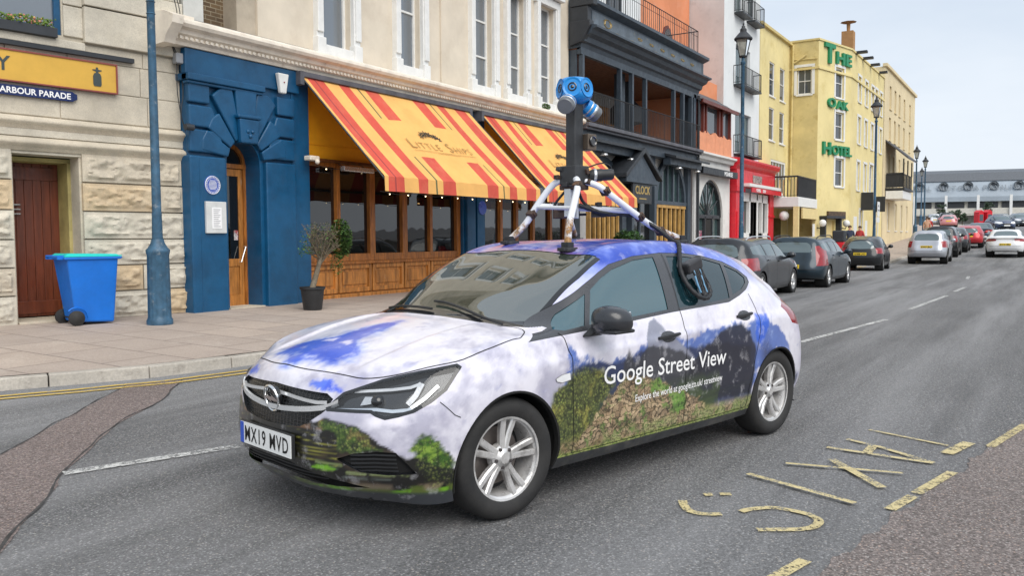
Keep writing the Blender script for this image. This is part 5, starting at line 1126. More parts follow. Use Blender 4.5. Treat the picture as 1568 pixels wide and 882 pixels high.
def wall(b, x0, x1, z0, z1, holes=(), y=0.0, depth=.25, m=0):
    """face at y with openings and their reveals; holes = (xa, xb, za, zb)"""
    xs = sorted({x0, x1, *[h[0] for h in holes], *[h[1] for h in holes]}); zs = sorted({z0, z1, *[h[2] for h in holes], *[h[3] for h in holes]})
    for xa, xb in zip(xs, xs[1:]):
        for za, zb in zip(zs, zs[1:]):
            cx, cz = (xa+xb)/2, (za+zb)/2
            if any(h[0] < cx < h[1] and h[2] < cz < h[3] for h in holes): continue
            b.add([(xa, y, za), (xb, y, za), (xb, y, zb), (xa, y, zb)], [(0, 1, 2, 3)], m)
    for (xa, xb, za, zb) in [h[:4] for h in holes]:
        b.add([(xa, y, za), (xb, y, za), (xb, y, zb), (xa, y, zb), (xa, y+depth, za), (xb, y+depth, za), (xb, y+depth, zb), (xa, y+depth, zb)], [(0, 4, 5, 1), (1, 5, 6, 2), (2, 6, 7, 3), (3, 7, 4, 0)], m)
    return b
def shell(b, x0, x1, z0, z1, y0, y1, m=0):
    """sides, back and top of a building behind a front at y0"""
    b.add([(x0, y0, z0), (x0, y1, z0), (x0, y1, z1), (x0, y0, z1)], [(0, 1, 2, 3)], m); b.add([(x1, y0, z0), (x1, y1, z0), (x1, y1, z1), (x1, y0, z1)], [(0, 1, 2, 3)], m)
    b.add([(x0, y1, z0), (x1, y1, z0), (x1, y1, z1), (x0, y1, z1)], [(0, 1, 2, 3)], m); b.add([(x0, y0, z1), (x1, y0, z1), (x1, y1, z1), (x0, y1, z1)], [(0, 1, 2, 3)], m)
def window(par, x0, x1, z0, z1, y, T=None, rails=(.5,), bars=(), fw=.06, frame_m='white_gloss', pane='pane', sill=True, curtain=None, setback=.10, depth=.22, name='window', arch=0):
    y_ = y+setback; b = MB(T)
    b.box(x0, x0+fw, y_, y_+.08, z0, z1); b.box(x1-fw, x1, y_, y_+.08, z0, z1); b.box(x0+fw, x1-fw, y_, y_+.08, z0, z0+fw*1.2); b.box(x0+fw, x1-fw, y_, y_+.08, z1-fw, z1)
    H = z1-z0
    for k, r in enumerate(rails): b.box(x0+fw, x1-fw, y_+.008+.01*(k % 2), y_+.07, z0+H*r-.022, z0+H*r+.022)
    for v in bars: b.box(x0+(x1-x0)*v-.012, x0+(x1-x0)*v+.012, y_+.015, y_+.055, z0+fw, z1-fw)
    w_ = b.build(name, MATS[frame_m], par, bevel=.006 if fw > .05 else 0, seg=1)
    b = MB(T); b.add([(x0+fw*.7, y_+.045, z0+fw*.7), (x1-fw*.7, y_+.045, z0+fw*.7), (x1-fw*.7, y_+.045, z1-fw*.7), (x0+fw*.7, y_+.045, z1-fw*.7)], [(0, 1, 2, 3)]); b.build('pane', MATS[pane], w_, fix=False)
    if sill: b = MB(T); b.box(x0-.06, x1+.06, y-.07, y+setback+.02, z0-.075, z0-.003); b.build('sill', MATS[frame_m], w_, bevel=.01)
    if curtain:
        b = MB(T); n = 24; xa, xb = curtain[0]*(x1-x0)+x0, curtain[1]*(x1-x0)+x0
        vs = [(xa+(xb-xa)*i/n, y_+.16+.02*sin(i*1.9), z) for i in range(n+1) for z in (z0, z1)]; b.add(vs, [(2*i, 2*i+2, 2*i+3, 2*i+1) for i in range(n)]); b.build('curtain', MATS[curtain[2]], w_, fix=False, smooth=True)
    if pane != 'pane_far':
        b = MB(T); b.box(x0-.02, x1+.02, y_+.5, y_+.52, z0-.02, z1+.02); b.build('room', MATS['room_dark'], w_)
    return w_
def facing_T(ox, oy, ang): return Matrix.Translation((ox, oy, 0)) @ Matrix.Rotation(ang, 4, 'Z')
def railing(b, pts, z0, z1, step=.11, r=.009, top=.02, m=0, posts=1.6):
    for a, c in zip(pts, pts[1:]):
        a = Vector((*a, 0)); c = Vector((*c, 0)); L = (c-a).length; n = max(1, int(L/step))
        for z, rr in ((z0+.06, .012), (z1, top)):
            b.tube([a+Vector((0, 0, z)), c+Vector((0, 0, z))], rr, 4, m)
        for i in range(n+1):
            p = a.lerp(c, i/n); rr = r*(2 if posts and (i % max(1, int(posts/step)) == 0 or i == n) else 1); b.tube([p+Vector((0, 0, z0)), p+Vector((0, 0, z1))], rr, 4, m)

# ---------------------------------------------------------------- left: stone building
def stone_materials():
    for nm, c in (('stone_a', (.58, .51, .40)), ('stone_b', (.63, .58, .48)), ('stone_c', (.62, .48, .31)), ('stone_smooth', (.60, .54, .435))):
        b = NB(nm); col = b.ramp(b.noise(1.6, 8, .7), [(.3, [x*.72 for x in c]), (.55, c), (.75, [min(1, x*1.2) for x in c])])
        col = b.mix(b.ramp(b.noise(2.2, 9, .8, stretch=(1, 1, 1.8)), [(.50, (0, 0, 0)), (.70, (.5, .5, .5))]), col, (.40, .37, .32)); col = b.mix(b.ramp(b.noise(1.1, 7, .7), [(.5, (0, 0, 0)), (.7, (.5, .5, .5))]), col, (.60, .53, .41)); col = b.mix(b.ramp(b.noise(9, 8, .8), [(.62, (0, 0, 0)), (.74, (.5, .5, .5))]), col, (.22, .20, .17)); col = b.mix(b.ramp(b.noise(60, 3), [(.35, (.4, .4, .4)), (.55, (0, 0, 0))]), col, [x*.6 for x in c])
        b.l(col, b.p.inputs['Base Color']); b.p.inputs['Roughness'].default_value = .88; b.bump(b.noise(14, 8, .7), .45 if nm != 'stone_smooth' else .22, .02); MATS[nm] = b.m
stone_materials()
ST = frame((9.15, 12.3, 0), (.9896, -.144, 0), (.144, .9896, 0), (0, 0, 1))
def stone_building():
    t = thing('stone_building', 'pale weathered stone building with rusticated ground floor beside the blue doorway', 'building', (9.15, 12.3, .2))
    T = Matrix.Translation((-9.15, -12.3, -.2)) @ ST
    rows = [.20, .63, 1.04, 1.45, 1.88, 2.32, 2.76]
    mats = [MATS['stone_a'], MATS['stone_b'], MATS['stone_c']]
    def blocks(name, xa, xb, seed, right_step=0, lens=(1.0, .62)):
        b = MB(T); rnd = random.Random(seed)
        for r in range(6):
            z0, z1 = rows[r]+.012, rows[r+1]-.012; xe = xb+(rows[5]-rows[r])*right_step; x = xa
            first = True; cuts = [xa]
            if r % 2 == 0: seq = [1.30, .60, 1.1, .7, 1.2]
            else: seq = [.98, .95, .6, 1.2, .8]
            if r in (5, 3): seq = [2.2, .9, 1.2]
            for s_ in seq:
                nx = cuts[-1]+s_*rnd.uniform(.92, 1.08)
                if nx > xe-.35: break
                cuts.append(nx)
            cuts.append(xe)
            for a, c in zip(cuts, cuts[1:]):
                a += .010; c -= .010; mi = rnd.choice([0, 1, 1, 2, 1]); d = .055; mg = .045; nx = max(3, int((c-a)/.024)); nz_ = 17; vs = []
                sd = rnd.random()*50
                for i in range(nx+1):
                    for j in range(nz_+1):
                        x_ = a+(c-a)*i/nx; zz = z0+(z1-z0)*j/nz_; e = min(x_-a, c-x_, zz-z0, z1-zz)
                        k = min(1, max(0, (e-mg)/.02)); q = noise.fractal(Vector((x_*5, sd, zz*8)), .7, 2.1, 6)
                        y = -d-(.028+.042*q)*k if e > 1e-5 else -d
                        vs.append((x_, y, zz))
                w_ = nz_+1; fs = [(i*w_+j, i*w_+w_+j, i*w_+w_+j+1, i*w_+j+1) for i in range(nx) for j in range(nz_)]
                b.add(vs, fs, mi); b.add([(a, -d, z0), (c, -d, z0), (c, -d, z1), (a, -d, z1), (a, .30, z0), (c, .30, z0), (c, .30, z1), (a, .30, z1)], [(0, 1, 5, 4), (1, 2, 6, 5), (2, 3, 7, 6), (3, 0, 4, 7)], mi)
        return b.build(name, mats, t, smooth=True, ang=45)
    blocks('rusticated_blocks', -1.60, .02, 3, right_step=.045); blocks('rusticated_blocks', -6.2, -2.57, 5)
    b = MB(T); wall(b, -9.0, .06, .1, 5.9, [(-2.55, -1.62, .1, 2.70), (-3.5, -1.80, 4.50, 5.89)], depth=1.0); wall(b, -9.0, .06, 5.9, 15, [(-2.9, -1.8, 12.4, 14.1), (-5.6, -4.5, 12.4, 14.1), (-2.9, -1.8, 6.6, 8.9), (-5.6, -4.5, 6.6, 8.9), (-2.9, -1.8, 9.9, 11.6), (-5.6, -4.5, 9.9, 11.6), (-8.2, -7.1, 6.6, 8.9)]); shell(b, -9, .06, .1, 15, 0, 8)
    b.build('wall_body', MATS['stone_smooth'], t)
    for x in (-2.9, -5.6, -8.2): window(t, x, x+1.1, 6.6, 8.9, 0, T, bars=(.5,), pane='pane')
    for x in (-2.9, -5.6): window(t, x, x+1.1, 9.9, 11.6, 0, T, bars=(.5,), pane='pane'); window(t, x, x+1.1, 12.4, 14.1, 0, T, bars=(.5,), pane='pane')
    # ashlar courses above the mouldings, each stone slightly proud
    b = MB(T); rnd = random.Random(4)
    zs = [3.26, 3.72, 4.18, 4.42]
    for r, (a, c) in enumerate(zip(zs, zs[1:])):
        x = -6
        while x < .0:
            nx = min(.05, x+rnd.uniform(.8, 1.5)); nx = .05 if nx > -.35 else nx
            b.box(x+.004, nx-.004, -.018-.006*rnd.random(), .05, a+.004, c-.004, rnd.choice([0, 1, 0, 1])); x = nx
    for (xa, xb, za, zb, d) in ((-1.50, .10, 4.44, 4.98, .10), (-1.50, .08, 5.0, 5.32, .12), (-1.50, .06, 5.34, 6.3, .06), (-1.50, .10, 6.32, 7.0, .06)): b.box(xa, xb, -d, .05, za, zb, 1)
    b.box(-6, -1.50, -.10, .05, 4.30, 4.42, 1)
    for (xa, za, zb) in ((-1.78, 4.50, 4.95), (-1.78, 4.97, 5.9)): b.box(xa, -1.50, -.04, .05, za, zb, 1)
    b.build('ashlar_courses', [MATS['stone_smooth'], MATS['stone_b']], t, bevel=.012)
    # two roll mouldings
    for z, r in ((2.86, .062), (3.17, .055)):
        b = MB(T); b.prism([(-.05, z-r-.05), (-.05-r*.6, z-r*.8), (-.05-r*1.25, z-r*.3), (-.05-r*1.3, z+r*.2), (-.05-r*.9, z+r*.75), (-.05-r*.3, z+r), (-.05, z+r+.02), (.05, z+r+.02), (.05, z-r-.05)], 'x', -6, .12); b.build('roll_moulding', MATS['stone_a'], t, smooth=True, ang=50)
    b = MB(T); b.box(-6, .08, -.045, .03, 2.955, 3.07); b.box(-6, .06, -.02, .03, 2.70, 2.78); b.build('frieze', MATS['stone_b'], t, bevel=.008)
    b = MB(T); b.prism([(-.10, 4.235), (-.10, 4.30), (.02, 4.33), (.02, 4.235)], 'x', -6, -.75); b.build('lead_flashing', MATS['charcoal'], t)
    # reveal and door
    b = MB(T); b.box(-1.67, -1.61, .302, .85, .12, 2.66); b.box(-2.60, -2.54, .302, .85, .12, 2.66); b.box(-2.6, -1.61, .302, .9, 2.62, 2.68)
    b.build('door_reveal', mat('ochre_paint', (.42, .35, .14), rough=.7, var=.25, dirt=(.2, .16, .08), dirt_at=(.6, .8)), t)
    d = MB(T)
    for i in range(7): d.box(-2.54+i*.125, -2.54+i*.125+.121, .66, .71, .26, 2.62)
    d.box(-2.54, -1.68, .64, .66, .3, .5); d.box(-2.54, -1.68, .64, .66, 2.36, 2.56); dr = d.build('plank_door', MATS['door_red'], t, bevel=.006)
    b = MB(T)
    for z in (1.84, 1.91, 1.98): b.tube([(-2.50, .625, z), (-2.24, .625, z)], .012, 6)
    b.build('letter_bars', MATS['alloy_bright'], dr, smooth=True)
    b = MB(T); b.box(-2.56, -1.61, -.10, .9, .10, .24); b.build('doorstep', MATS['stone_a'], t, bevel=.01)
    # corner window with its blue frame
    window(t, -3.5, -1.80, 4.50, 5.9, -.02, T, rails=(.62,), fw=.09, frame_m='blue_paint', sill=False, setback=.04)
    wb = thing('window_box', 'dark planter box of pink and yellow flowers on the stone building\'s window ledge', 'planter', tuple(ST @ Vector((-2.7, -.13, 4.42)))); TB = Matrix.Translation(-wb.location) @ ST
    b = MB(TB); b.box(-3.5, -1.92, -.17, -.05, 4.42, 4.56); b.build('trough', MATS['charcoal'], wb, bevel=.008)
    lf = MB(TB); pk = MB(TB); rnd = random.Random(8)
    for i in range(420):
        x = rnd.uniform(-3.4, -1.95); z = 4.56+rnd.uniform(0, .12)*(1 if x > -2.5 else .8); y = -.11+rnd.uniform(-.09, .07); (lf if rnd.random() < .8 else pk).ball((x, y, z), rnd.uniform(.010, .022), 3)
    lf.build('foliage', mat('flower_leaf', (.12, .20, .03), var=.5, vscale=30), wb); pk.build('blossom', mat('pink_petal', (.60, .10, .22), var=.5, vscale=20, dirt=(.6, .5, .1), dirt_at=(.4, .6), dscale=18), wb)
    # signs
    s = thing('pub_sign_board', 'long mustard yellow sign board ending in a letter Y and a dark bottle', 'sign', tuple(ST @ Vector((-1.8, -.07, 3.94)))); T2 = Matrix.Translation(-s.location) @ ST
    yb = mat('mustard_board', (.66, .39, .06), rough=.45, var=.06, dirt=(.55, .30, .05), dirt_at=(.6, .8))
    b = MB(T2); b.box(-4.6, -1.045, -.085, -.03, 3.73, 4.15); b.build('board', yb, s)
    b = MB(T2); b.box(-4.6, -1.025, -.10, -.03, 4.15, 4.172); b.box(-4.6, -1.025, -.10, -.03, 3.71, 3.73); b.box(-1.045, -1.022, -.10, -.03, 3.73, 4.15); b.build('frame', mat('maroon', (.25, .06, .05), rough=.5), s)
    dg_ = mat('sign_green', (.045, .06, .06), rough=.5)
    text_obj('lettering', 'Y', .29, T2 @ frame((-2.735, -.088, 3.865), (1, 0, 0), (0, 0, 1), (0, -1, 0)), dg_, s, bold=.004)
    b = MB(T2 @ frame((-1.335, -.088, 3.80), (1, 0, 0), (0, 0, 1), (0, -1, 0)))
    bot = [(-.05, 0), (.05, 0), (.062, .03), (.062, .15), (.045, .19), (.018, .205), (.018, .225), (.065, .235), (.07, .25), (.02, .252), (.014, .285), (-.014, .285), (-.02, .252), (-.07, .25), (-.065, .235), (-.018, .225), (-.018, .205), (-.045, .19), (-.062, .15), (-.062, .03)]
    b.prism(bot, 'z', 0, .006); b.build('bottle_emblem', dg_, s)
    s = thing('street_name_sign', 'dark blue street nameplate with white capitals on the stone wall', 'sign', tuple(ST @ Vector((-2.3, -.06, 3.6)))); T2 = Matrix.Translation(-s.location) @ ST
    pl = [(-3.6, 3.522), (-1.70, 3.522), (-1.67, 3.545), (-1.635, 3.555), (-1.635, 3.635), (-1.67, 3.645), (-1.70, 3.668), (-3.6, 3.668)]
    b = MB(T2); b.prism(pl, 'y', -.075, -.03); b.build('plate', mat('enamel_blue', (.008, .02, .10), rough=.25), s, bevel=.003)
    text_obj('lettering', 'HARBOUR PARADE', .122, T2 @ frame((-1.73, -.077, 3.553), (1, 0, 0), (0, 0, 1), (0, -1, 0)), MATS['white_print'], s, align='RIGHT', bold=.0025, depth=.002)
    # pipe and wires in the corner
    b = MB(T); b.tube([(.10, -.09, 3.0), (.11, -.09, 2.0), (.20, -.10, .25)], .028, 10); pp = b.build('drainpipe', mat('pipe_grey', (.30, .31, .33), rough=.5), t, smooth=True)
    b = MB(T)
    for o in (0, .05): b.tube(spline([(-.12+o, -.11, 5.6), (-.02+o, -.12, 5.1), (-.16, -.1, 4.8), (-.06+o, -.12, 4.4), (-.05+o*2, -.11, 3.9), (.0, -.12, 3.5), (.08, -.12, 3.2), (.10, -.11, 3.0)], 5), .008, 5)
    b.build('wire', MATS['iron'], t, smooth=True)
    b = MB(T); b.box(-.10, .04, -.20, -.06, 4.33, 4.50); b.build('junction_box', MATS['pipe_grey'], t, bevel=.02)
    b = MB(T); b.box(.10, .46, -.10, .05, 4.95, 5.6); b.build('mesh_box', mat('mesh_white', (.55, .55, .52), rough=.7), t)
stone_building()

# ---------------------------------------------------------------- restaurant with the blue doorway and striped awnings
def restaurant():
    t = thing('restaurant_building', 'cream restaurant building with blue arched doorway, long moulded cornice and varnished wooden shopfront', 'building', (15, 12.3, .2))
    T = Matrix.Translation((-15, -12.3, -.2)); Y = 12.3
    # doorway front (blue, rusticated)
    D0, D1 = 9.20, 11.66; yb = 12.12; ax0, ax1, sp = 9.98, 10.72, 2.78; cx = (ax0+ax1)/2; r = (ax1-ax0)/2; bl = MATS['blue_paint']
    b = MB(T)
    arc = [(cx-r*cos(pi*i/16), sp+r*1.05*sin(pi*i/16)) for i in range(17)]
    b.add([(D0, yb, .1), (ax0, yb, .1), (ax0, yb, sp), (D0, yb, sp)], [(0, 1, 2, 3)]); b.add([(ax1, yb, .1), (D1, yb, .1), (D1, yb, sp), (ax1, yb, sp)], [(0, 1, 2, 3)])
    top = 4.66
    for i in range(16):
        a, c = arc[i], arc[i+1]; ta = D0+(D1-D0)*i/16; tc_ = D0+(D1-D0)*(i+1)/16
        b.add([(a[0], yb, a[1]), (c[0], yb, c[1]), (tc_, yb, top), (ta, yb, top)], [(0, 1, 2, 3)])
    b.add([(D0, yb, sp), (ax0, yb, sp), (D0, yb, top)], [(0, 1, 2)]); b.add([(ax1, yb, sp), (D1, yb, sp), (D1, yb, top)], [(0, 1, 2)])
    pth = [(ax0, .1)]+arc+[(ax1, .1)]
    for a, c in zip(pth, pth[1:]): b.add([(a[0], yb, a[1]), (c[0], yb, c[1]), (c[0], yb+.75, c[1]), (a[0], yb+.75, a[1])], [(0, 1, 2, 3)])
    b.add([(D0, yb, .1), (D0, yb+1, .1), (D0, yb+1, top), (D0, yb, top)], [(0, 1, 2, 3)]); b.add([(D1, yb, .1), (D1, yb+.8, .1), (D1, yb+.8, top), (D1, yb, top)], [(0, 1, 2, 3)])
    b.add([(D0, yb+.74, .1), (D1, yb+.74, .1), (D1, yb+.74, top), (D0, yb+.74, top)], [(0, 1, 2, 3)])
    b.build('door_surround', bl, t)
    b = MB(T)
    # rusticated blocks either side, then wedge stones and keystone
    courses = [.13, 2.86]
    b.box(9.20, 9.90, yb-.09, yb+.02, .13, 2.84); b.box(10.80, 11.52, yb-.09, yb+.02, .13, 2.84); b.box(9.16, 9.36, yb-.10, yb+.5, .12, 2.84)
    for z0, z1, xo in ((2.90, 3.28, 0), (3.32, 3.68, .0)):
        b.prism([(9.18, z0), (9.88-(.0 if z0 < 3 else .10), z0), (9.80-(0 if z0 < 3 else .16), z1), (9.18, z1)], 'y', yb-.09, yb+.02)
        b.prism([(11.52, z0), (10.84+(.0 if z0 < 3 else .10), z0), (10.92+(0 if z0 < 3 else .16), z1), (11.52, z1)], 'y', yb-.09, yb+.02)
    b.box(9.18, 9.60, yb-.09, yb+.02, 3.72, 4.06); b.box(11.10, 11.52, yb-.09, yb+.02, 3.72, 4.06)
    R0, R1 = r+.03, 1.25
    for k in range(7):
        if k == 3: continue
        a0 = pi-(.12+k*(pi-.24)/7)-.02; a1 = pi-(.12+(k+1)*(pi-.24)/7)+.02
        def PT(a, R):
            x = cx+R*cos(a); z = sp+.02+R*1.05*sin(a); return (max(9.2, min(11.5, x)), min(4.05, z))
        rr = R1 if 1 < k < 5 else .95
        b.prism([PT(a0, R0), PT(a0, rr), PT((a0+a1)/2, rr*1.03), PT(a1, rr), PT(a1, R0)], 'y', yb-.10, yb+.02)
    b.prism([(cx-.17, 3.12), (cx-.24, 4.05), (cx+.24, 4.05), (cx+.17, 3.12)], 'y', yb-.13, yb+.02)
    b.prism([(cx-.19, 3.12), (cx-.22, 3.55), (cx+.22, 3.55), (cx+.19, 3.12)], 'y', yb-.20, yb-.10)
    b.box(cx-.26, cx+.26, yb-.22, yb-.1, 3.55, 3.62); b.ball((cx-.05, yb-.20, 3.33), .035, 6); b.ball((cx+.05, yb-.20, 3.33), .035, 6); b.ball((cx, yb-.20, 3.25), .04, 6)
    b.build('rusticated_quoins', bl, t, bevel=.028, seg=3)
    b = MB(T); b.box(9.12, 10.75, yb-.17, yb+.02, 4.07, 4.18); b.box(9.14, 10.73, yb-.13, yb+.02, 4.02, 4.07); b.box(9.14, 11.66, yb-.07, yb+.05, 4.18, 4.60); b.box(9.12, 9.4, yb-.12, yb+.6, 4.07, 4.18); b.build('frieze_band', bl, t, bevel=.015)
    b = MB(T); b.box(11.50, 11.98, yb+.02, yb+.5, .13, 4.62); b.box(11.50, 11.56, yb-.02, yb+.1, .13, 4.5); b.build('pier', bl, t, bevel=.01)
    # arched door with fanlight
    dy = yb+.38; dx0, dx1 = ax0, ax1; wd = MATS['wood_panel']
    b = MB(T); b.box(dx0, dx0+.06, dy, dy+.1, .2, sp); b.box(dx1-.06, dx1, dy, dy+.1, .2, sp); b.box(dx0, dx1, dy-.01, dy+.1, 2.72, 2.80)
    for i in range(12):
        a0, a1 = pi*i/12, pi*(i+1)/12; q = lambda a, R: (cx-R*cos(a), sp+R*1.05*sin(a)); b.prism([q(a0, r), q(a1, r), q(a1, r-.06), q(a0, r-.06)], 'y', dy, dy+.1)
    df = b.build('door_frame', MATS['wood_stain'], t)
    b = MB(T); b.prism([(cx-(r-.05)*cos(pi*i/12), sp+(r-.05)*1.05*sin(pi*i/12)) for i in range(13)], 'y', dy+.05, dy+.06); b.build('fanlight', MATS['pane_dark'], df)
    b = MB(T); z0 = .22; b.box(dx0+.065, dx0+.16, dy+.02, dy+.065, z0, 2.71); b.box(dx1-.16, dx1-.065, dy+.02, dy+.065, z0, 2.71); b.box(dx0+.16, dx1-.16, dy+.02, dy+.065, z0, .42); b.box(dx0+.16, dx1-.16, dy+.02, dy+.065, .94, 1.08); b.box(dx0+.16, dx1-.16, dy+.02, dy+.065, 2.58, 2.71); b.box(dx0+.17, dx1-.17, dy+.035, dy+.055, .42, .94)
    dr = b.build('door', wd, t, bevel=.006); b = MB(T); b.box(dx0+.15, dx1-.15, dy+.04, dy+.048, 1.08, 2.58); b.build('glass', MATS['pane_dark'], dr)
    b = MB(T); b.tube([(dx1-.20, dy-.02, 1.02), (dx1-.20, dy-.07, 1.02), (dx1-.09, dy-.07, 1.30), (dx1-.09, dy-.02, 1.30)], .012, 8); b.build('handle', MATS['alloy_bright'], dr, smooth=True)
    b = MB(T); b.box(dx1-.27, dx1-.18, dy+.028, dy+.036, 1.42, 1.60); b.build('notice', mat('notice', (.65, .6, .6), rough=.5, var=.5, vscale=18, dirt=(.35, .08, .08), dirt_at=(.5, .55), dscale=15), dr)
    b = MB(T); b.box(dx0-.02, dx1+.02, yb-.06, dy+.5, .10, .225); b.build('doorstep', MATS['stone_a'], t, bevel=.01)
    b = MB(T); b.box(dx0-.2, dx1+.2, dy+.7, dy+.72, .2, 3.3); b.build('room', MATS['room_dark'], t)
    # cornice
    cm = MATS['cream_trim']; prof = [(12.20, 4.60), (12.02, 4.61), (12.00, 4.66), (11.95, 4.69), (11.95, 4.74), (11.90, 4.77), (11.88, 4.83), (11.79, 4.86), (11.76, 4.91), (11.77, 4.96), (11.82, 5.0), (12.0, 5.05), (12.35, 5.12), (12.35, 4.60)]
    b = MB(T); b.prism(prof, 'x', 8.86, 18.7); b.prism([(y-.0, z-.03 if z > 5 else z) for y, z in prof], 'x', 18.702, 23.0)
    x = 8.95
    while x < 22.9: b.box(x, x+.05, 11.915, 11.97, 4.692, 4.738); x += .10
    co = b.build('cornice', cm, t, smooth=True, ang=30)
    b = MB(T); b.prism([(12.36, 4.55), (11.92, 4.58), (11.88, 4.68), (11.70, 4.86), (11.68, 4.98), (11.9, 5.07), (12.36, 5.10)], 'x', 8.66, 8.86); b.box(8.70, 9.3, 12.0, 12.9, 5.05, 5.10); b.build('cornice_return', cm, t, smooth=True, ang=30)
    # roof-level recess: brick wall set back, and the cream front
    bk = NB('stock_brick'); br = bk.n('ShaderNodeTexBrick'); br.inputs['Scale'].default_value = 1; br.inputs['Brick Width'].default_value = .225; br.inputs['Row Height'].default_value = .075; br.inputs['Mortar Size'].default_value = .008
    br.inputs['Color1'].default_value = lin((.17, .11, .055)); br.inputs['Color2'].default_value = lin((.09, .055, .03)); br.inputs['Mortar'].default_value = lin((.30, .25, .17)); mp_ = bk.n('ShaderNodeMapping'); mp_.inputs['Rotation'].default_value = (R_(90), 0, 0); bk.l(bk.co(), mp_.inputs[0]); bk.l(mp_.outputs[0], br.inputs[0])
    bk.l(bk.mix(bk.ramp(bk.noise(3, 6), [(.4, (0, 0, 0)), (.7, (.6, .6, .6))]), br.outputs[0], (.06, .045, .03)), bk.p.inputs['Base Color']); bk.p.inputs['Roughness'].default_value = .9; bk.bump(br.outputs['Fac'], -.6, .01)
    b = MB(T); b.box(8.9, 10.56, 12.80, 13.1, 4.6, 13.2); b.build('brick_return', bk.m, t)
    b = MB(T); b.box(9.0, 12.0, 12.1, 13.7, 4.9, 5.09); b.build('flat_roof', MATS['lead'], t)
    b = MB(T); b.box(10.55, 11.02, 12.44, 12.82, 4.9, 13.2); b.build('corner_pier', mat('cement_render', (.42, .36, .28), rough=.9, var=.2, vscale=1.5, bump=.3, bscale=14, dirt=(.28, .23, .18), dirt_at=(.5, .75)), t)
    x0c = 11.0; Wn = [(12.61, 13.47, 5.33, 7.9), (15.02, 15.80, 5.33, 7.9), (17.95, 18.82, 5.33, 8.1), (19.60, 20.43, 5.33, 8.1), (21.22, 22.12, 5.33, 8.1)]
    Wu = [(a, c, z0, z0+2.1) for a, c, _, _ in Wn for z0 in (9.3, 12.8)]
    b = MB(T); wall(b, x0c, 23.06, 5.05, 16.4, Wn+Wu, y=12.4, depth=.25); shell(b, x0c, 23.06, 4.6, 16.4, 12.4, 20); b.build('upper_wall', MATS['cream'], t)
    b = MB(T); b.box(11.0, 23.06, 12.2, 12.39, 16.2, 16.7); b.box(11.0, 23.1, 12.0, 12.39, 16.0, 16.12); b.build('parapet', cm, t, bevel=.02)
    for i, (a, c, z0, z1) in enumerate(Wn):
        cu = ((.55, 1.0, 'curtain_dark') if i < 2 else (.50, 1.0, 'curtain')); 
        window(t, a, c, z0, z1, 12.4, T, rails=(.5,) if i < 2 else (.29, .62), curtain=cu, setback=.14, fw=.05, sill=False)
        b = MB(T)
        for s_, xe in ((-1, a), (1, c)):
            w_ = .20; xa, xb = (xe-w_, xe-.01) if s_ < 0 else (xe+.01, xe+w_)
            b.box(xa, xb, 12.30, 12.42, 5.08, z1+.1); b.box(xa+.03*(s_ > 0), xb-.03*(s_ < 0), 12.26, 12.32, 5.55, z1); b.box(xa-.02, xb+.02, 12.25, 12.42, 5.08, 5.45)
        b.box(a-.02, c+.02, 12.30, 12.44, 5.08, 5.335); b.box(a-.25, c+.25, 12.28, 12.42, z1+.0, z1+.22); b.box(a-.32, c+.32, 12.16, 12.42, z1+.24, z1+.36)
        b.build('architrave', MATS['white_gloss'], t, bevel=.012)
    for a, c, z0, z1 in Wu:
        window(t, a, c, z0, z1, 12.4, T, rails=(.5,), curtain=(.5, 1, 'curtain_dark'), setback=.14, fw=.05)
        b = MB(T); b.box(a-.18, a-.01, 12.33, 12.42, z0, z1+.1); b.box(c+.01, c+.18, 12.33, 12.42, z0, z1+.1); b.box(a-.2, c+.2, 12.3, 12.42, z1, z1+.2); b.prism([(a-.3, z1+.21), (c+.3, z1+.21), ((a+c)/2, z1+.5)], 'y', 12.2, 12.42); b.build('architrave', MATS['white_gloss'], t, bevel=.012)
    b = MB(T); b.box(16.58, 16.60, 12.36, 12.39, 5.2, 13); b.build('downpipe', MATS['cream'], t)
    # shopfront: yellow fascia, varnished frames, panelled stall riser
    b = MB(T); b.box(11.86, 23.0, 12.30, 12.55, 3.02, 4.62); b.build('fascia', MATS['yellow_fascia'], t)
    b = MB(T); b.box(11.86, 12.0, 12.18, 12.31, 3.02, 4.52); b.box(11.86, 23.0, 12.285, 12.301, 3.30, 3.315); b.build('fascia_trim', MATS['yellow_fascia'], t)
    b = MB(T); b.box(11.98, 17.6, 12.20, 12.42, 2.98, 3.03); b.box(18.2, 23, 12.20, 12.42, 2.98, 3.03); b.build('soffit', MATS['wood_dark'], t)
    bays = [(12.04, [12.94, 14.04]), (14.04, [15.14, 16.12, 17.14])]
    fr = MB(T); pan = MB(T); ys = 12.42
    posts = [12.06, 13.0, 14.04, 15.14, 16.12, 17.24]
    for i, x in enumerate(posts):
        w_ = .085 if i in (0, 2, 3, 5) else .05; fr.box(x-w_, x+w_, ys-.06, ys+.10, 1.04, 2.98)
    fr.box(11.98, 17.32, ys-.05, ys+.1, .96, 1.12); fr.box(11.98, 17.32, ys-.09, ys+.1, .90, .96); fr.box(11.98, 17.32, ys-.04, ys+.1, 2.90, 2.99)
    posts2 = [18.32, 19.2, 20.0, 20.9, 21.9, 22.8]
    for x in posts2: fr.box(x-.06, x+.06, ys-.06, ys+.10, 1.04, 2.98)
    fr.box(18.2, 23.0, ys-.05, ys+.1, .96, 1.12); fr.box(18.2, 23, ys-.09, ys+.1, .90, .96); fr.box(18.2, 23, ys-.04, ys+.1, 2.90, 2.99)
    fr.build('shop_frame', MATS['wood_stain'], t, bevel=.008)
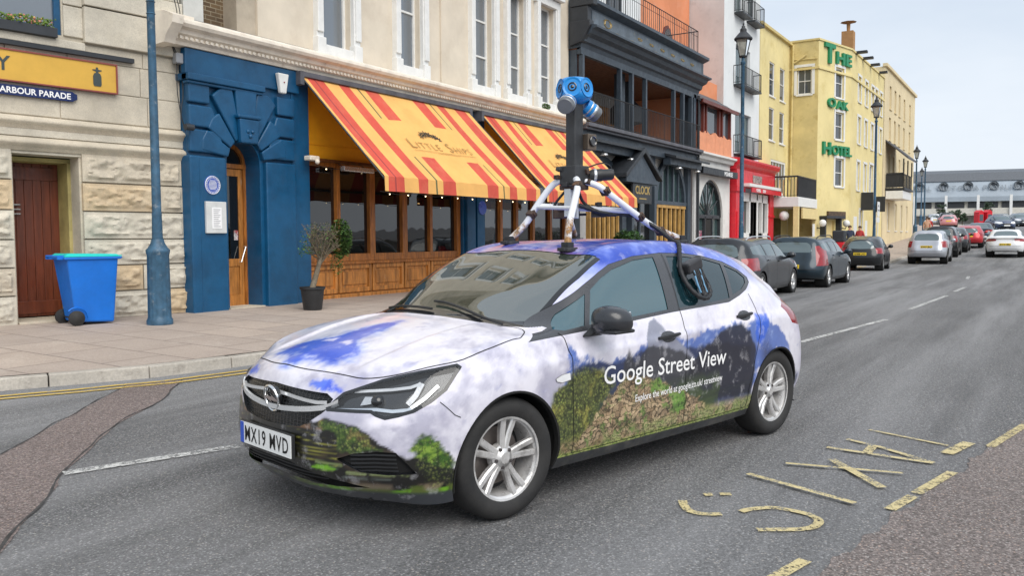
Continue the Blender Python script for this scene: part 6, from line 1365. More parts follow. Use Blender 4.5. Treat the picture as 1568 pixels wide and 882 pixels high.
    for P_ in (posts, posts2):
        for a, c in zip(P_, P_[1:]):
            pan.box(a-.02, c+.02, ys+.02, ys+.10, .15, .90); pan.box(a+.02, a+.10, ys-.03, ys+.05, .30, .90); pan.box(c-.10, c-.02, ys-.03, ys+.05, .30, .90); pan.box(a+.10, c-.10, ys-.028, ys+.05, .80, .90); pan.box(a+.10, c-.10, ys-.028, ys+.05, .30, .40); pan.box(a+.15, c-.15, ys-.005, ys+.05, .46, .74)
            pn = MB(T); pn.add([(a+.05, ys+.03, 1.1), (c-.05, ys+.03, 1.1), (c-.05, ys+.03, 2.92), (a+.05, ys+.03, 2.92)], [(0, 1, 2, 3)]); pn.build('shop_window', MATS['pane_dark'], t, fix=False)
    pan.box(11.98, 17.32, ys-.07, ys+.06, .14, .28); pan.box(18.2, 23, ys-.07, ys+.06, .14, .28); pan.build('stall_riser', MATS['wood_panel'], t, bevel=.01)
    b = MB(T); b.box(17.30, 18.22, 12.28, 12.60, .15, 4.62); b.box(17.36, 17.72, 12.18, 12.30, .15, 4.62); b.box(17.80, 18.14, 12.18, 12.30, .15, 4.62); b.build('pier', bl, t, bevel=.015)
    # the room behind the glass
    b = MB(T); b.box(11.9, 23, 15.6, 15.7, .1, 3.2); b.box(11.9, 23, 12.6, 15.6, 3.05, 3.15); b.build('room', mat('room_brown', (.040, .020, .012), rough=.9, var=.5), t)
    rnd = random.Random(3)
    for x in (12.5, 14.6, 16.5, 19.0, 21.2):
        lp = MB(T); lp.ball((x+.2, 13.2, 2.32), .035, 6); lp.build('lamp_bulb', emis('warm_lamp', (1, .62, .25), 9), t, smooth=True)
        sh = MB(T); sh.lathe([(.16, 2.30), (.05, 2.44), (.01, 2.46), (.01, 3.05)], c=(x+.2, 13.2, 0), n=14); sh.build('lamp_shade', MATS['room_dark'], t, smooth=True)
    return t
RB = restaurant()

def awning(x0, x1, X0, X1, label, extra):
    t = thing('awning', label, 'awning', (x0, 12.2, 4.5), group='striped awnings over the restaurant shopfront'); T = Matrix.Translation((-x0, -12.2, -4.5))
    Yt, zt, Yb, zb, zv = 11.98, 4.50, 10.42, 2.60, 2.32
    def P(u, v):  # u across 0..1, v down 0..1 slope, 1..1.2 valance
        if v <= 1:
            x = (x0+(x1-x0)*u)*(1-v)+(X0+(X1-X0)*u)*v; s_ = .030*sin(v*pi)*(1+.5*sin(u*9))+.010*sin(u*41+v*4)*sin(v*pi)+.006*sin(u*90-v*9)*v; return (x, Yt+(Yb-Yt)*v, zt+(zb-zt)*v-s_)
        k = (v-1)/.2; return (X0+(X1-X0)*u, Yb-.012*k+.012*sin(u*60)*k, zb+(zv-zb)*k)
    # colour by stripe: rebuilt as geometry so each stripe is woven cloth
    red, yel, grn = 1, 0, 2
    full_red = [(.020, .100), (.175, .230), (.760, .812), (.887, .967)]; green = [(.052, .058), (.272, .281), (.710, .719)]
    short = [(.316, .392), (.598, .676)]
    bot = [(.300, .0), ]
    us = sorted({0, 1, *[q for p in full_red+green+short for q in p], *[i/40 for i in range(41)]}); vs_ = [0, .02]+[.05*i for i in range(1, 20)]+[1.0, 1.05, 1.1, 1.15, 1.2]
    vs_ = sorted(set(vs_+[.31, .725]))
    b = MB(T); V = [P(u, v) for u in us for v in vs_]; n = len(vs_); F = []; MI = []
    for i in range(len(us)-1):
        for j in range(n-1):
            u = (us[i]+us[i+1])/2; v = (vs_[j]+vs_[j+1])/2; m = yel
            if any(a < u < c for a, c in full_red): m = red
            if any(a < u < c for a, c in short) and (v < .31 or v > .725): m = red
            if any(a < u < c for a, c in green[1:]) and (v < .31 or v > .725): m = grn
            if green[0][0] < u < green[0][1]: m = 3
            F.append((i*n+j, (i+1)*n+j, (i+1)*n+j+1, i*n+j+1)); MI.append(m)
    b.add(V, F); b.mi = MI
    cy = mat('canvas_yellow', (.78, .43, .13), rough=.9, var=.08, vscale=2, bump=.15, bscale=120, dirt=(.42, .27, .09), dirt_at=(.62, .85), dscale=2.4)
    crd = mat('canvas_red', (.58, .085, .055), rough=.9, var=.12, vscale=2, bump=.15, bscale=120, dirt=(.60, .16, .09), dirt_at=(.5, .8), dscale=3); cg = mat('canvas_green', (.13, .13, .055), rough=.9)
    cn = b.build('canopy', [cy, crd, cg, mat('canvas_maroon', (.30, .05, .05), rough=.9)], t, smooth=True, ang=30, fix=False)
    b = MB(T)
    q = lambda u, v: Vector(P(u, v))
    b.tube([q(0, 0)+Vector((0, 0, -.02)), q(0, 1)+Vector((0, .02, -.03))], .018, 6); b.tube([q(1, 0)+Vector((0, 0, -.02)), q(1, 1)+Vector((0, .02, -.03))], .018, 6); b.tube([q(0, 1)+Vector((0, .03, -.03)), q(1, 1)+Vector((0, .03, -.03))], .028, 8); b.build('awning_frame', MATS['iron'], t, smooth=True)
    b = MB(T); b.box(x0-.02, x1+.05, 11.93, 12.28, 4.50, 4.60); b.box(x0-.10, x0-.0, 11.92, 12.2, 4.34, 4.60); b.box(x1, x1+.10, 11.92, 12.2, 4.36, 4.60); b.build('roller_box', MATS['lead'], t, bevel=.01)
    # lettering and leaf emblem printed on the cloth
    nrm = (q(.5, .5)-q(.5, .4)).cross(q(.6, .5)-q(.5, .5)).normalized(); 
    if nrm.y > 0: nrm = -nrm
    dv = (q(.5, .4)-q(.5, .5)).normalized(); o = q(.0, .56); ux = (q(1, .56)-q(0, .56)); W_ = ux.length; ux.normalize(); up = dv
    T3 = T @ frame(q(.505, .59)+nrm*.012, ux, up, nrm)
    brn = mat('awning_print', (.36, .22, .07), rough=.9)
    text_obj('lettering', 'Little Ships', .40, T3 @ Matrix.Translation((0, -.02, 0)), brn, cn, depth=.001, align='CENTER', sx=1.35, bold=-.003) if False else None
    x = -1.12
    for ch, sz in (('L', .38), ('ITTLE', .265), (' ', .2), ('S', .38), ('HIPS', .265)):
        vs, fs = text_mesh(ch, sz, .001, -.004, 1.18)
        wch = (max([v[0] for v in vs])-min([v[0] for v in vs])) if vs else .12
        if vs: bb = MB(T3 @ Matrix.Translation((x, -.10, 0))); bb.add([(v[0]*1.12, v[1], v[2]) for v in vs], fs); bb.build('lettering', brn, cn, fix=False)
        x += wch*1.12+.075
    b = MB(T3); b.box(-1.1, 1.1, -.17, -.162, 0, .002); b.box(-.35, .45, -.205, -.198, 0, .002); b.build('rule_line', brn, cn)
    b = MB(T3); rnd = random.Random(2); 
    for i in range(9):
        cx_ = -.42+.075*i; cyy = .27+.10*(1-abs(i-3.5)/4.5)+(.04 if i % 2 else 0)
        for k in range(5):
            a = 2*pi*k/5+i; b.prism([(cx_, cyy), (cx_+.055*cos(a-.35), cyy+.055*sin(a-.35)), (cx_+.085*cos(a), cyy+.085*sin(a)), (cx_+.055*cos(a+.35), cyy+.055*sin(a+.35))], 'z', 0, .002)
    b.build('leaf_emblem', mat('print_dark', (.06, .05, .035), rough=.9), cn)
    return t
awning(11.68, 17.15, 12.18, 17.92, 'red and yellow striped awning with shop lettering, the nearer of two, beside the blue door', 0)
awning(17.75, 22.9, 18.25, 23.7, 'red and yellow striped awning, the farther one behind the car camera mast', 1)

def small_wall_things():
    T0 = Matrix.Identity(4)
    yb = 12.03
    t = thing('round_plaque', 'round blue heritage plaque with white writing on the blue pillar', 'plaque', (9.60, yb, 2.36))
    b = MB(); b.lathe([(0, -.012), (.155, -.012), (.165, 0), (.165, .01), (0, .01)], ax='y', n=36); b.build('plate', mat('plaque_blue', (.05, .10, .42), rough=.3), t, smooth=True)
    b = MB(); b.tube([(.15*cos(2*pi*i/36), -.013, .15*sin(2*pi*i/36)) for i in range(36)], .006, 5, closed=True); b.tube([(.115*cos(2*pi*i/36), -.013, .115*sin(2*pi*i/36)) for i in range(36)], .002, 5, closed=True)
    for k in range(8): w_ = .085*sqrt(max(0, 1-((k-3.5)/4.6)**2)); b.box(-w_, w_, -.0155, -.012, .075-k*.021-.004, .075-k*.021+.004)
    for k in range(26):
        a = 2*pi*k/26; b.box(.132*cos(a)-.006, .132*cos(a)+.006, -.0155, -.012, .132*sin(a)-.007, .132*sin(a)+.007)
    b.build('raised_writing', MATS['white_print'], t)
    t = thing('menu_case', 'white framed menu case under the round plaque', 'menu case', (9.635, yb, 1.81))
    b = MB(); b.box(-.21, .21, -.05, 0, -.27, .27); b.build('case', mat('case_white', (.62, .63, .62), rough=.35), t, bevel=.01); b = MB(); b.box(-.10, .10, -.056, -.051, -.19, .17); b.build('menu_sheet', MATS['white_print'], t)
    b = MB()
    for k in range(10): b.box(-.07, .07-.02*(k % 3), -.0585, -.0565, .13-k*.032, .138-k*.032)
    b.build('print_lines', mat('print_grey', (.25, .25, .27)), t)
    t = thing('alarm_box', 'white wedge shaped alarm box high on the blue front', 'alarm', (11.19, 12.04, 4.30)); b = MB(); b.hexa([(-.07, -.08, -.18), (.07, -.08, -.18), (.07, 0, -.18), (-.07, 0, -.18)], [(-.14, -.10, .18), (.12, -.10, .18), (.12, 0, .18), (-.14, 0, .18)]); b.build('cover', MATS['white_gloss'], t, bevel=.02); b = MB(); b.ball((0, -.10, .02), .014, 5); b.build('lamp', MATS['lens_red'], t)
    t = thing('security_camera', 'small black security camera left of the blue arch', 'security camera', (9.12, 11.95, 3.28)); b = MB(); b.lathe([(0, -.09), (.05, -.09), (.055, -.02), (.055, .06), (0, .07)], ax='x', n=14); b.build('camera_body', MATS['charcoal'], t, smooth=True); b = MB(); b.tube([(0, 0, .04), (0, .08, .05)], .02, 8); b.build('bracket', MATS['charcoal'], t)
    t = thing('floodlight', 'small cream floodlight beside the yellow awning cheek', 'light', (11.9, 12.0, 2.98)); b = MB(); b.box(-.13, .12, -.10, .08, -.04, .05); b.build('housing', MATS['cream_trim'], t, bevel=.02); b = MB(); b.ball((.05, -.10, -.06), .05, 6); b.build('sensor', MATS['cream_trim'], t, smooth=True)
    t = thing('door_light', 'round blue plaque on the pier between the awnings', 'plaque', (18.0, 12.17, 2.2)); b = MB(); b.lathe([(0, -.015), (.17, -.015), (.18, 0), (0, .01)], ax='y', n=28); b.build('plate', MATS['plaque_blue'], t, smooth=True)
    t.name = 'blue_plaque'
    # festoon lights under the awnings
    for k, (xa, xb, lab) in enumerate(((12.2, 17.7, 'string of small warm bulbs under the nearer awning'), (18.4, 23.4, 'string of small warm bulbs under the farther awning'))):
        t = thing('string_lights', lab, 'lights', (xa, 10.6, 2.3), group='festoon lights'); T = Matrix.Translation((-xa, -10.6, -2.3)); b = MB(T); pts = [(xa+(xb-xa)*i/40, 10.55, 2.30+.02*cos(i*pi/4)) for i in range(41)]; b.tube(pts, .006, 4); b.build('wire', MATS['iron'], t)
        for i in range(2, 40, 4):
            p = pts[i]; b = MB(T); b.ball((p[0], p[1], p[2]-.025), .012, 5); b.build('bulb', emis('bulb', (1, .75, .45), 3), t, smooth=True)
    for k, (xa, xb, lab) in enumerate(((12.1, 17.2, 'string of warm bulbs hung along the shop window head of the nearer bay'),)):
        t = thing('string_lights', lab, 'lights', (xa, 12.1, 2.85), group='festoon lights'); T = Matrix.Translation((-xa, -12.1, -2.85)); b = MB(T); pts = [(xa+(xb-xa)*i/30, 12.15, 2.86+.03*cos(i*pi/3)) for i in range(31)]; b.tube(pts, .006, 4); b.build('wire', MATS['iron'], t)
        for i in range(2, 30, 5): p = pts[i]; b = MB(T); b.ball((p[0], p[1], p[2]-.025), .012, 5); b.build('bulb', MATS['bulb'], t, smooth=True)
    t = thing('patio_heater', 'long white wall heater above the shop window', 'heater', (13.3, 12.1, 2.86)); b = MB(); b.box(-.45, .45, -.06, .06, -.05, .05); b.build('housing', MATS['alloy_bright'], t, bevel=.015); b = MB(); b.tube([(-.35, .05, .03), (-.35, .2, .1)], .012, 5); b.tube([(.35, .05, .03), (.35, .2, .1)], .012, 5); b.build('bracket', MATS['iron'], t)
small_wall_things()
# ================================================================ the rest of the terrace
mat('terrace_white', (.70, .69, .66), rough=.8, var=.1, vscale=1, bump=.15, bscale=20, dirt=(.42, .40, .36), dirt_at=(.58, .82), dscale=1.5)
mat('tall_white', (.72, .74, .74), rough=.8, var=.06, vscale=.8, dirt=(.5, .52, .52), dirt_at=(.6, .85)); mat('tall_white_shaded', (.60, .54, .51), rough=.85, var=.1, vscale=.7, dirt=(.45, .40, .38), dirt_at=(.55, .8))  # the side wall's pinkish tone is the white front with shade painted in
mat('orange_wall', (.72, .27, .13), rough=.85, var=.12, vscale=1, dirt=(.62, .30, .19), dirt_at=(.5, .8)); mat('orange_bay', (.74, .30, .16), rough=.7, var=.1)
mat('red_shop', (.62, .012, .025), rough=.42, var=.12, coat=.1); mat('oak_frame', (.50, .29, .08), rough=.5, var=.25); mat('maroon_frame', (.14, .028, .018), rough=.45)
mat('hotel_yellow', (.74, .62, .30), rough=.85, var=.10, vscale=.6, bump=.2, bscale=14, dirt=(.55, .42, .14), dirt_at=(.52, .8), dscale=.9); mat('hotel_yellow_shaded', (.62, .50, .22), rough=.85, var=.15, vscale=.8, dirt=(.42, .30, .09), dirt_at=(.55, .75)); mat('hotel_pale', (.72, .58, .28), rough=.85, var=.08)  # second yellow is the hotel colour darkened to paint in the side wall's shade
mat('cream_far', (.70, .58, .36), rough=.85, var=.1, vscale=.5); mat('hotel_green', (.006, .22, .09), rough=.45); mat('slate', (.09, .09, .10), rough=.7, var=.3, vscale=4)
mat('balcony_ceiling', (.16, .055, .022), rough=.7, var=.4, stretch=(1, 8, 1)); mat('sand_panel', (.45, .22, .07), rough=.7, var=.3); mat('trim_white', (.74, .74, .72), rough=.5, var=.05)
glass('pane_green', (.05, .09, .09), opacity=.85, rough=.03, ior=1.7)
M = MATS
def dark_restaurant():
    t = thing('bar_building', 'charcoal blue bar with a deep open balcony, arched windows and a gabled entrance', 'building', (28, 12.3, .2)); T = Matrix.Translation((-28, -12.3, -.2)); X0, X1 = 23.12, 33.25
    cb = M['charcoal_blue']
    # ground floor: white wall with arched heads
    b = MB(T); A = [(24.15, 26.35), (29.75, 32.6)]; b.box(X0, X1, 12.42, 12.6, .1, 4.6); b.box(X0, 24.0, 12.3, 12.45, .1, 4.55); b.build('ground_wall', M['terrace_white'], t)
    for (a, c) in A:
        cx = (a+c)/2; r = (c-a)/2; sp = 2.78; b = MB(T); q = lambda an, R: (cx-R*cos(an), sp+R*1.05*sin(an))
        for i in range(14): a0, a1 = pi*i/14, pi*(i+1)/14; b.prism([q(a0, r+.14), q(a1, r+.14), q(a1, r-.04), q(a0, r-.04)], 'y', 12.26, 12.44)
        for k in range(1, 5): x = a+(c-a)*k/5; h = sqrt(max(0, 1-((x-cx)/r)**2))*r*1.05; b.box(x-.045, x+.045, 12.30, 12.42, sp, sp+h)
        b.box(a-.14, c+.14, 12.24, 12.44, 2.66, 2.80); f = b.build('arched_window', cb, t)
        b = MB(T); b.prism([q(pi*i/14, r-.03) for i in range(15)], 'y', 12.385, 12.40); b.build('pane', M['pane_green'], f)
    # folding oak doors
    for (a, c) in ((24.3, 26.4), (29.85, 32.6)):
        b = MB(T); n = 6
        for k in range(n+1): x = a+(c-a)*k/n; b.box(x-.05, x+.05, 12.28, 12.42, .15, 2.62)
        b.box(a-.1, c+.1, 12.26, 12.42, 2.54, 2.66); b.box(a, c, 12.30, 12.42, .15, .5); f = b.build('folding_doors', M['oak_frame'], t); b = MB(T); b.box(a, c, 12.36, 12.375, .5, 2.55); b.build('pane', M['pane_dark'], f)
    each('pilaster', [(x-.17, x+.17, 12.22, 12.44, .1, 4.4) for x in (23.3, 26.75, 29.3, 33.0)], cb, t, T, .01)
    # entrance with gable
    b = MB(T); b.prism([(25.35, 3.52), (26.88, 4.46), (28.40, 3.52), (28.40, 3.38), (26.88, 4.28), (25.35, 3.38)], 'y', 11.5, 12.45); g = b.build('entrance_gable', M['charcoal'], t, bevel=.02)
    b = MB(T); b.prism([(25.6, 3.38), (26.88, 4.22), (28.15, 3.38)], 'y', 11.62, 11.66); b.box(25.55, 28.2, 11.6, 12.4, 3.26, 3.40); b.build('gable_board', cb, t)
    b = MB(T); b.box(27.3, 29.1, 12.30, 12.4, .15, 3.3); b.build('entrance_door', M['pane_dark'], t); each('door_post', [(27.1, 27.3, 12.1, 12.4, .1, 3.3), (29.1, 29.3, 12.1, 12.4, .1, 3.3), (28.1, 28.2, 12.25, 12.4, .1, 3.3)], cb, t, T)
    # fascia boards with lamps
    b = MB(T); b.box(X0, X1, 12.0, 12.44, 4.36, 4.80); b.box(X0, 26.9, 11.80, 12.1, 4.12, 4.42); b.box(29.9, X1, 11.80, 12.1, 4.12, 4.42); b.build('fascia_board', cb, t, bevel=.01)
    b = MB(T); b.prism([(11.55, 4.42), (12.3, 4.62), (12.3, 4.52), (11.55, 4.34)], 'x', X0, 27.0); b.prism([(11.55, 4.42), (12.3, 4.62), (12.3, 4.52), (11.55, 4.34)], 'x', 29.8, X1+.25); b.build('canopy', M['charcoal'], t)
    # balcony
    b = MB(T); b.box(X0, X1, 11.72, 12.6, 4.80, 4.92); b.box(X0, X1, 11.80, 12.0, 4.72, 4.80); b.build('balcony_edge', M['lead'], t, bevel=.02)
    b = MB(T); b.box(X0, X1, 12.3, 15.0, 4.80, 4.95); b.box(X0, X1, 15.0, 15.2, 4.9, 7.3); b.build('balcony_back', mat('balcony_plaster', (.42, .42, .40), rough=.8), t)
    b = MB(T); b.box(24.4, 27.0, 14.93, 15.02, 4.95, 6.75); b.box(28.2, 32.4, 14.93, 15.02, 4.95, 6.6); b.build('timber_screen', M['sand_panel'], t)
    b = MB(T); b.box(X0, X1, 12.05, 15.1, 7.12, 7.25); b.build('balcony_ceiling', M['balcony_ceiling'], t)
    each('balcony_post', [(x-.06, x+.06, 11.98, 12.12, 4.92, 6.98) for x in (23.25, 25.95, 26.9, 28.05, 30.75, 31.7, 32.6)]+[(27.35, 27.6, 12.6, 12.9, 4.95, 7.12), (28.9, 29.1, 13.0, 13.4, 4.95, 7.12), (32.85, 33.1, 12.0, 12.6, 4.95, 7.12)], cb, t, T)
    b = MB(T); b.box(X0, X1, 12.0, 12.15, 6.98, 7.2); b.box(X0, X0+.05, 12.16, 15, 4.95, 7.12); b.build('balcony_beam', cb, t)
    b = MB(T); railing(b, [(23.2, 11.86), (33.1, 11.86)], 4.93, 5.88, .13, .008); b.build('balcony_railing', M['iron'], t)
    for (x, y) in ((29.9, 13.6),):
        b = MB(T); b.lathe([(0, 4.95), (.25, 4.96), (.05, 5.0), (.05, 5.6), (.62, 5.75), (.62, 6.3), (.3, 6.6), (0, 6.62)], c=(x, y, 0), n=18); b.build('egg_chair', M['charcoal'], t, smooth=True)
    # cornice with painted fascia
    b = MB(T); b.prism([(12.2, 7.15), (12.0, 7.18), (11.95, 7.30), (11.86, 7.34), (11.82, 7.48), (11.66, 7.55), (11.60, 7.66), (11.45, 7.70), (11.45, 7.76), (11.80, 7.84), (11.80, 8.36), (11.70, 8.40), (11.55, 8.46), (11.55, 8.56), (11.8, 8.62), (15.2, 8.62), (15.2, 7.15)], 'x', X0-.05, X1+.1); b.build('cornice', cb, t)
    b = MB(T); b.box(X0+.3, X1-.2, 11.785, 11.80, 7.90, 8.30); b.build('painted_board', mat('slate_board', (.13, .16, .19), rough=.6, var=.25, dirt=(.30, .25, .14), dirt_at=(.6, .75), dscale=5), t)
    # worn gold scrollwork on the board
    b = MB(T); rnd = random.Random(6)
    for k in range(7):
        c = (24.5+.9*0 if k == 0 else 26+k*1.0); r0 = .16 if k == 0 else .05
        for s_ in (0, 1, 2): b.tube([(c+(r0+.02*i)*cos(i*.6+s_*2.1), 11.778, 8.10+(r0*.8)*sin(i*.6+s_*2.1)) for i in range(9)], .010, 4)
    b.tube([(24.0+i*.4, 11.778, 7.93+.015*sin(i*2.4)) for i in range(22)], .008, 4); b.build('gold_scroll', M['brass'], t)
    for x in (X0-.02,):
        b = MB(T); b.box(x-.15, x+.12, 11.5, 12.3, 8.35, 8.62); b.box(x-.12, x+.1, 11.7, 12.3, 7.9, 8.35); b.prism([(12.3, 7.2), (11.9, 7.3), (11.62, 7.75), (11.62, 7.92), (12.3, 7.92)], 'x', x-.15, x+.12); b.build('end_console', M['charcoal'], t, bevel=.02)
    b = MB(T); b.tube([(X1+.02, 11.95, 7.1), (X1+.02, 11.95, .2)], .05, 8); b.build('downpipe', M['charcoal'], t, smooth=True)
    # roof terrace
    b = MB(T); railing(b, [(23.3, 11.95), (33.1, 11.95), (33.1, 13.6)], 8.62, 9.62, .18, .009); b.tube([(23.3, 11.95, 9.4), (33.1, 11.95, 9.4)], .01, 4); b.build('roof_railing', M['iron'], t)
    b = MB(T); b.box(22.9, 31.9, 13.9, 14.0, 8.6, 12.2); b.build('terrace_wall', M['tall_white'], t)
    b = MB(T); 
    for i in range(9): b.box(23.0+.42*i, 23.38+.42*i, 13.4, 13.44, 8.65, 10.4)
    b.build('board_screen', M['trim_white'], t)
    f = window(t, 28.8, 29.9, 8.7, 11.0, 13.85, T, rails=(.5,), bars=(.5,), frame_m='charcoal_blue', pane='pane_dark', sill=False, setback=-.06)
    b = MB(T); b.box(31.9, 37.3, 13.88, 14.1, 8.6, 12.2); ow = b.build('orange_wall', M['orange_wall'], t)
    b = MB(T); b.prism([(34.1, 8.7), (34.1, 10.0), (34.3, 10.3), (34.6, 10.42), (34.9, 10.3), (35.1, 10.0), (35.1, 8.7)], 'y', 13.82, 13.9); b.build('arched_window', M['maroon_frame'], t); b = MB(T); b.prism([(34.2, 8.8), (34.2, 9.95), (34.4, 10.2), (34.6, 10.28), (34.8, 10.2), (35.0, 9.95), (35.0, 8.8)], 'y', 13.79, 13.815); b.build('pane', M['pane_far'], t)
    for x in (25.5, 31.3): b = MB(T); b.ball((x, 13.84, 9.9), .09, 6); b.build('wall_lamp', M['trim_white'], t)
    # lettering
    for s_, x, z, mt, sz in (('CAFE BAR', 23.6, 4.16, 'pipe_grey', .20), ('Ramsgate', 25.3, 4.16, 'brass', .20), ('CAFE BAR', 30.2, 4.16, 'pipe_grey', .20), ('Ramsgate', 31.9, 4.16, 'brass', .20)):
        pass
    t2 = thing('hanging_sign', 'dark bar sign lettered in gold beneath the charcoal gable', 'sign', (27.0, 11.7, 3.0)); b = MB(); b.box(-.80, .80, -.04, .04, -.42, .25); b.build('board', M['charcoal'], t2, bevel=.01); text_obj('lettering', 'CLOCK', .38, WALLM(-.62, -.045, -.10), M['brass'], t2, bold=.008, sx=.95); b = MB(); b.box(-.3, .3, -.05, -.042, -.28, -.24); b.build('rule_line', M['brass'], t2); b = MB(); b.tube([(-.5, 0, .25), (-.5, 0, .36)], .02, 6); b.tube([(.5, 0, .25), (.5, 0, .36)], .02, 6); b.build('hanger', M['iron'], t2)
    for k, (x, lab) in enumerate(((24.2, 'silver wall spotlight at the left end of the charcoal bar fascia'), (26.2, 'silver wall spotlight just left of the gabled entrance'), (30.6, 'silver wall spotlight just right of the gabled entrance'), (32.6, 'silver wall spotlight at the right end of the charcoal bar fascia'))):
        s_ = thing('spotlight', lab, 'light', (x, 11.75, 4.05), group='spotlights on the bar fascia'); b = MB(); b.lathe([(0, .02), (.10, 0), (.13, -.05)], n=12); b.build('shade', M['alloy_bright'], s_, smooth=True); b = MB(); b.tube([(0, 0, .02), (0, .1, .18)], .015, 6); b.build('arm', M['iron'], s_)
dark_restaurant()

def orange_house():
    t = thing('arched_shop_building', 'narrow white shop with a tall black arched window and an orange bay above', 'building', (35.5, 12.3, .2)); T = Matrix.Translation((-35.5, -12.3, -.2)); X0, X1 = 33.3, 38.1
    cx, r, sp = 35.6, 1.55, 2.3; b = MB(T); yb = 12.2; n = 14; arc = [(cx-r*cos(pi*i/n), sp+r*1.02*sin(pi*i/n)) for i in range(n+1)]; top = 4.9
    b.add([(X0, yb, .1), (cx-r, yb, .1), (cx-r, yb, sp), (X0, yb, sp)], [(0, 1, 2, 3)]); b.add([(cx+r, yb, .1), (X1, yb, .1), (X1, yb, sp), (cx+r, yb, sp)], [(0, 1, 2, 3)]); b.add([(X0, yb, sp), (cx-r, yb, sp), (X0, yb, top)], [(0, 1, 2)]); b.add([(cx+r, yb, sp), (X1, yb, sp), (X1, yb, top)], [(0, 1, 2)])
    for i in range(n): a, c = arc[i], arc[i+1]; b.add([(a[0], yb, a[1]), (c[0], yb, c[1]), (X0+(X1-X0)*(i+1)/n, yb, top), (X0+(X1-X0)*i/n, yb, top)], [(0, 1, 2, 3)])
    pth = [(cx-r, .1)]+arc+[(cx+r, .1)]
    for a, c in zip(pth, pth[1:]): b.add([(a[0], yb, a[1]), (c[0], yb, c[1]), (c[0], yb+.3, c[1]), (a[0], yb+.3, a[1])], [(0, 1, 2, 3)])
    b.build('ground_wall', M['terrace_white'], t)
    b = MB(T); b.prism([(cx-r, .3)]+arc+[(cx+r, .3)], 'y', 12.42, 12.44); b.build('arched_glass', M['pane_green'], t)
    b = MB(T)
    for i in range(n): q = lambda an, R: (cx-R*cos(an), sp+R*1.02*sin(an)); a0, a1 = pi*i/n, pi*(i+1)/n; b.prism([q(a0, r), q(a1, r), q(a1, r-.10), q(a0, r-.10)], 'y', 12.28, 12.42)
    for an in (.52, 1.05, 1.57, 2.09, 2.62): e = (cx-(r-.05)*cos(an), sp+(r-.05)*1.02*sin(an)); b.tube([(cx, 12.36, sp), (e[0], 12.36, e[1])], .032, 4)
    b.box(cx-r, cx+r, 12.3, 12.42, sp-.08, sp+.08); b.box(cx-r, cx-r+.1, 12.3, 12.42, .2, sp); b.box(cx+r-.1, cx+r, 12.3, 12.42, .2, sp); b.box(cx-.5, cx-.42, 12.3, 12.42, .2, sp); b.box(cx+.42, cx+.5, 12.3, 12.42, .2, sp); b.build('arched_frame', M['charcoal'], t)
    b = MB(T); b.box(cx-.38, cx+.38, 12.34, 12.40, .2, 2.2); b.build('door', M['room_dark'], t); b = MB(T); b.box(cx+.6, cx+1.35, 12.44, 12.46, .6, 1.9); b.box(cx-1.35, cx-.6, 12.40, 12.415, .5, 1.7); b.build('window_poster', mat('posters', (.30, .06, .12), rough=.6, var=.9, vscale=9, dirt=(.55, .5, .5), dirt_at=(.5, .6), dscale=6), t)
    b = MB(T); b.prism([(12.25, 4.62), (12.05, 4.66), (12.0, 4.78), (11.88, 4.85), (11.88, 4.93), (12.3, 5.0)], 'x', X0, X1+.1); b.build('cornice', M['terrace_white'], t)
    b = MB(T); b.box(33.45, 38.0, 11.80, 12.1, 4.02, 4.30); sb = b.build('blind_box', M['charcoal'], t, bevel=.01); text_obj('lettering', 'MONROE', .26, T @ WALLM(36.1, 11.79, 4.06), M['white_print'], sb, bold=.004)
    b = MB(T); b.tube([(33.42, 12.05, 4.9), (33.42, 12.05, .2)], .055, 8); b.build('downpipe', M['pipe_grey'], t, smooth=True)
    # orange bay
    b = MB(T); 
    for i in range(4): xa = 33.35+i*1.1; b.prism([(xa, 4.95), (xa+1.08, 4.95), (xa+1.08, 5.85), (xa+.8, 5.75), (xa+.54, 5.70), (xa+.28, 5.75), (xa, 5.85)], 'y', 12.02, 12.3)
    b.box(33.3, 37.8, 12.08, 12.5, 4.95, 5.7); b.box(33.3, 37.8, 12.2, 12.6, 5.7, 7.0); b.build('bay_apron', M['orange_bay'], t)
    for i, (a, c) in enumerate(((33.4, 34.0), (34.45, 36.0), (36.5, 37.5))):
        b = MB(T); b.box(a-.1, a, 12.0, 12.3, 5.75, 6.95); b.box(c, c+.1, 12.0, 12.3, 5.75, 6.95); b.box(a-.1, c+.1, 12.0, 12.3, 6.88, 6.98); f = b.build('window', M['maroon_frame'], t); b = MB(T); b.box(a, c, 12.12, 12.14, 5.78, 6.9); b.build('pane', M['pane_far'], f)
    b = MB(T); b.prism([(11.80, 6.95), (13.85, 8.4), (13.85, 8.25), (11.80, 6.85)], 'x', 33.2, 37.85); b.build('bay_roof', M['slate'], t); b = MB(T); b.box(33.2, 37.85, 11.74, 11.84, 6.84, 6.98); b.build('gutter', M['maroon_frame'], t)
    b = MB(T); b.box(33.3, 37.4, 12.6, 16, 4.9, 8.2); b.build('rear_mass', M['orange_wall'], t)
orange_house()

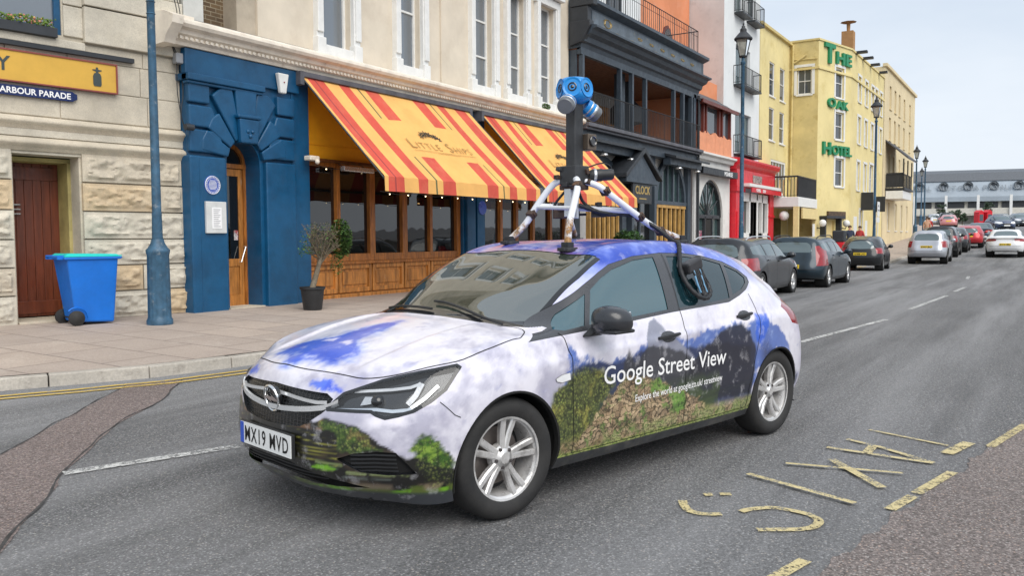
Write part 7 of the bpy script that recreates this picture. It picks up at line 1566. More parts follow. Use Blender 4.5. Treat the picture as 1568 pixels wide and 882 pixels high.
def tall_house():
    t = thing('tall_white_house', 'tall white house with iron window balconies above the red shop', 'building', (40.3, 12.3, .2)); T = Matrix.Translation((-40.3, -12.3, -.2)); X0, X1 = 37.4, 42.95
    H = [(39.1, 41.35, 8.5, 10.3), (39.1, 41.6, 5.35, 7.25), (38.9, 40.2, 11.75, 13.3), (40.9, 42.2, 11.75, 13.3), (39.1, 41.4, 14.6, 16.4)]
    b = MB(T); wall(b, X0, X1, 4.9, 19, H, y=12.3, depth=.25); b.add([(X1, 12.3, 0), (X1, 20, 0), (X1, 20, 19), (X1, 12.3, 19)], [(0, 1, 2, 3)]); b.add([(X0, 12.3, 19), (X1, 12.3, 19), (X1, 20, 19), (X0, 20, 19)], [(0, 1, 2, 3)]); b.build('front_wall', M['tall_white'], t)
    b = MB(T); b.add([(X0, 12.301, 0), (X0, 20, 0), (X0, 20, 19), (X0, 12.301, 19)], [(0, 1, 2, 3)]); b.build('side_wall', M['tall_white_shaded'], t)
    for (a, c, z0, z1) in H: window(t, a, c, z0, z1, 12.3, T, rails=(), bars=(.5,), pane='pane_green', frame_m='pipe_grey', sill=False, setback=.12)
    for (a, c, z) in ((38.8, 41.9, 8.45), (38.9, 42.1, 5.3), (38.8, 40.3, 11.7), (40.7, 42.3, 11.7), (38.9, 41.8, 14.5)):
        b = MB(T); b.box(a, c, 11.88, 12.3, z-.10, z-.02); railing(b, [(a, 12.3), (a, 11.92), (c, 11.92), (c, 12.3)], z, z+.82, .16, .011); b.build('iron_balcony', M['iron'], t)
    b = MB(T); b.tube([(37.4, 12.2, 7.2), (37.38, 12.4, 7.3)], .02); b.build('wall_bracket', M['iron'], t)
    # red shopfront
    t = thing('red_shop', 'bright red shopfront with a white framed window, door and heavy cornice', 'shop', (41.4, 12.1, .2)); T = Matrix.Translation((-41.4, -12.1, -.2)); rs = M['red_shop']; a, c = 38.25, 44.6
    b = MB(T); b.prism([(12.2, 4.50), (11.96, 4.52), (11.90, 4.66), (11.74, 4.76), (11.68, 4.92), (11.68, 5.0), (12.3, 5.06), (12.3, 4.5)], 'x', a-.1, c+.15); b.box(a, c, 11.92, 12.3, 3.75, 4.52); b.build('fascia', rs, t)
    b = MB(T); b.box(a, a+1.15, 11.95, 12.3, .15, 3.76); b.box(a-.05, a+1.2, 11.88, 12.3, 3.5, 3.76); b.box(a+.1, a+1.05, 11.90, 12.0, .4, 2.6); b.box(a-.05, a+1.2, 11.88, 12.3, .15, .38); b.build('pilaster', rs, t, bevel=.012); b = MB(T); b.box(c-.75, c, 11.95, 12.3, .15, 3.76); b.box(c-.8, c+.05, 11.88, 12.3, .15, .38); b.box(c-.8, c+.05, 11.9, 12.3, 2.4, 2.5); b.build('pilaster', rs, t, bevel=.012)
    b = MB(T); b.box(a+.9, c+.1, 11.6, 12.0, 3.76, 3.9); b.build('awning_box', M['trim_white'], t); b = MB(T); b.box(a+1.25, c+.05, 11.58, 11.62, 3.5, 3.72); b.build('valance', rs, t); text_obj('lettering', 'COFFEE       SHOP', .2, T @ WALLM(a+1.9, 11.57, 3.54), M['white_print'], t, bold=.003)
    b = MB(T)
    for x0, x1 in ((39.4, 39.56), (40.55, 40.75), (41.75, 41.95), (42.7, 42.85), (43.7, 43.85)): b.box(x0, x1, 12.02, 12.18, .15, 3.5)
    b.box(39.4, 43.85, 12.02, 12.18, 3.1, 3.5); b.box(39.4, 40.75, 12.02, 12.18, .15, 1.6); b.box(42.7, 43.85, 12.02, 12.18, .15, 1.6); b.box(41.75, 42.0, 12.0, 12.18, .15, 3.2); b.box(40.75, 41.75, 12.02, 12.16, .15, 1.0); b.build('shop_frame', M['trim_white'], t, bevel=.01)
    b = MB(T); b.box(39.4, 43.85, 12.18, 12.2, .15, 3.4); b.build('shop_glass', M['pane_dark'], t); b = MB(T); b.box(40.7, 42.2, 11.895, 11.92, 4.0, 4.36); b.build('name_board', mat('name_grey', (.30, .24, .22), rough=.5, var=.8, vscale=12), t)
tall_house()

def hotel():
    g0 = gz(48)
    t = thing('hotel_building', 'tall yellow corner hotel with green letters down its splayed corner', 'hotel', (49, 11, g0)); T = Matrix.Translation((-49, -11, -g0))
    Wz = [(8.6, 10.2), (5.6, 7.3)]
    # wing set back
    H = [(44.75, 45.75, z0, z1) for z0, z1 in ((8.75, 10.5), (6.45, 8.15))]+[(46.8, 47.8, z0, z1) for z0, z1 in ((8.75, 10.5), (6.45, 8.15))]
    b = MB(T); wall(b, 43.0, 48.8, 3.6, 12.0, H+[(45.2, 48.2, 3.65, 5.5)], y=12.3, depth=.25); b.box(42.98, 43.8, 12.28, 13, 0, 12.02); b.build('wing_wall', M['hotel_yellow'], t)
    b = MB(T); b.box(42.9, 48.8, 12.15, 12.6, 12.0, 12.14); b.build('wing_coping', M['hotel_yellow_shaded'], t)
    for a, c, z0, z1 in H: window(t, a, c, z0, z1, 12.3, T, rails=(.5,), setback=.03, pane='pane_far', frame_m='trim_white')
    window(t, 45.2, 48.2, 3.65, 5.5, 12.3, T, rails=(), bars=(.2, .4, .6, .8), fw=.12, pane='pane_far', frame_m='trim_white', setback=.02)
    # side wall, splayed corner, street wall: one bent front
    C0, C1, C2, C3 = (48.8, 12.3), (48.8, 10.75), (52.6, 9.75), (63.2, 9.6)
    def bent(P, Q, name, material, wins, z1=12.15, doors=()):
        P = Vector(P); Q = Vector(Q); L = (Q-P).length; a = atan2(Q.y-P.y, Q.x-P.x); TT = T @ facing_T(P.x, P.y, a); b = MB(TT); wall(b, 0, L, -.2, z1, [w_[:4] for w_ in wins]+list(doors), y=0, depth=.22); b.build(name, material, t)
        for w_ in wins: window(t, *w_[:4], 0, TT, rails=(.5,), bars=w_[4] if len(w_) > 4 else (), setback=.08, pane='pane_far', frame_m='trim_white', fw=.07, curtain=None)
        b = MB(TT); b.box(-.05, L+.05, -.07, .2, z1-1.55, z1-1.43); b.build('string_course', material, t); b = MB(TT); b.box(-.05, L+.05, -.06, .3, z1, z1+.10); b.build('coping', material, t)
        for w_ in wins: b = MB(TT); b.box(w_[0]-.16, w_[0]-.01, -.03, .05, w_[2], w_[3]+.14); b.box(w_[1]+.01, w_[1]+.16, -.03, .05, w_[2], w_[3]+.14); b.box(w_[0]-.16, w_[1]+.16, -.035, .05, w_[3]+.01, w_[3]+.15); b.build('window_surround', M['trim_white'], t)
        return TT, L
    TS, LS = bent(C0, C1, 'side_wall', M['hotel_yellow_shaded'], [(.42, 1.20, 9.25, 10.75, (.5,))])
    TC, LC = bent(C1, C2, 'corner_wall', M['hotel_yellow'], [(2.0, 3.0, 9.25, 10.95), (2.05, 3.05, 6.9, 8.45), (2.1, 3.15, 4.25, 5.85)], doors=[(.75, 2.15, .1, 2.3)])
    xs = [2.0, 4.1, 6.2, 7.5, 9.2]; TF, LF = bent(C2, C3, 'street_wall', M['hotel_yellow'], [(x, x+.85, z0, z1) for x in xs for z0, z1 in ((9.5, 11.0), (7.0, 8.6))]+[(x, x+.85, 4.2, 5.9) for x in xs[:2]]+[(6.0, 7.2, 4.2, 6.0), (8.0, 9.2, 1.0, 3.2), (3.0, 4.0, .9, 3.0)])
    b = MB(T); b.add([(48.8, 12.3, 12.1), (48.8, 10.75, 12.1), (52.6, 9.75, 12.1), (63.2, 9.6, 12.1), (63.2, 20, 12.1), (43, 20, 12.0), (43, 12.4, 12.0)], [(0, 1, 2, 3, 4, 5, 6)]); b.build('roof', M['slate'], t, fix=False)
    b = MB(T); b.tube([(48.72, 12.1, 12), (48.72, 12.15, 4.6)], .06, 8); b.build('downpipe', M['hotel_yellow_shaded'], t, smooth=True); b = MB(TS); b.tube([(.25, -.05, 11.2), (1.5, -.05, 11.15)], .03, 6); b.tube([(.9, -.05, 11.4), (.6, -.1, 11.2), (.25, -.08, 11.0)], .05, 6); b.build('pipe', M['hotel_yellow_shaded'], t, smooth=True)
    # chimneys and parapet gadgets
    for (x, y, w_, h) in ((55.0, 11.5, .28, 1.1), (55.8, 11.4, .28, 1.15), (56.6, 11.3, .28, 1.1)): b = MB(T); b.lathe([(w_*.6, 12.0), (w_*.5, 12.1+h)], c=(x, y, 0), n=10); b.build('chimney_pot', mat('terracotta', (.30, .09, .05), rough=.8), t)
    b = MB(T); b.box(57.5, 58.2, 10.6, 11.3, 12.0, 14.4); b.lathe([(.1, 14.4), (.12, 14.9), (.5, 15.0), (0, 15.1)], c=(57.85, 10.95, 0), n=8); b.build('chimney_stack', mat('chimney_tan', (.38, .20, .08), rough=.85), t)
    for x in (53.6, 55.6, 58, 61): b = MB(T); b.box(x, x+.35, 9.1, 9.75, 12.15, 12.28); b.build('floodlamp', M['iron'], t)
    # letters
    def fit(s_, x0, x1, z0, z1):
        vs, fs = text_mesh(s_, 1.0, .06, .035, 1.0); xa = min(v[0] for v in vs); xb = max(v[0] for v in vs); ya = min(v[1] for v in vs); yb = max(v[1] for v in vs)
        b = MB(TC @ frame((0, -.07, 0), (1, 0, 0), (0, 0, 1), (0, -1, 0))); b.add([(x0+(v[0]-xa)/(xb-xa)*(x1-x0), z0+(v[1]-ya)/(yb-ya)*(z1-z0), v[2]) for v in vs], fs); b.build('hotel_letters', M['hotel_green'], t, fix=False)
    for q in (('T', .55, 1.75, 11.02, 12.10), ('HE', 1.90, 3.75, 11.12, 11.80), ('O', 1.0, 1.90, 8.62, 9.16), ('AK', 2.0, 3.45, 8.62, 9.08), ('H', .50, 1.40, 5.98, 6.68), ('OTEL', 1.55, 3.95, 6.0, 6.56)): fit(*q)
    # porch
    b = MB(TC); b.box(.35, 2.6, -.45, .1, 2.42, 2.56); b.box(.45, .6, -.3, .1, .1, 2.42); b.box(2.3, 2.45, -.3, .1, .1, 2.42); b.build('porch', M['charcoal'], t); b = MB(TC); b.box(.75, 1.45, .15, .2, .1, 1.75); b.build('door', M['room_dark'], t); b = MB(TC); b.box(.75, 1.45, .15, .2, 1.78, 2.3); b.build('fanlight', M['pane_green'], t); b = MB(TC); b.box(2.55, 2.95, -.03, 0, 1.0, 1.7); b.build('menu_frame', M['charcoal'], t); b = MB(TC); b.box(1.45, 2.15, .12, .2, .1, 2.3); b.build('door_panel', M['hotel_pale'], t)
    b = MB(TC); b.box(1.2, 3.3, -.12, 0, 2.95-.55, 2.95-.12); b.build('name_board', mat('name_brown', (.10, .06, .03), rough=.5, var=.8, vscale=10), t)
    for (x, TT) in ((.05, TC), (2.9, TC)):
        b = MB(TT); b.ball((x, -.35, 2.15), .20, 8); gl_ = b.build('globe_lamp', M['trim_white'], t, smooth=True); b = MB(TT); b.tube([(x, 0, 1.9), (x, -.3, 1.85), (x, -.35, 2.0)], .03, 6); b.build('bracket', M['iron'], gl_)
    each('hanging_sign', [(3.2, 3.26, -.75, -.05, 3.0, 4.1), (7.4, 7.46, -.75, -.05, 3.0, 4.0)], M['iron'], t, TF, .01)
    each('window_board', [(1.3, 2.2, -.03, 0, .9, 2.6), (4.8, 5.5, -.03, 0, .9, 2.4)], M['trim_white'], t, TF)
    # balcony and veranda of the wing
    b = MB(T); b.box(44.6, 48.78, 10.70, 12.3, 2.95, 3.45); b.build('balcony_floor', M['trim_white'], t, bevel=.02)
    b = MB(T); railing(b, [(44.65, 12.25), (44.65, 10.78), (48.75, 10.78)], 3.46, 4.5, .16, .022, .045, posts=0); b.build('balcony_railing', M['iron'], t)
    b = MB(T); 
    for i in range(7): b.box(44.68, 44.70, 12.15-.21*i-.08, 12.15-.21*i, 3.5, 4.35)
    b.build('baluster_panel', M['hotel_pale'], t)
    each('veranda_post', [(44.55, 44.8, 10.70, 10.95, .1, 2.95), (48.4, 48.7, 10.7, 10.9, .1, 2.95)], M['hotel_pale'], t, T); b = MB(T); b.box(43.0, 48.8, 12.32, 12.5, .1, 2.95); b.build('veranda_back', M['hotel_yellow_shaded'], t); b = MB(T); b.box(43.6, 47.2, 12.25, 12.33, .9, 2.4); b.build('veranda_window', M['pane_dark'], t)
    b = MB(T); b.box(44.6, 48.75, 10.74, 10.76, .2, 1.35); b.box(44.6, 44.62, 10.8, 12.3, .2, 1.4); b.build('glass_screen', glass('screen_glass', (.3, .3, .25), .15), t)
    b = MB(T); b.box(45.2, 48.6, 10.62, 10.70, 2.35, 2.9); b.build('veranda_sign', M['hotel_pale'], t)
    b = MB(T); b.ball((44.9, 11.5, 2.5), .25, 8); b.build('globe_lamp', M['trim_white'], t, smooth=True)
    b = MB(T); b.box(47.9, 48.76, 10.72, 10.745, 1.1, 2.1); b.build('menu_board', M['trim_white'], t)
    # next building
    g1 = gz(70); t = thing('end_building', 'pale yellow end building with an ironwork veranda and canopy', 'building', (70, 9.6, g1)); T2 = Matrix.Translation((-70, -9.6, -g1)); xs = [65.4, 67.7, 69.8, 72.4, 75.6]
    HH = [(x, x+.9, z0, z1) for x in xs for z0, z1 in ((10.4, 12.0), (8.2, 9.8))]+[(x, x+.9, 5.0, 7.2) for x in (65.4, 67.4, 70.4, 73)]+[(x, x+.9, 1.8, 3.8) for x in (65.5, 69, 72, 75)]
    b = MB(T2); wall(b, 63.3, 79, .2, 13.0, HH, y=9.55); shell(b, 63.3, 79, .2, 13, 9.55, 20); b.build('wall_body', M['cream_far'], t); b = MB(T2); b.box(63.2, 79.2, 9.4, 9.7, 13, 13.2); b.build('coping', M['cream_far'], t)
    for h in HH: window(t, *h, 9.55, T2, rails=(.5,), setback=.1, pane='pane_far', frame_m='trim_white' if h[2] < 3 else 'cream_far')
    b = MB(T2); b.box(64.2, 68.6, 8.3, 9.55, 4.6, 4.75); railing(b, [(64.3, 9.5), (64.3, 8.4), (68.5, 8.4)], 4.75, 5.7, .22, .012, .035); b.box(64.3, 64.34, 8.4, 9.5, 4.8, 5.8); b.build('veranda_balcony', M['iron'], t)
    each('veranda_post', [(x-.04, x+.04, 8.36, 8.44, 5.7, 6.75) for x in (64.3, 66.4, 68.5)], M['iron'], t, T2)
    b = MB(T2); b.prism([(8.1, 6.85), (9.55, 8.1), (9.55, 8.0), (8.1, 6.70)], 'x', 64, 68.8); b.build('canopy_roof', M['slate'], t)
    b = MB(T2); b.box(64.2, 68.6, 8.4, 9.5, 4.0, 4.55); b.build('canopy_fascia', M['trim_white'], t)
hotel()
# ================================================================ street furniture and plants
mat('lamp_blue', (.035, .10, .17), rough=.45, var=.35, vscale=7, dirt=(.20, .24, .27), dirt_at=(.58, .72), dscale=9, bump=.15, bscale=60)
mat('lamp_glass', (.55, .55, .50), rough=.3)
def street_lamp(x, y, h, label, z=None, base=True, lean=0, rot=0):
    z = PZ(x, y) if z is None else z; t = thing('street_lamp', label, 'street lamp', (x, y, z), rot, 'street lamps along the pavement'); t.rotation_euler = (0, lean, rot); lb = M['lamp_blue']
    b = MB(); n = 20; vs = []
    prof = [(.0, .185), (.06, .185), (.10, .165), (.14, .160), (1.02, .150), (1.06, .165), (1.10, .170), (1.13, .14), (1.20, .10), (1.26, .085)]
    nf = 64
    for zz, r in prof:
        for j in range(nf):
            fl = .006*cos(j*2*pi/nf*16) if .13 < zz < 1.05 else 0; a = 2*pi*j/nf; vs.append(((r+fl)*cos(a), (r+fl)*sin(a), zz))
    b.add(vs, [(i*nf+j, i*nf+(j+1) % nf, (i+1)*nf+(j+1) % nf, (i+1)*nf+j) for i in range(len(prof)-1) for j in range(nf)]); b.build('base', lb, t, smooth=True, ang=60)
    b = MB(); b.lathe([(.078, 1.24), (.070, 1.6), (.072, 1.62), (.066, 1.66), (.060, h*.45), (.052, h-1.15), (.075, h-1.13), (.075, h-1.07), (.05, h-1.05), (.045, h-.95)], n=16)
    for zz in (h*.62, h*.63+.1): b.lathe([(.05, zz-.02), (.068, zz), (.05, zz+.02)], n=12)
    b.build('column', lb, t, smooth=True, ang=50)
    L = h-.95; dk = M['iron']; b = MB(); b.lathe([(.04, L), (.12, L+.02), (.13, L+.06), (.05, L+.08)], n=12)
    for k in range(4):
        a = pi/4+k*pi/2; p0 = (.12*cos(a), .12*sin(a), L+.05); p1 = (.24*cos(a), .24*sin(a), L+.55); b.tube([p0, p1], .014, 5)
        a2 = a+pi/2; b.tube([(.24*cos(a), .24*sin(a), L+.55), (.24*cos(a2), .24*sin(a2), L+.55)], .018, 5)
    b.lathe([(.27, L+.54), (.28, L+.58), (.16, L+.72), (.10, L+.78), (.10, L+.86), (.06, L+.90), (.055, L+.95), (.015, L+.98), (.03, L+1.03), (.008, L+1.06), (.0, L+1.12)], n=12); b.build('lantern', dk, t, smooth=True, ang=40)
    b = MB(); q = [(.12*cos(pi/4+k*pi/2)*.97, .12*sin(pi/4+k*pi/2)*.97, L+.06) for k in range(4)]+[(.24*cos(pi/4+k*pi/2)*.97, .24*sin(pi/4+k*pi/2)*.97, L+.54) for k in range(4)]
    b.add(q, [(0, 1, 5, 4), (1, 2, 6, 5), (2, 3, 7, 6), (3, 0, 4, 7)]); b.build('lantern_glass', glass('lantern_pane', (.6, .6, .55), .35), t)
    return t
lx, ly = gp(245, 495, .2); l1 = street_lamp(lx, ly, 7.3, 'worn blue street lamp column beside the blue wheelie bin')
l2 = street_lamp(26.0, 7.95, 7.7, 'dark lantern street lamp in front of the red shop')
l3 = street_lamp(44.5, 7.07, 7.9, 'dark lantern street lamp in front of the hotel with parking signs on its post')
street_lamp(72.0, 8.5, 7.2, 'first street lamp beyond the ironwork veranda, the tallest of the distant three'); street_lamp(84, 9.2, 6.9, 'second of the distant street lamps, at the edge of the open sky'); street_lamp(110, 12.4, 6.7, 'smallest distant street lamp between the two taller ones')
def bin_():
    x, y = gp(142, 497, .19); t = thing('wheelie_bin', 'blue wheelie bin with a turquoise lid standing by the red plank door', 'bin', (x, y+.12, PZ(x, y)), R_(-11)); bl = mat('bin_blue', (.005, .155, .62), rough=.42, var=.10, vscale=3, bump=.05, bscale=120)
    b = MB(); b.hexa([(-.24, -.22, .05), (.30, -.22, .02), (.30, .22, .02), (-.24, .22, .05)], [(-.36, -.285, .98), (.36, -.285, .98), (.36, .285, .98), (-.36, .285, .98)]); b.build('body', bl, t, bevel=.03, seg=3)
    b = MB(); b.box(-.40, .39, -.31, .31, .955, .995); b.box(.36, .44, -.24, .24, .965, .99); b.build('rim', bl, t, bevel=.012)
    b = MB(); b.hexa([(-.40, -.315, .997), (.41, -.315, .997), (.41, .315, .997), (-.40, .315, .997)], [(-.34, -.25, 1.045), (.34, -.26, 1.03), (.34, .26, 1.03), (-.34, .25, 1.045)]); b.box(.30, .47, -.15, .15, .998, 1.012); b.build('lid', mat('bin_lid', (.01, .55, .50), rough=.4, var=.08), t, bevel=.015, seg=3)
    b = MB(); b.tube([(-.46, -.22, 1.0), (-.46, .22, 1.0)], .018, 8); b.box(-.47, -.36, -.24, -.20, .96, 1.02); b.box(-.47, -.36, .20, .24, .96, 1.02); b.build('handle', bl, t)
    for s in (-1, 1): b = MB(); b.lathe([(0, -.03), (.055, -.03), (.065, -.022), (.10, -.022), (.11, -.015), (.11, .015), (.10, .022), (.065, .022), (.055, .03), (0, .03)], c=(-.25, s*.27, .11), ax='y', n=24); b.build('wheel', M['tyre'], t, smooth=True, ang=40)
    b = MB(); b.tube([(-.25, -.26, .11), (-.25, .26, .11)], .012, 8); b.build('axle', M['iron'], t)
    b = MB(); b.lathe([(.145, -.012), (.155, 0), (.145, .012)], c=(-.25, -.262, .12), ax='y', n=16, a0=-.2, a1=2.4); b.build('wheel_hood', bl, t)
bin_()
def leafy(b, c, r, n, rnd, size=.03, sq=1, mi=0):
    for i in range(n):
        while True:
            p = Vector((rnd.uniform(-1, 1), rnd.uniform(-1, 1), rnd.uniform(-1, 1)))
            if p.length < 1: break
        p = Vector((p.x*r[0], p.y*r[1], p.z*r[2]))+Vector(c); a = rnd.uniform(0, 6.28); e = rnd.uniform(-1, 1); d = Vector((cos(a), sin(a), e)).normalized(); s = Vector((-sin(a), cos(a), 0))*size*.42; l_ = d*size*rnd.uniform(.7, 1.3)
        b.add([p-l_*.5, p+s, p+l_*.5, p-s], [(0, 1, 2, 3)], mi)
def olive():
    x, y = gp(479, 473, .2); t = thing('potted_tree', 'leaning half bare olive tree in a black plastic pot beside the blue pier', 'plant', (x, y, PZ(x, y))); rnd = random.Random(5)
    b = MB(); b.lathe([(0, .02), (.155, .0), (.165, .03), (.205, .36), (.225, .37), (.225, .41), (.205, .41), (.20, .37), (0, .36)], n=28); b.build('pot', M['black_plastic'], t, smooth=True, ang=40)
    b = MB(); b.ball((0, 0, .37), .18, 6, sz=.12); b.build('soil', mat('soil', (.05, .03, .02), rough=1), t)
    br = mat('olive_bark', (.17, .14, .10), rough=.9, var=.35, vscale=12, bump=.5, bscale=30); b = MB(); b.tube(spline([(-.02, 0, .34), (.07, 0, .55), (.15, .01, .72), (.24, .02, .95)], 5), [.055-.0012*i for i in range(16)], 9)
    tips = []
    for i in range(34):
        a = rnd.uniform(0, 6.28); s = Vector((.24, .02, rnd.uniform(.80, .95))); e = s+Vector((cos(a)*rnd.uniform(.18, .55)+.04, sin(a)*.28, rnd.uniform(.15, .62))); m_ = (s+e)/2+Vector((rnd.uniform(-.05, .05), rnd.uniform(-.05, .05), .03)); b.tube([s, m_, e], [.014, .009, .004], 4); tips.append(e)
        for k in range(5): q = m_.lerp(e, rnd.random()); f = q+Vector((rnd.uniform(-.14, .14), rnd.uniform(-.12, .12), rnd.uniform(-.04, .16))); b.tube([q, f], [.005, .002], 3)
    b.build('trunk', br, t, smooth=True)
    b = MB(); leafy(b, (.74, .0, 1.25), (.22, .20, .38), 1900, rnd, .048); leafy(b, (.62, 0, .80), (.12, .12, .24), 220, rnd, .04); leafy(b, (.25, 0, 1.24), (.48, .28, .34), 480, rnd, .035); leafy(b, (-.18, 0, 1.05), (.12, .15, .12), 90, rnd, .04)
    b.build('foliage', mat('olive_leaf', (.055, .13, .025), rough=.6, var=.6, vscale=9, dirt=(.16, .22, .05), dirt_at=(.5, .7), dscale=12), t, fix=False)
    b = MB(); leafy(b, (.22, 0, 1.26), (.42, .26, .32), 650, rnd, .026); b.build('dry_foliage', mat('dry_leaf', (.22, .17, .09), rough=.8, var=.5, vscale=15), t, fix=False)
olive()
def planter2():
    x, y = 24.6, 11.0; t = thing('planted_trough', 'bushy green shrub in a red edged trough outside the charcoal bar', 'plant', (x, y, PZ(x, y))); rnd = random.Random(9)
    b = MB(); b.box(-.8, .8, -.25, .25, 0, .75); b.build('trough', mat('trough_red', (.30, .05, .03), rough=.6), t, bevel=.02); b = MB()
    for i in range(26):
        c = (rnd.uniform(-.75, .75), rnd.uniform(-.25, .25), rnd.uniform(.85, 1.35)); b_r = rnd.uniform(.10, .2); leafy(b, c, (b_r, b_r, b_r*1.3), 110, rnd, .07)
    b.build('foliage', mat('shrub_leaf', (.05, .13, .03), rough=.6, var=.6, vscale=8, dirt=(.13, .20, .05), dirt_at=(.5, .7), dscale=9), t, fix=False)
    b = MB(); 
    for i in range(8): xx = -.7+.2*i; b.tube([(xx, 0, .7), (xx+rnd.uniform(-.1, .1), 0, 1.2)], .012, 4)
    b.build('stem', M['olive_bark'], t)
planter2()
def weeds():
    for k, (u, v, s, lab) in enumerate(((200, 484, .10, 'small green weed at the foot of the stone wall behind the bin'), (283, 476, .05, 'tiny weed in the corner between stone wall and blue pillar'))):
        x, y = gp(u, v, .2); t = thing('weed', lab, 'plant', (x, y, PZ(x, y))); rnd = random.Random(k); b = MB()
        for i in range(60): a = rnd.uniform(0, 6.28); e = Vector((cos(a)*s*rnd.random(), sin(a)*s*rnd.random(), s*rnd.uniform(.3, 1))); q = Vector((-sin(a), cos(a), 0))*.006; b.add([q, e, -q], [(0, 1, 2)])
        b.build('foliage', mat('weed_leaf', (.10, .19, .03), rough=.7, var=.4), t, fix=False)
    x, y = 20.9, 11.95; t = thing('weed', 'small weed sprouting on the cornice below the far sash windows', 'plant', (20.9, 11.95, 5.0)); rnd = random.Random(11); b = MB(); leafy(b, (0, 0, .10), (.20, .08, .10), 260, rnd, .05); b.build('foliage', M['weed_leaf'], t, fix=False)
weeds()
def road_signs():
    t = thing('parking_sign', 'white parking sign plate on the lamp post in front of the hotel', 'sign', (44.5, 6.9, 2.5+gz(44))); b = MB(); b.box(-.32, .32, -.02, 0, -.15, .55); b.box(-.6, .2, -.04, -.02, -.45, -.20); b.build('plate', M['trim_white'], t); b = MB(); b.box(-.22, .22, -.024, -.02, .1, .18); b.box(-.2, .1, -.024, -.02, .3, .4); b.build('print_lines', M['print_grey'], t)
    t = thing('litter_bin', 'black and red litter bin at the kerb in front of the hotel', 'bin', (42.6, 8.3, PZ(42.6, 8.3))); b = MB(); b.box(-.25, .25, -.25, .25, 0, 1.0); b.build('body', M['red_shop'], t, bevel=.03); b = MB(); b.box(-.28, .28, -.28, .28, 1.0, 1.55); b.build('hood', M['charcoal'], t, bevel=.06)
    for k, (x, lab) in enumerate(((52.5, 'black planter box, nearer of the pair beside the hotel corner'), (56, 'black planter box, farther of the pair beside the hotel corner'))):
        t = thing('planter_box', lab, 'planter', (x, 8.9, PZ(x, 8.9)), group='black planters by the hotel'); b = MB(); b.box(-.9, .9, -.3, .3, 0, .8); b.build('box', M['charcoal'], t, bevel=.03); b = MB(); b.box(-.85, .85, -.25, .25, .78, .83); b.build('soil', M['soil'], t)
road_signs()
def person(x, y, h, top, leg, skin, lab, rz=0, stride=.18):
    t = thing('person', lab, 'person', (x, y, PZ(x, y)), rz, 'pedestrians outside the hotel'); k = h/1.75
    bm = bmesh.new(); V = {}; 
    J = {'pel': (0, 0, .95, .15), 'chest': (0, 0, 1.28, .17), 'neck': (.01, 0, 1.47, .06), 'hd': (.02, 0, 1.60, .09), 'crown': (.02, 0, 1.70, .07),
         'hl': (0, .09, .90, .10), 'kl': (stride*.5, .09, .50, .065), 'al': (stride, .09, .08, .04), 'tl': (stride+.16, .09, .04, .035), 'hr': (0, -.09, .90, .10), 'kr': (-stride*.2, -.09, .50, .065), 'ar': (-stride, -.09, .10, .04), 'tr': (-stride+.15, -.09, .04, .035),
         'sl': (0, .19, 1.38, .07), 'el': (-.05, .25, 1.10, .05), 'wl': (.06, .26, .86, .035), 'fl': (.09, .26, .76, .03), 'sr': (0, -.19, 1.38, .07), 'er': (.04, -.25, 1.10, .05), 'wr': (.14, -.24, .88, .035), 'fr': (.19, -.24, .79, .03)}
    me = bpy.data.meshes.new('body'); names = list(J); E = [('pel', 'chest'), ('chest', 'neck'), ('neck', 'hd'), ('hd', 'crown'), ('pel', 'hl'), ('hl', 'kl'), ('kl', 'al'), ('al', 'tl'), ('pel', 'hr'), ('hr', 'kr'), ('kr', 'ar'), ('ar', 'tr'), ('chest', 'sl'), ('sl', 'el'), ('el', 'wl'), ('wl', 'fl'), ('chest', 'sr'), ('sr', 'er'), ('er', 'wr'), ('wr', 'fr')]
    me.from_pydata([tuple(c*k for c in J[n][:3]) for n in names], [(names.index(a), names.index(c)) for a, c in E], []); o = bpy.data.objects.new('body', me); COL.objects.link(o)
    md = o.modifiers.new('skin', 'SKIN'); 
    for i, n in enumerate(names): me.skin_vertices[0].data[i].radius = (J[n][3]*k, J[n][3]*k*1.05)
    me.skin_vertices[0].data[0].use_root = True
    o.modifiers.new('sub', 'SUBSURF').levels = 1; dg = bpy.context.evaluated_depsgraph_get(); m2 = bpy.data.meshes.new_from_object(o.evaluated_get(dg)); bpy.data.objects.remove(o)
    ms = [mat('skin', (.50, .28, .19), rough=.6), mat('cloth_'+top[0], top[1], rough=.9), mat('cloth_'+leg[0], leg[1], rough=.9)]
    m2.materials.clear(); [m2.materials.append(q) for q in ms]
    for p in m2.polygons:
        z = p.center.z/k; p.material_index = 0 if z > 1.47 or (abs(p.center.y)/k > .2 and z < .88) else (1 if z > .93 else 2)
        p.use_smooth = True
    o = bpy.data.objects.new('body', m2); COL.objects.link(o); o.parent = t
    b = MB(); b.ball((-.005*k, 0, 1.665*k), .105*k, 7, sz=.85); b.build('hair', mat('hair_brown', (.06, .035, .02), rough=.8), t, smooth=True)
person(50.0, 9.2, 1.7, ('navy', (.03, .04, .07)), ('dark', (.03, .03, .035)), None, 'person in dark clothes standing by the hotel door', R_(200), .05)
person(51.3, 8.9, 1.65, ('red', (.45, .05, .05)), ('dark', (.03, .03, .035)), None, 'person in a red top by the hotel corner', R_(160), .08)
person(74.0, 7.9, 1.72, ('tan', (.50, .30, .20)), ('pale', (.35, .33, .30)), None, 'person in a tan top walking under the veranda', R_(190)); person(76.5, 8.0, 1.68, ('red', (.45, .05, .05)), ('dark', (.03, .03, .035)), None, 'person in a red top walking beyond the veranda', R_(0)); person(79.0, 8.4, 1.7, ('white', (.6, .6, .6)), ('dark', (.03, .03, .035)), None, 'person in a white top far along the pavement', R_(20))

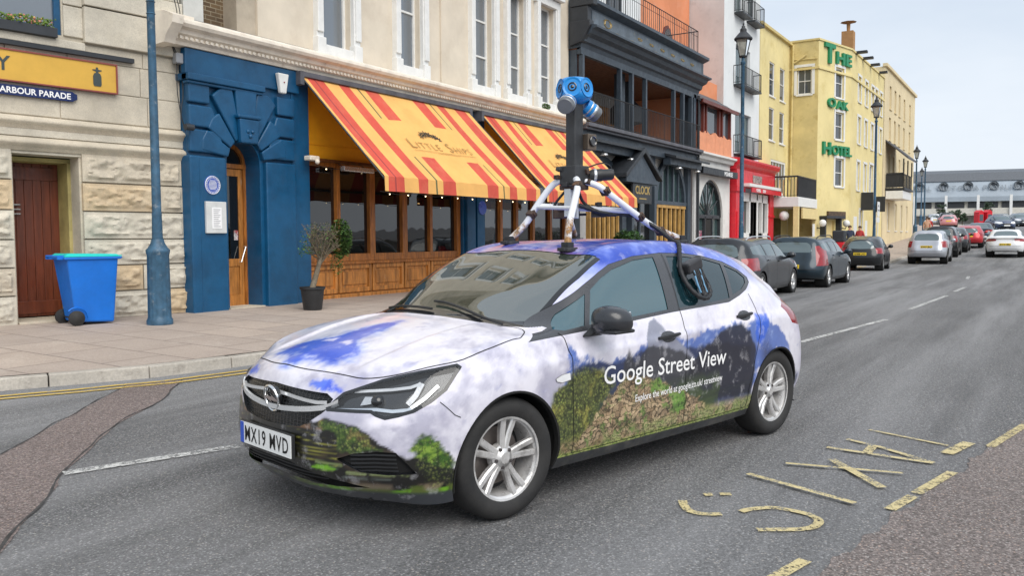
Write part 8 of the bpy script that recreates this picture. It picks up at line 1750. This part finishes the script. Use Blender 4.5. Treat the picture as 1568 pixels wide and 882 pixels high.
# ================================================================ far end: pavilion, trees, phone boxes
def pavilion():
    g = gz(190); c = Vector((205, 14, g)); a = R_(32.1-20-90)   # its long side turned towards the road
    t = thing('seafront_pavilion', 'long low grey pavilion with round windows and faded capitals across the far end', 'building', tuple(c), a); W_, D = 170, 30
    b = MB(); b.box(-W_/2, W_/2, 0, D, 0, 6.6); b.build('base_wall', mat('pav_cream', (.58, .56, .50), rough=.85, var=.1), t)
    b = MB(); b.prism([(-1.0, 5.0), (-1, 6.0), (-.6, 7.0), (1.0, 9.6), (2.5, 10.6), (2.5, 5.0)], 'x', -W_/2, W_/2-30); b.build('curved_front', mat('pav_grey', (.30, .35, .40), rough=.6, var=.1, vscale=.3), t)
    b = MB(); b.prism([(.6, 9.4), (2.2, 11.2), (8, 12.2), (22, 12.2), (28, 9.4)], 'x', -W_/2+6, W_/2-20); b.build('roof', mat('pav_roof', (.10, .11, .125), rough=.6), t)
    b = MB()
    for i in range(26): x = -W_/2+3+i*6.3; b.box(x, x+5.6, -.3, .1, 3.6, 4.9)
    b.build('glazing_band', M['charcoal'], t)
    b = MB(); b.box(-W_/2, W_/2, -3.5, -3.2, 2.2, 3.5); b.box(-W_/2, W_/2, -3.5, 0, 2.0, 2.3); b.build('terrace', mat('pav_cream', (.58, .56, .50)), t)
    each('column', [(-W_/2+2+i*6, -W_/2+2.5+i*6, -3.9, -3.55, 0, 6.2) for i in range(28)], M['trim_white'], t)
    def lx(u, yo=-.8):
        ux = Vector((cos(a), sin(a), 0)); uy = Vector((-sin(a), cos(a), 0)); r_ = ray_(u, 300); o_ = Vector((0, 0, CAM_H))-c; k = (yo-o_.dot(uy))/r_.dot(uy); return (o_+r_*k).dot(ux)
    for u in (1333, 1371, 1408, 1445, 1483, 1522, 1561, 1600, 1640):
        x = lx(u); b = MB()
        b.lathe([(.62, -.9), (.9, -1.15), (.9, 0)], c=(x, .4, 8.3), ax='y', n=18); b.lathe([(0, -.2), (.62, -.2)], c=(x, .4, 8.3), ax='y', n=18)
        b.build('round_window', mat('porthole_grey', (.16, .18, .20), rough=.6), t)
    pl_ = mat('pav_letter', (.20, .23, .26), rough=.6)
    for word, u0, u1 in (('ROYAL', 1388, 1426), ('VICTORIA', 1434, 1499), ('PAVILION', 1506, 1573)):
        vs, fs = text_mesh(word, 1.0, .03, .01, 1.3); xa = min(v[0] for v in vs); xb = max(v[0] for v in vs); x0, x1 = lx(u0), lx(u1)
        b = MB(frame((x0, -.80, 7.45), (1, 0, 0), (0, .45, .89), (0, -.89, .45))); b.add([((v[0]-xa)/(xb-xa)*(x1-x0), v[1]*1.5, v[2]) for v in vs], fs); b.build('lettering', pl_, t, fix=False)
    for k, (x, lab) in enumerate(((1498, 'red telephone kiosk, left of the pair before the far pavilion'), (1511, 'red telephone kiosk, right of the pair before the far pavilion'))):
        P_ = ray_(x, 360); P_ = P_/P_.dot(cF)*165; X, Yy = P_.x, P_.y; q = thing('phone_kiosk', lab, 'phone box', (X, Yy, gz(X)), R_(-40), 'red kiosks'); b = MB(); b.box(-.62, .62, -.6, .6, 0, 2.3); b.build('cabinet', M['red_shop'], q, bevel=.05); b = MB(); b.box(-.45, .45, -.64, -.61, .6, 1.9); b.build('window', M['pane_far'], q); b = MB(); b.prism([(-.68, 2.3), (0, 2.75), (.68, 2.3)], 'y', -.65, .65); b.build('roof', M['red_shop'], q)
pavilion()
def bush_tree(x, y, h, r, lab, seed, trunk=True):
    t = thing('tree', lab, 'tree', (x, y, gz(x)), 0, 'trees before the pavilion'); rnd = random.Random(seed); b = MB(); b.tube([(0, 0, 0), (.1, 0, h*.5), (0, .1, h*.8)], [.09, .07, .03], 7)
    for i in range(6): a = i*1.05; b.tube([(0, 0, h*.4), (cos(a)*r*.6, sin(a)*r*.6, h*.75)], [.07, .02], 5)
    b.build('trunk', M['olive_bark'], t); b = MB()
    for i in range(24):
        a = rnd.uniform(0, 6.28); q = rnd.uniform(.2, .8)*r; s = rnd.uniform(.35, .6)*r*.7; leafy(b, (cos(a)*q, sin(a)*q, h*.62+rnd.uniform(-.3, .35)*h), (s, s, s*.8), 80, rnd, .2)
    b.build('crown', mat('far_leaf', (.085, .13, .075), rough=.7, var=.5, vscale=1), t, fix=False)  # leaf green lightened to paint in distance haze
for k, (u, d, h, r, lab) in enumerate(((1463, 122, 2.1, 1.1, 'dark round shrub by the road before the pavilion'), (1473, 128, 1.8, .8, 'small green shrub beside the dark round one'), (1512, 172, 4.6, 1.1, 'slim tree standing against the middle of the pavilion'), (1440, 170, 4.2, 1.0, 'slim tree standing against the left part of the pavilion'))):
    P = ray_(u, 360); P = P/P.dot(cF)*d; bush_tree(P.x, P.y, h, r, lab, k)
# ================================================================ other cars
def style_net(style):
    N = np.array(NET)
    def setk(s, k, p): N[s][k] = p
    if style in ('estate', 'wagon', 'mpv', 'suv'):
        ztop = 1.41
        for s, x in ((10, -2.45), (11, -2.85)):
            setk(s, 7, (x, .63, 1.33)); setk(s, 8, (x, .38, ztop-.01)); setk(s, 9, (x, 0, ztop)); setk(s, 6, (x, .83, 1.0))
        setk(12, 6, (-3.22, .74, 1.0)); setk(12, 7, (-3.18, .62, 1.27)); setk(12, 8, (-3.15, .38, 1.385)); setk(12, 9, (-3.15, 0, 1.40)); setk(12, 5, (-3.27, .78, .90)); setk(12, 4, (-3.30, .80, .76)); setk(12, 3, (-3.33, .81, .60)); setk(12, 2, (-3.35, .81, .45)); setk(12, 1, (-3.3, .79, .33)); setk(12, 0, (-3.2, .76, .25))
        for s, f in ((13, .55), (14, .28), (15, 0)):
            y = f
            for k, (x, z) in enumerate(((-3.4, .27), (-3.5, .35), (-3.56, .46), (-3.54, .60), (-3.47, .76), (-3.42, .90), (-3.38, 1.0), (-3.31, 1.14), (-3.26, 1.26), (-3.22, 1.33))): setk(s, k, (x, y if k < 9 else 0, z))
            if s == 13: setk(s, 8, (-3.26, .36, 1.27)); setk(s, 7, (-3.31, .52, 1.15))
            if s == 14: setk(s, 8, (-3.27, .2, 1.27))
    if style == 'saloon':
        for s, x, z7, z9 in ((10, -2.45, 1.20, 1.31), (11, -2.85, 1.03, 1.12)):
            setk(s, 7, (x, .62, z7)); setk(s, 8, (x, .38, z9-.02)); setk(s, 9, (x, 0, z9)); 
        setk(11, 6, (-2.85, .78, .965)); setk(12, 6, (-3.2, .72, .955)); setk(12, 7, (-3.15, .58, .985)); setk(12, 8, (-3.2, .36, .99)); setk(12, 9, (-3.22, 0, .995))
        for s in (13, 14, 15):
            for k, (x, z) in ((6, (-3.42, .95)), (7, (-3.40, .975)), (8, (-3.36, .985)), (9, (-3.33, .99))): N[s][k][0] = x; N[s][k][2] = z
    return N
def build_style(style, sx, sy, sz):
    global NET
    keep = NET; NET = style_net(style).tolist(); G = car_grid(nu=150, nv=56, sm=3); NET = keep
    G = G.copy(); bm = grid_bm(G); bv = mirrored_bvh(G); lay = bm.faces.layers.int.new('reg')
    def circ(cx, cz, r): return [(cx+r*cos(2*pi*i/28), cz+r*sin(2*pi*i/28)) for i in range(28)]
    for cx, cz, r in ((-.01, .306, .36), (-2.662, .306, .36)): cut(bm, circ(cx, cz, r), 's', 99, lambda c, n: c.y > .45 and c.z < .75, lay)
    bmesh.ops.delete(bm, geom=[f for f in bm.faces if f[lay] == 99], context='FACES')
    cut(bm, [(.95, .27), (-3.7, .27), (-3.7, .05), (.95, .05)], 's', 5, lambda c, n: c.z < .32, lay)
    ws = [(-.945, -.01), (-.94, .35), (-.952, .53), (-.985, .625), (-.76, .655), (-.50, .655), (-.33, .670), (-.24, .60), (-.19, .45), (-.160, .25), (-.15, -.01)]
    cut(bm, ws, 't', 7, lambda c, n: c.z > .90, lay)
    if style in ('estate', 'wagon', 'mpv', 'suv'):
        dl = [(-.30, .955), (-.565, 1.085), (-.90, 1.24), (-1.10, 1.285), (-1.60, 1.305), (-2.2, 1.295), (-2.9, 1.255), (-3.08, 1.22), (-3.12, 1.08), (-3.05, 1.03), (-2.2, .995), (-1.4, .972), (-.5, .93)]; rw = [(-.01, .985), (.50, .985), (.56, 1.03), (.50, 1.20), (.40, 1.265), (-.01, 1.28)]
        rf = lambda c, n: c.x < -3.0 and n.x < -.4
    elif style == 'saloon':
        dl = [(-.30, .955), (-.565, 1.085), (-.90, 1.24), (-1.15, 1.30), (-1.60, 1.315), (-2.1, 1.26), (-2.5, 1.13), (-2.62, 1.06), (-2.5, 1.03), (-2.2, 1.0), (-1.4, .972), (-.5, .93)]; rw = None
        cut(bm, [(-2.38, -.01), (-2.40, .42), (-2.5, .50), (-2.80, .56), (-2.88, .50), (-2.93, .3), (-2.95, -.01)], 't', 8, lambda c, n: c.z > .9, lay)
    else:
        dl = [(-.30, .955), (-.565, 1.085), (-.90, 1.24), (-1.10, 1.285), (-1.60, 1.310), (-2.1, 1.285), (-2.40, 1.20), (-2.47, 1.14), (-2.36, 1.08), (-2.2, 1.03), (-1.4, .975), (-.5, .93)]; rw = [(-.01, .90), (.50, .92), (.56, .97), (.50, 1.12), (.42, 1.22), (-.01, 1.245)]
        rf = lambda c, n: c.x < -2.9 and n.x < -.25
    if rw: cut(bm, rw, 'f', 8, rf, lay)
    sf = lambda c, n: c.y > .5 and c.z > .85 and abs(n.y) > .2
    cut(bm, dl, 's', 4, sf, lay)
    def inset(poly, lo, hi, m=.022):
        xs = [p for p in poly]; cx = sum(p[0] for p in poly)/len(poly); out = []
        for x, z in poly:
            if lo <= x <= hi: out.append((x, z+(-m if z > 1.12 else m)))
        return out
    def clipx(poly, lo, hi):
        def zat(x, top):
            best = []
            n = len(poly)
            for i in range(n):
                a, c = poly[i], poly[(i+1) % n]
                if (a[0]-x)*(c[0]-x) <= 0 and a[0] != c[0]: best.append(a[1]+(c[1]-a[1])*(x-a[0])/(c[0]-a[0]))
            return (max(best) if top else min(best)) if best else None
        xs = [lo+(hi-lo)*i/8 for i in range(9)]; T_ = [(x, zat(x, 1)-.02) for x in xs if zat(x, 1)]; B_ = [(x, zat(x, 0)+.016) for x in xs if zat(x, 0)]
        return T_+B_[::-1]
    end = min(p[0] for p in dl)+.06
    for lo, hi in ((-1.40, -.55), (-2.15, -1.50), (end, -2.22)):
        if hi > lo+.1: cut(bm, clipx(dl, lo, hi), 's', 8, sf, lay)
    if style == 'estate': tl = [(.62, 1.16), (.70, 1.17), (.86, .98), (.90, .62), (.70, .62), (.66, .92)]
    elif style in ('mpv', 'suv', 'wagon'): tl = [(.62, .95), (.95, .97), (.95, .68), (.68, .68)]
    elif style == 'saloon': tl = [(.40, .90), (.92, .93), (.92, .76), (.42, .80)]
    else: tl = [(.60, .93), (.92, .95), (.92, .70), (.66, .72)]
    cut(bm, tl, 'f', 16, lambda c, n: c.x < -2.85, lay)
    cut(bm, [(.33, .66), (.40, .78), (.95, .86), (.95, .68), (.60, .60)], 'f', 11, lambda c, n: c.x > .15, lay); cut(bm, [(-.01, .66), (.40, .65), (.36, .52), (-.01, .50)], 'f', 12, lambda c, n: c.x > .5, lay); cut(bm, [(-.01, .42), (.5, .42), (.55, .30), (-.01, .30)], 'f', 12, lambda c, n: c.x > .5, lay)
    return bm, lay, bv
STY = {}
def car_paint(n, c, metal):
    if n in MATS: return MATS[n]
    b = NB(n); b.p.inputs['Base Color'].default_value = lin(c); b.p.inputs['Metallic'].default_value = metal; b.p.inputs['Roughness'].default_value = .34; b.p.inputs['Coat Weight'].default_value = .6; b.p.inputs['Coat Roughness'].default_value = .05
    MATS[n] = b.m; return b.m
def car(style, name, label, x, y, rz, color, sx=1, sy=1, sz=1, plate='plate_yellow', rails=False, group='cars parked along the kerb', wheel='multi', metal=.35, plate_txt=None, far=False, lampc='lens_red'):
    if style not in STY: STY[style] = build_style(style, 1, 1, 1)
    bm, lay, bv = STY[style]; t = thing(name, label, 'car', (x, y, gz(x)), rz, group)
    pm = car_paint('paint_%s' % color[0], color[1], metal)
    names = {0: 'body', 4: 'window_trim', 5: 'lower_trim', 7: 'windscreen', 8: 'window_glass', 11: 'headlamp', 12: 'grille', 16: 'tail_lamp'}
    mf = {0: pm, 4: M['gloss_black'], 5: M['skirt'] if style != 'saloon' else pm, 7: M['car_glass'], 8: M['car_glass'], 11: M['lens_white'], 12: M['grille_black'], 16: M[lampc]}
    for f in bm.faces:
        if f[lay] in (8, 18, 19, 20) and abs(f.calc_center_median().y) > .60 and abs(f.normal.y) > .35: x_ = f.calc_center_median().x; f[lay] = 18 if x_ > -1.45 else (19 if x_ > -2.185 else 20)
    for q in (18, 19, 20): names[q] = 'side_glass'; mf[q] = M['car_glass']
    P = split_regions(bm, lay, names, t, {k: ('two' if k in (11, 16, 18, 19, 20) else 'join') for k in names}, mf, modify={8: -.006, 18: -.006, 19: -.006, 20: -.006, 12: -.01})
    def sc(o):
        if o.type == 'MESH': o.data.transform(Matrix.Diagonal((sx, sy, sz, 1)))
    b = MB(); b.box(-3.3, .5, -.6, .6, .22, .6); b.box(-2.25, -.42, -.82, .82, .20, .5); b.build('floor_pan', M['matt_black'], t)
    for cx in (-.01, -2.662):
        for s in (1, -1): b = MB(); b.lathe([(.37, s*.87), (.37, s*.55), (0, s*.55)], c=(cx, 0, .31), ax='y', n=20); b.build('wheel_arch', M['matt_black'], t, fix=False)
    if not far:
        for q in ([(-.45, .93), (-.47, .28)], [(-1.51, 1.0), (-1.51, .28)], [(-2.38, 1.0), (-2.36, .68), (-2.28, .5), (-2.26, .28)]):
            r_ = ribbon(bv, [(p[0], .9, p[1]) for p in q], (0, -1, 0), .008, .002); r_.build('panel_gap', M['matt_black'], t, fix=False); mirror_mb(r_).build('panel_gap', M['matt_black'], t, fix=False)
        for xh, zh in ((-1.33, .86), (-2.2, .90)):
            for s in (1, -1):
                h = bv.ray_cast(Vector((xh, 2*s, zh)), Vector((0, -s, 0)))[0]; b = MB(); b.box(xh-.09, xh+.09, min(h.y, h.y+s*.03), max(h.y, h.y+s*.03), zh-.015, zh+.015); b.build('door_handle', pm, t, bevel=.008)
        tz = .70 if style != 'saloon' else .62; tz = .60 if style == 'estate' else tz
        h = bv.ray_cast(Vector((-5, 0, tz)), Vector((1, 0, 0)))[0]; pz_ = tz
        r_ = ribbon(bv, [(-3.5, -.70, .52), (-3.6, 0, .52), (-3.5, .70, .52)], (1, 0, 0), .012, .002); r_.build('bumper_gap', M['matt_black'], t, fix=False)
        if rails:
            for s in (1, -1): b = MB(); pts = [(-1.1, s*.60, 1.385), (-1.3, s*.61, 1.45), (-2.0, s*.61, 1.455), (-2.7, s*.60, 1.435), (-3.0, s*.59, 1.37)]; b.tube(spline(pts, 4), .016, 6); b.build('roof_rail', M['black_plastic'] if rails == 'black' else M['alloy_bright'], t, smooth=True)
    else: pz_ = .70
    h = bv.ray_cast(Vector((-5, 0, pz_)), Vector((1, 0, 0)))[0]; b = MB(); b.box(h.x-.02, h.x+.02, -.26, .26, pz_-.055, pz_+.055); pl = b.build('number_plate', M[plate], t)
    if plate_txt:
        vs, fs = text_mesh(plate_txt, .1, 0, .003); w_ = max(v[0] for v in vs); bb = MB(frame((h.x-.0225, .23, pz_-.036), (0, -1, 0), (0, 0, 1), (-1, 0, 0))); bb.add([(v[0]*.46/w_, v[1], 0) for v in vs], fs); bb.build('plate_text', M['matt_black'], pl, fix=False)
    hf = bv.ray_cast(Vector((5, 0, .45)), Vector((-1, 0, 0)))[0]; b = MB(); b.box(hf.x-.01, hf.x+.02, -.26, .26, .40, .51); b.build('number_plate', M['plate_white'], t)
    for s in (1, -1):
        b = MB(); b.ball((-.66, s*.99, .99), .11, 7, sx=.75, sy=1.0, sz=.72); b.tube([(-.62, s*.86, .93), (-.64, s*.95, .95)], .035, 6); b.build('door_mirror', pm if not far else pm, t, smooth=True)
    for cx in (-.01, -2.662):
        for s in (1, -1): tyre_rim(t, cx, s*.79, .316, .205, .215, s, None, style=wheel, tone='alloy_bright' if not far else 'alloy')
    seen = set()
    def rec(o):
        for ch in o.children:
            if ch.type == 'MESH' and ch.data.name not in seen: seen.add(ch.data.name); ch.data.transform(Matrix.Diagonal((sx, sy, sz, 1)))
            rec(ch)
    if (sx, sy, sz) != (1, 1, 1): rec(t)
    return t
glass('car_glass', (.085, .125, .135), opacity=.95, rough=.03, ior=2.0, refl=.95)  # pale blue-grey diffuse tint paints in the bright sky's reflection
def place(u, v0, depth, y=None):
    P = ray_(u, 360); P = P/P.dot(cF)*depth; return P.x, P.y
fl = 2.662
car('wagon', 'estate_car', 'dark grey estate with chrome window line, nearest of the parked cars behind the wrapped car', 22.1, 6.28, 0, ('graphite', (.020, .023, .028)), sx=1.06, sy=1.0, sz=.99, rails='alloy', wheel='multi', metal=.5)
car('estate', 'estate_car', 'dark blue grey estate with tall red tail lamps and yellow rear plate', 27.6, 5.98, 0, ('slate_blue', (.012, .028, .042)), sx=1.02, sy=1.0, sz=1.0, rails='black', plate_txt='YR54 EWC')
car('hatch', 'hatchback_car', 'black hatchback parked at an angle in front of the hotel door', 40.0, 6.55, R_(3), ('black', (.010, .011, .013)), sx=.90, sy=.94, sz=1.0, plate_txt='GN08 LXO')
car('mpv', 'people_carrier', 'silver people carrier parked at the kerb corner beyond the hotel door', 48.3, 4.85, R_(1), ('silver', (.46, .48, .52)), sx=.98, sy=.98, sz=1.10, metal=.5, plate_txt='KV07 JBO', wheel='five')
car('suv', 'off_roader', 'black off-roader parked directly beyond the silver people carrier', 55.2, 4.95, R_(1), ('deep_black', (.018, .019, .022)), sx=1.0, sy=1.0, sz=1.15, far=True)
car('hatch', 'hatchback_car', 'dark grey hatchback squeezed beyond the off-roader', 60.5, 4.85, R_(1), ('dark_grey', (.025, .028, .032)), sx=.95, sz=1.02, far=True)
car('hatch', 'hatchback_car', 'red hatchback parked beyond the grey one', 66.0, 4.35, R_(2), ('red', (.50, .022, .030)), sx=.95, sy=.97, sz=1.0, far=True)
car('saloon', 'saloon_car', 'dark blue saloon parked beyond the red hatchback', 72.5, 4.1, R_(2), ('dark_blue', (.025, .05, .075)), far=True)
car('saloon', 'saloon_car', 'white saloon driving away in the lane', 55.6, 1.85, R_(1), ('white', (.72, .73, .74)), sx=1.04, sy=1.03, sz=1.0, group='cars driving on the road', metal=0, plate_txt='EX12 HBU')
def farcar(u, d, style, name, label, rz, color, **k):
    x, y = place(u, 360, d); car(style, name, label, x, y, rz, color, far=True, **k)
farcar(1446, 112, 'suv', 'off_roader', 'large black off-roader at the left of the far bend', R_(10), ('deep_black', (.018, .019, .022)), sz=1.22, sy=1.05)
farcar(1428, 120, 'suv', 'off_roader', 'pale silver off-roader at the far left bend', R_(10), ('silver', (.46, .48, .52)), sz=1.15)
farcar(1452, 96, 'hatch', 'hatchback_car', 'red and white hatchback half hidden by the parked cars', R_(5), ('pale_red', (.60, .25, .25)))
farcar(1537, 84, 'hatch', 'hatchback_car', 'dark blue car coming towards the camera at the far right', R_(200), ('navy', (.03, .05, .11)), sz=1.08, sy=1.03, group='cars driving on the road')
farcar(1524, 104, 'hatch', 'hatchback_car', 'small grey car behind the oncoming dark blue one', R_(20), ('mid_grey', (.14, .15, .16)))
farcar(1553, 100, 'suv', 'off_roader', 'blue grey car parked at the far right side of the road', R_(15), ('steel', (.10, .14, .18)))
farcar(1566, 94, 'hatch', 'hatchback_car', 'grey car at the right edge of the picture', R_(195), ('grey_blue', (.13, .16, .19)))
for k in list(STY): STY[k][0].free()
CAR, CARB = hero_car(); camera_rig(CAR, CARB)
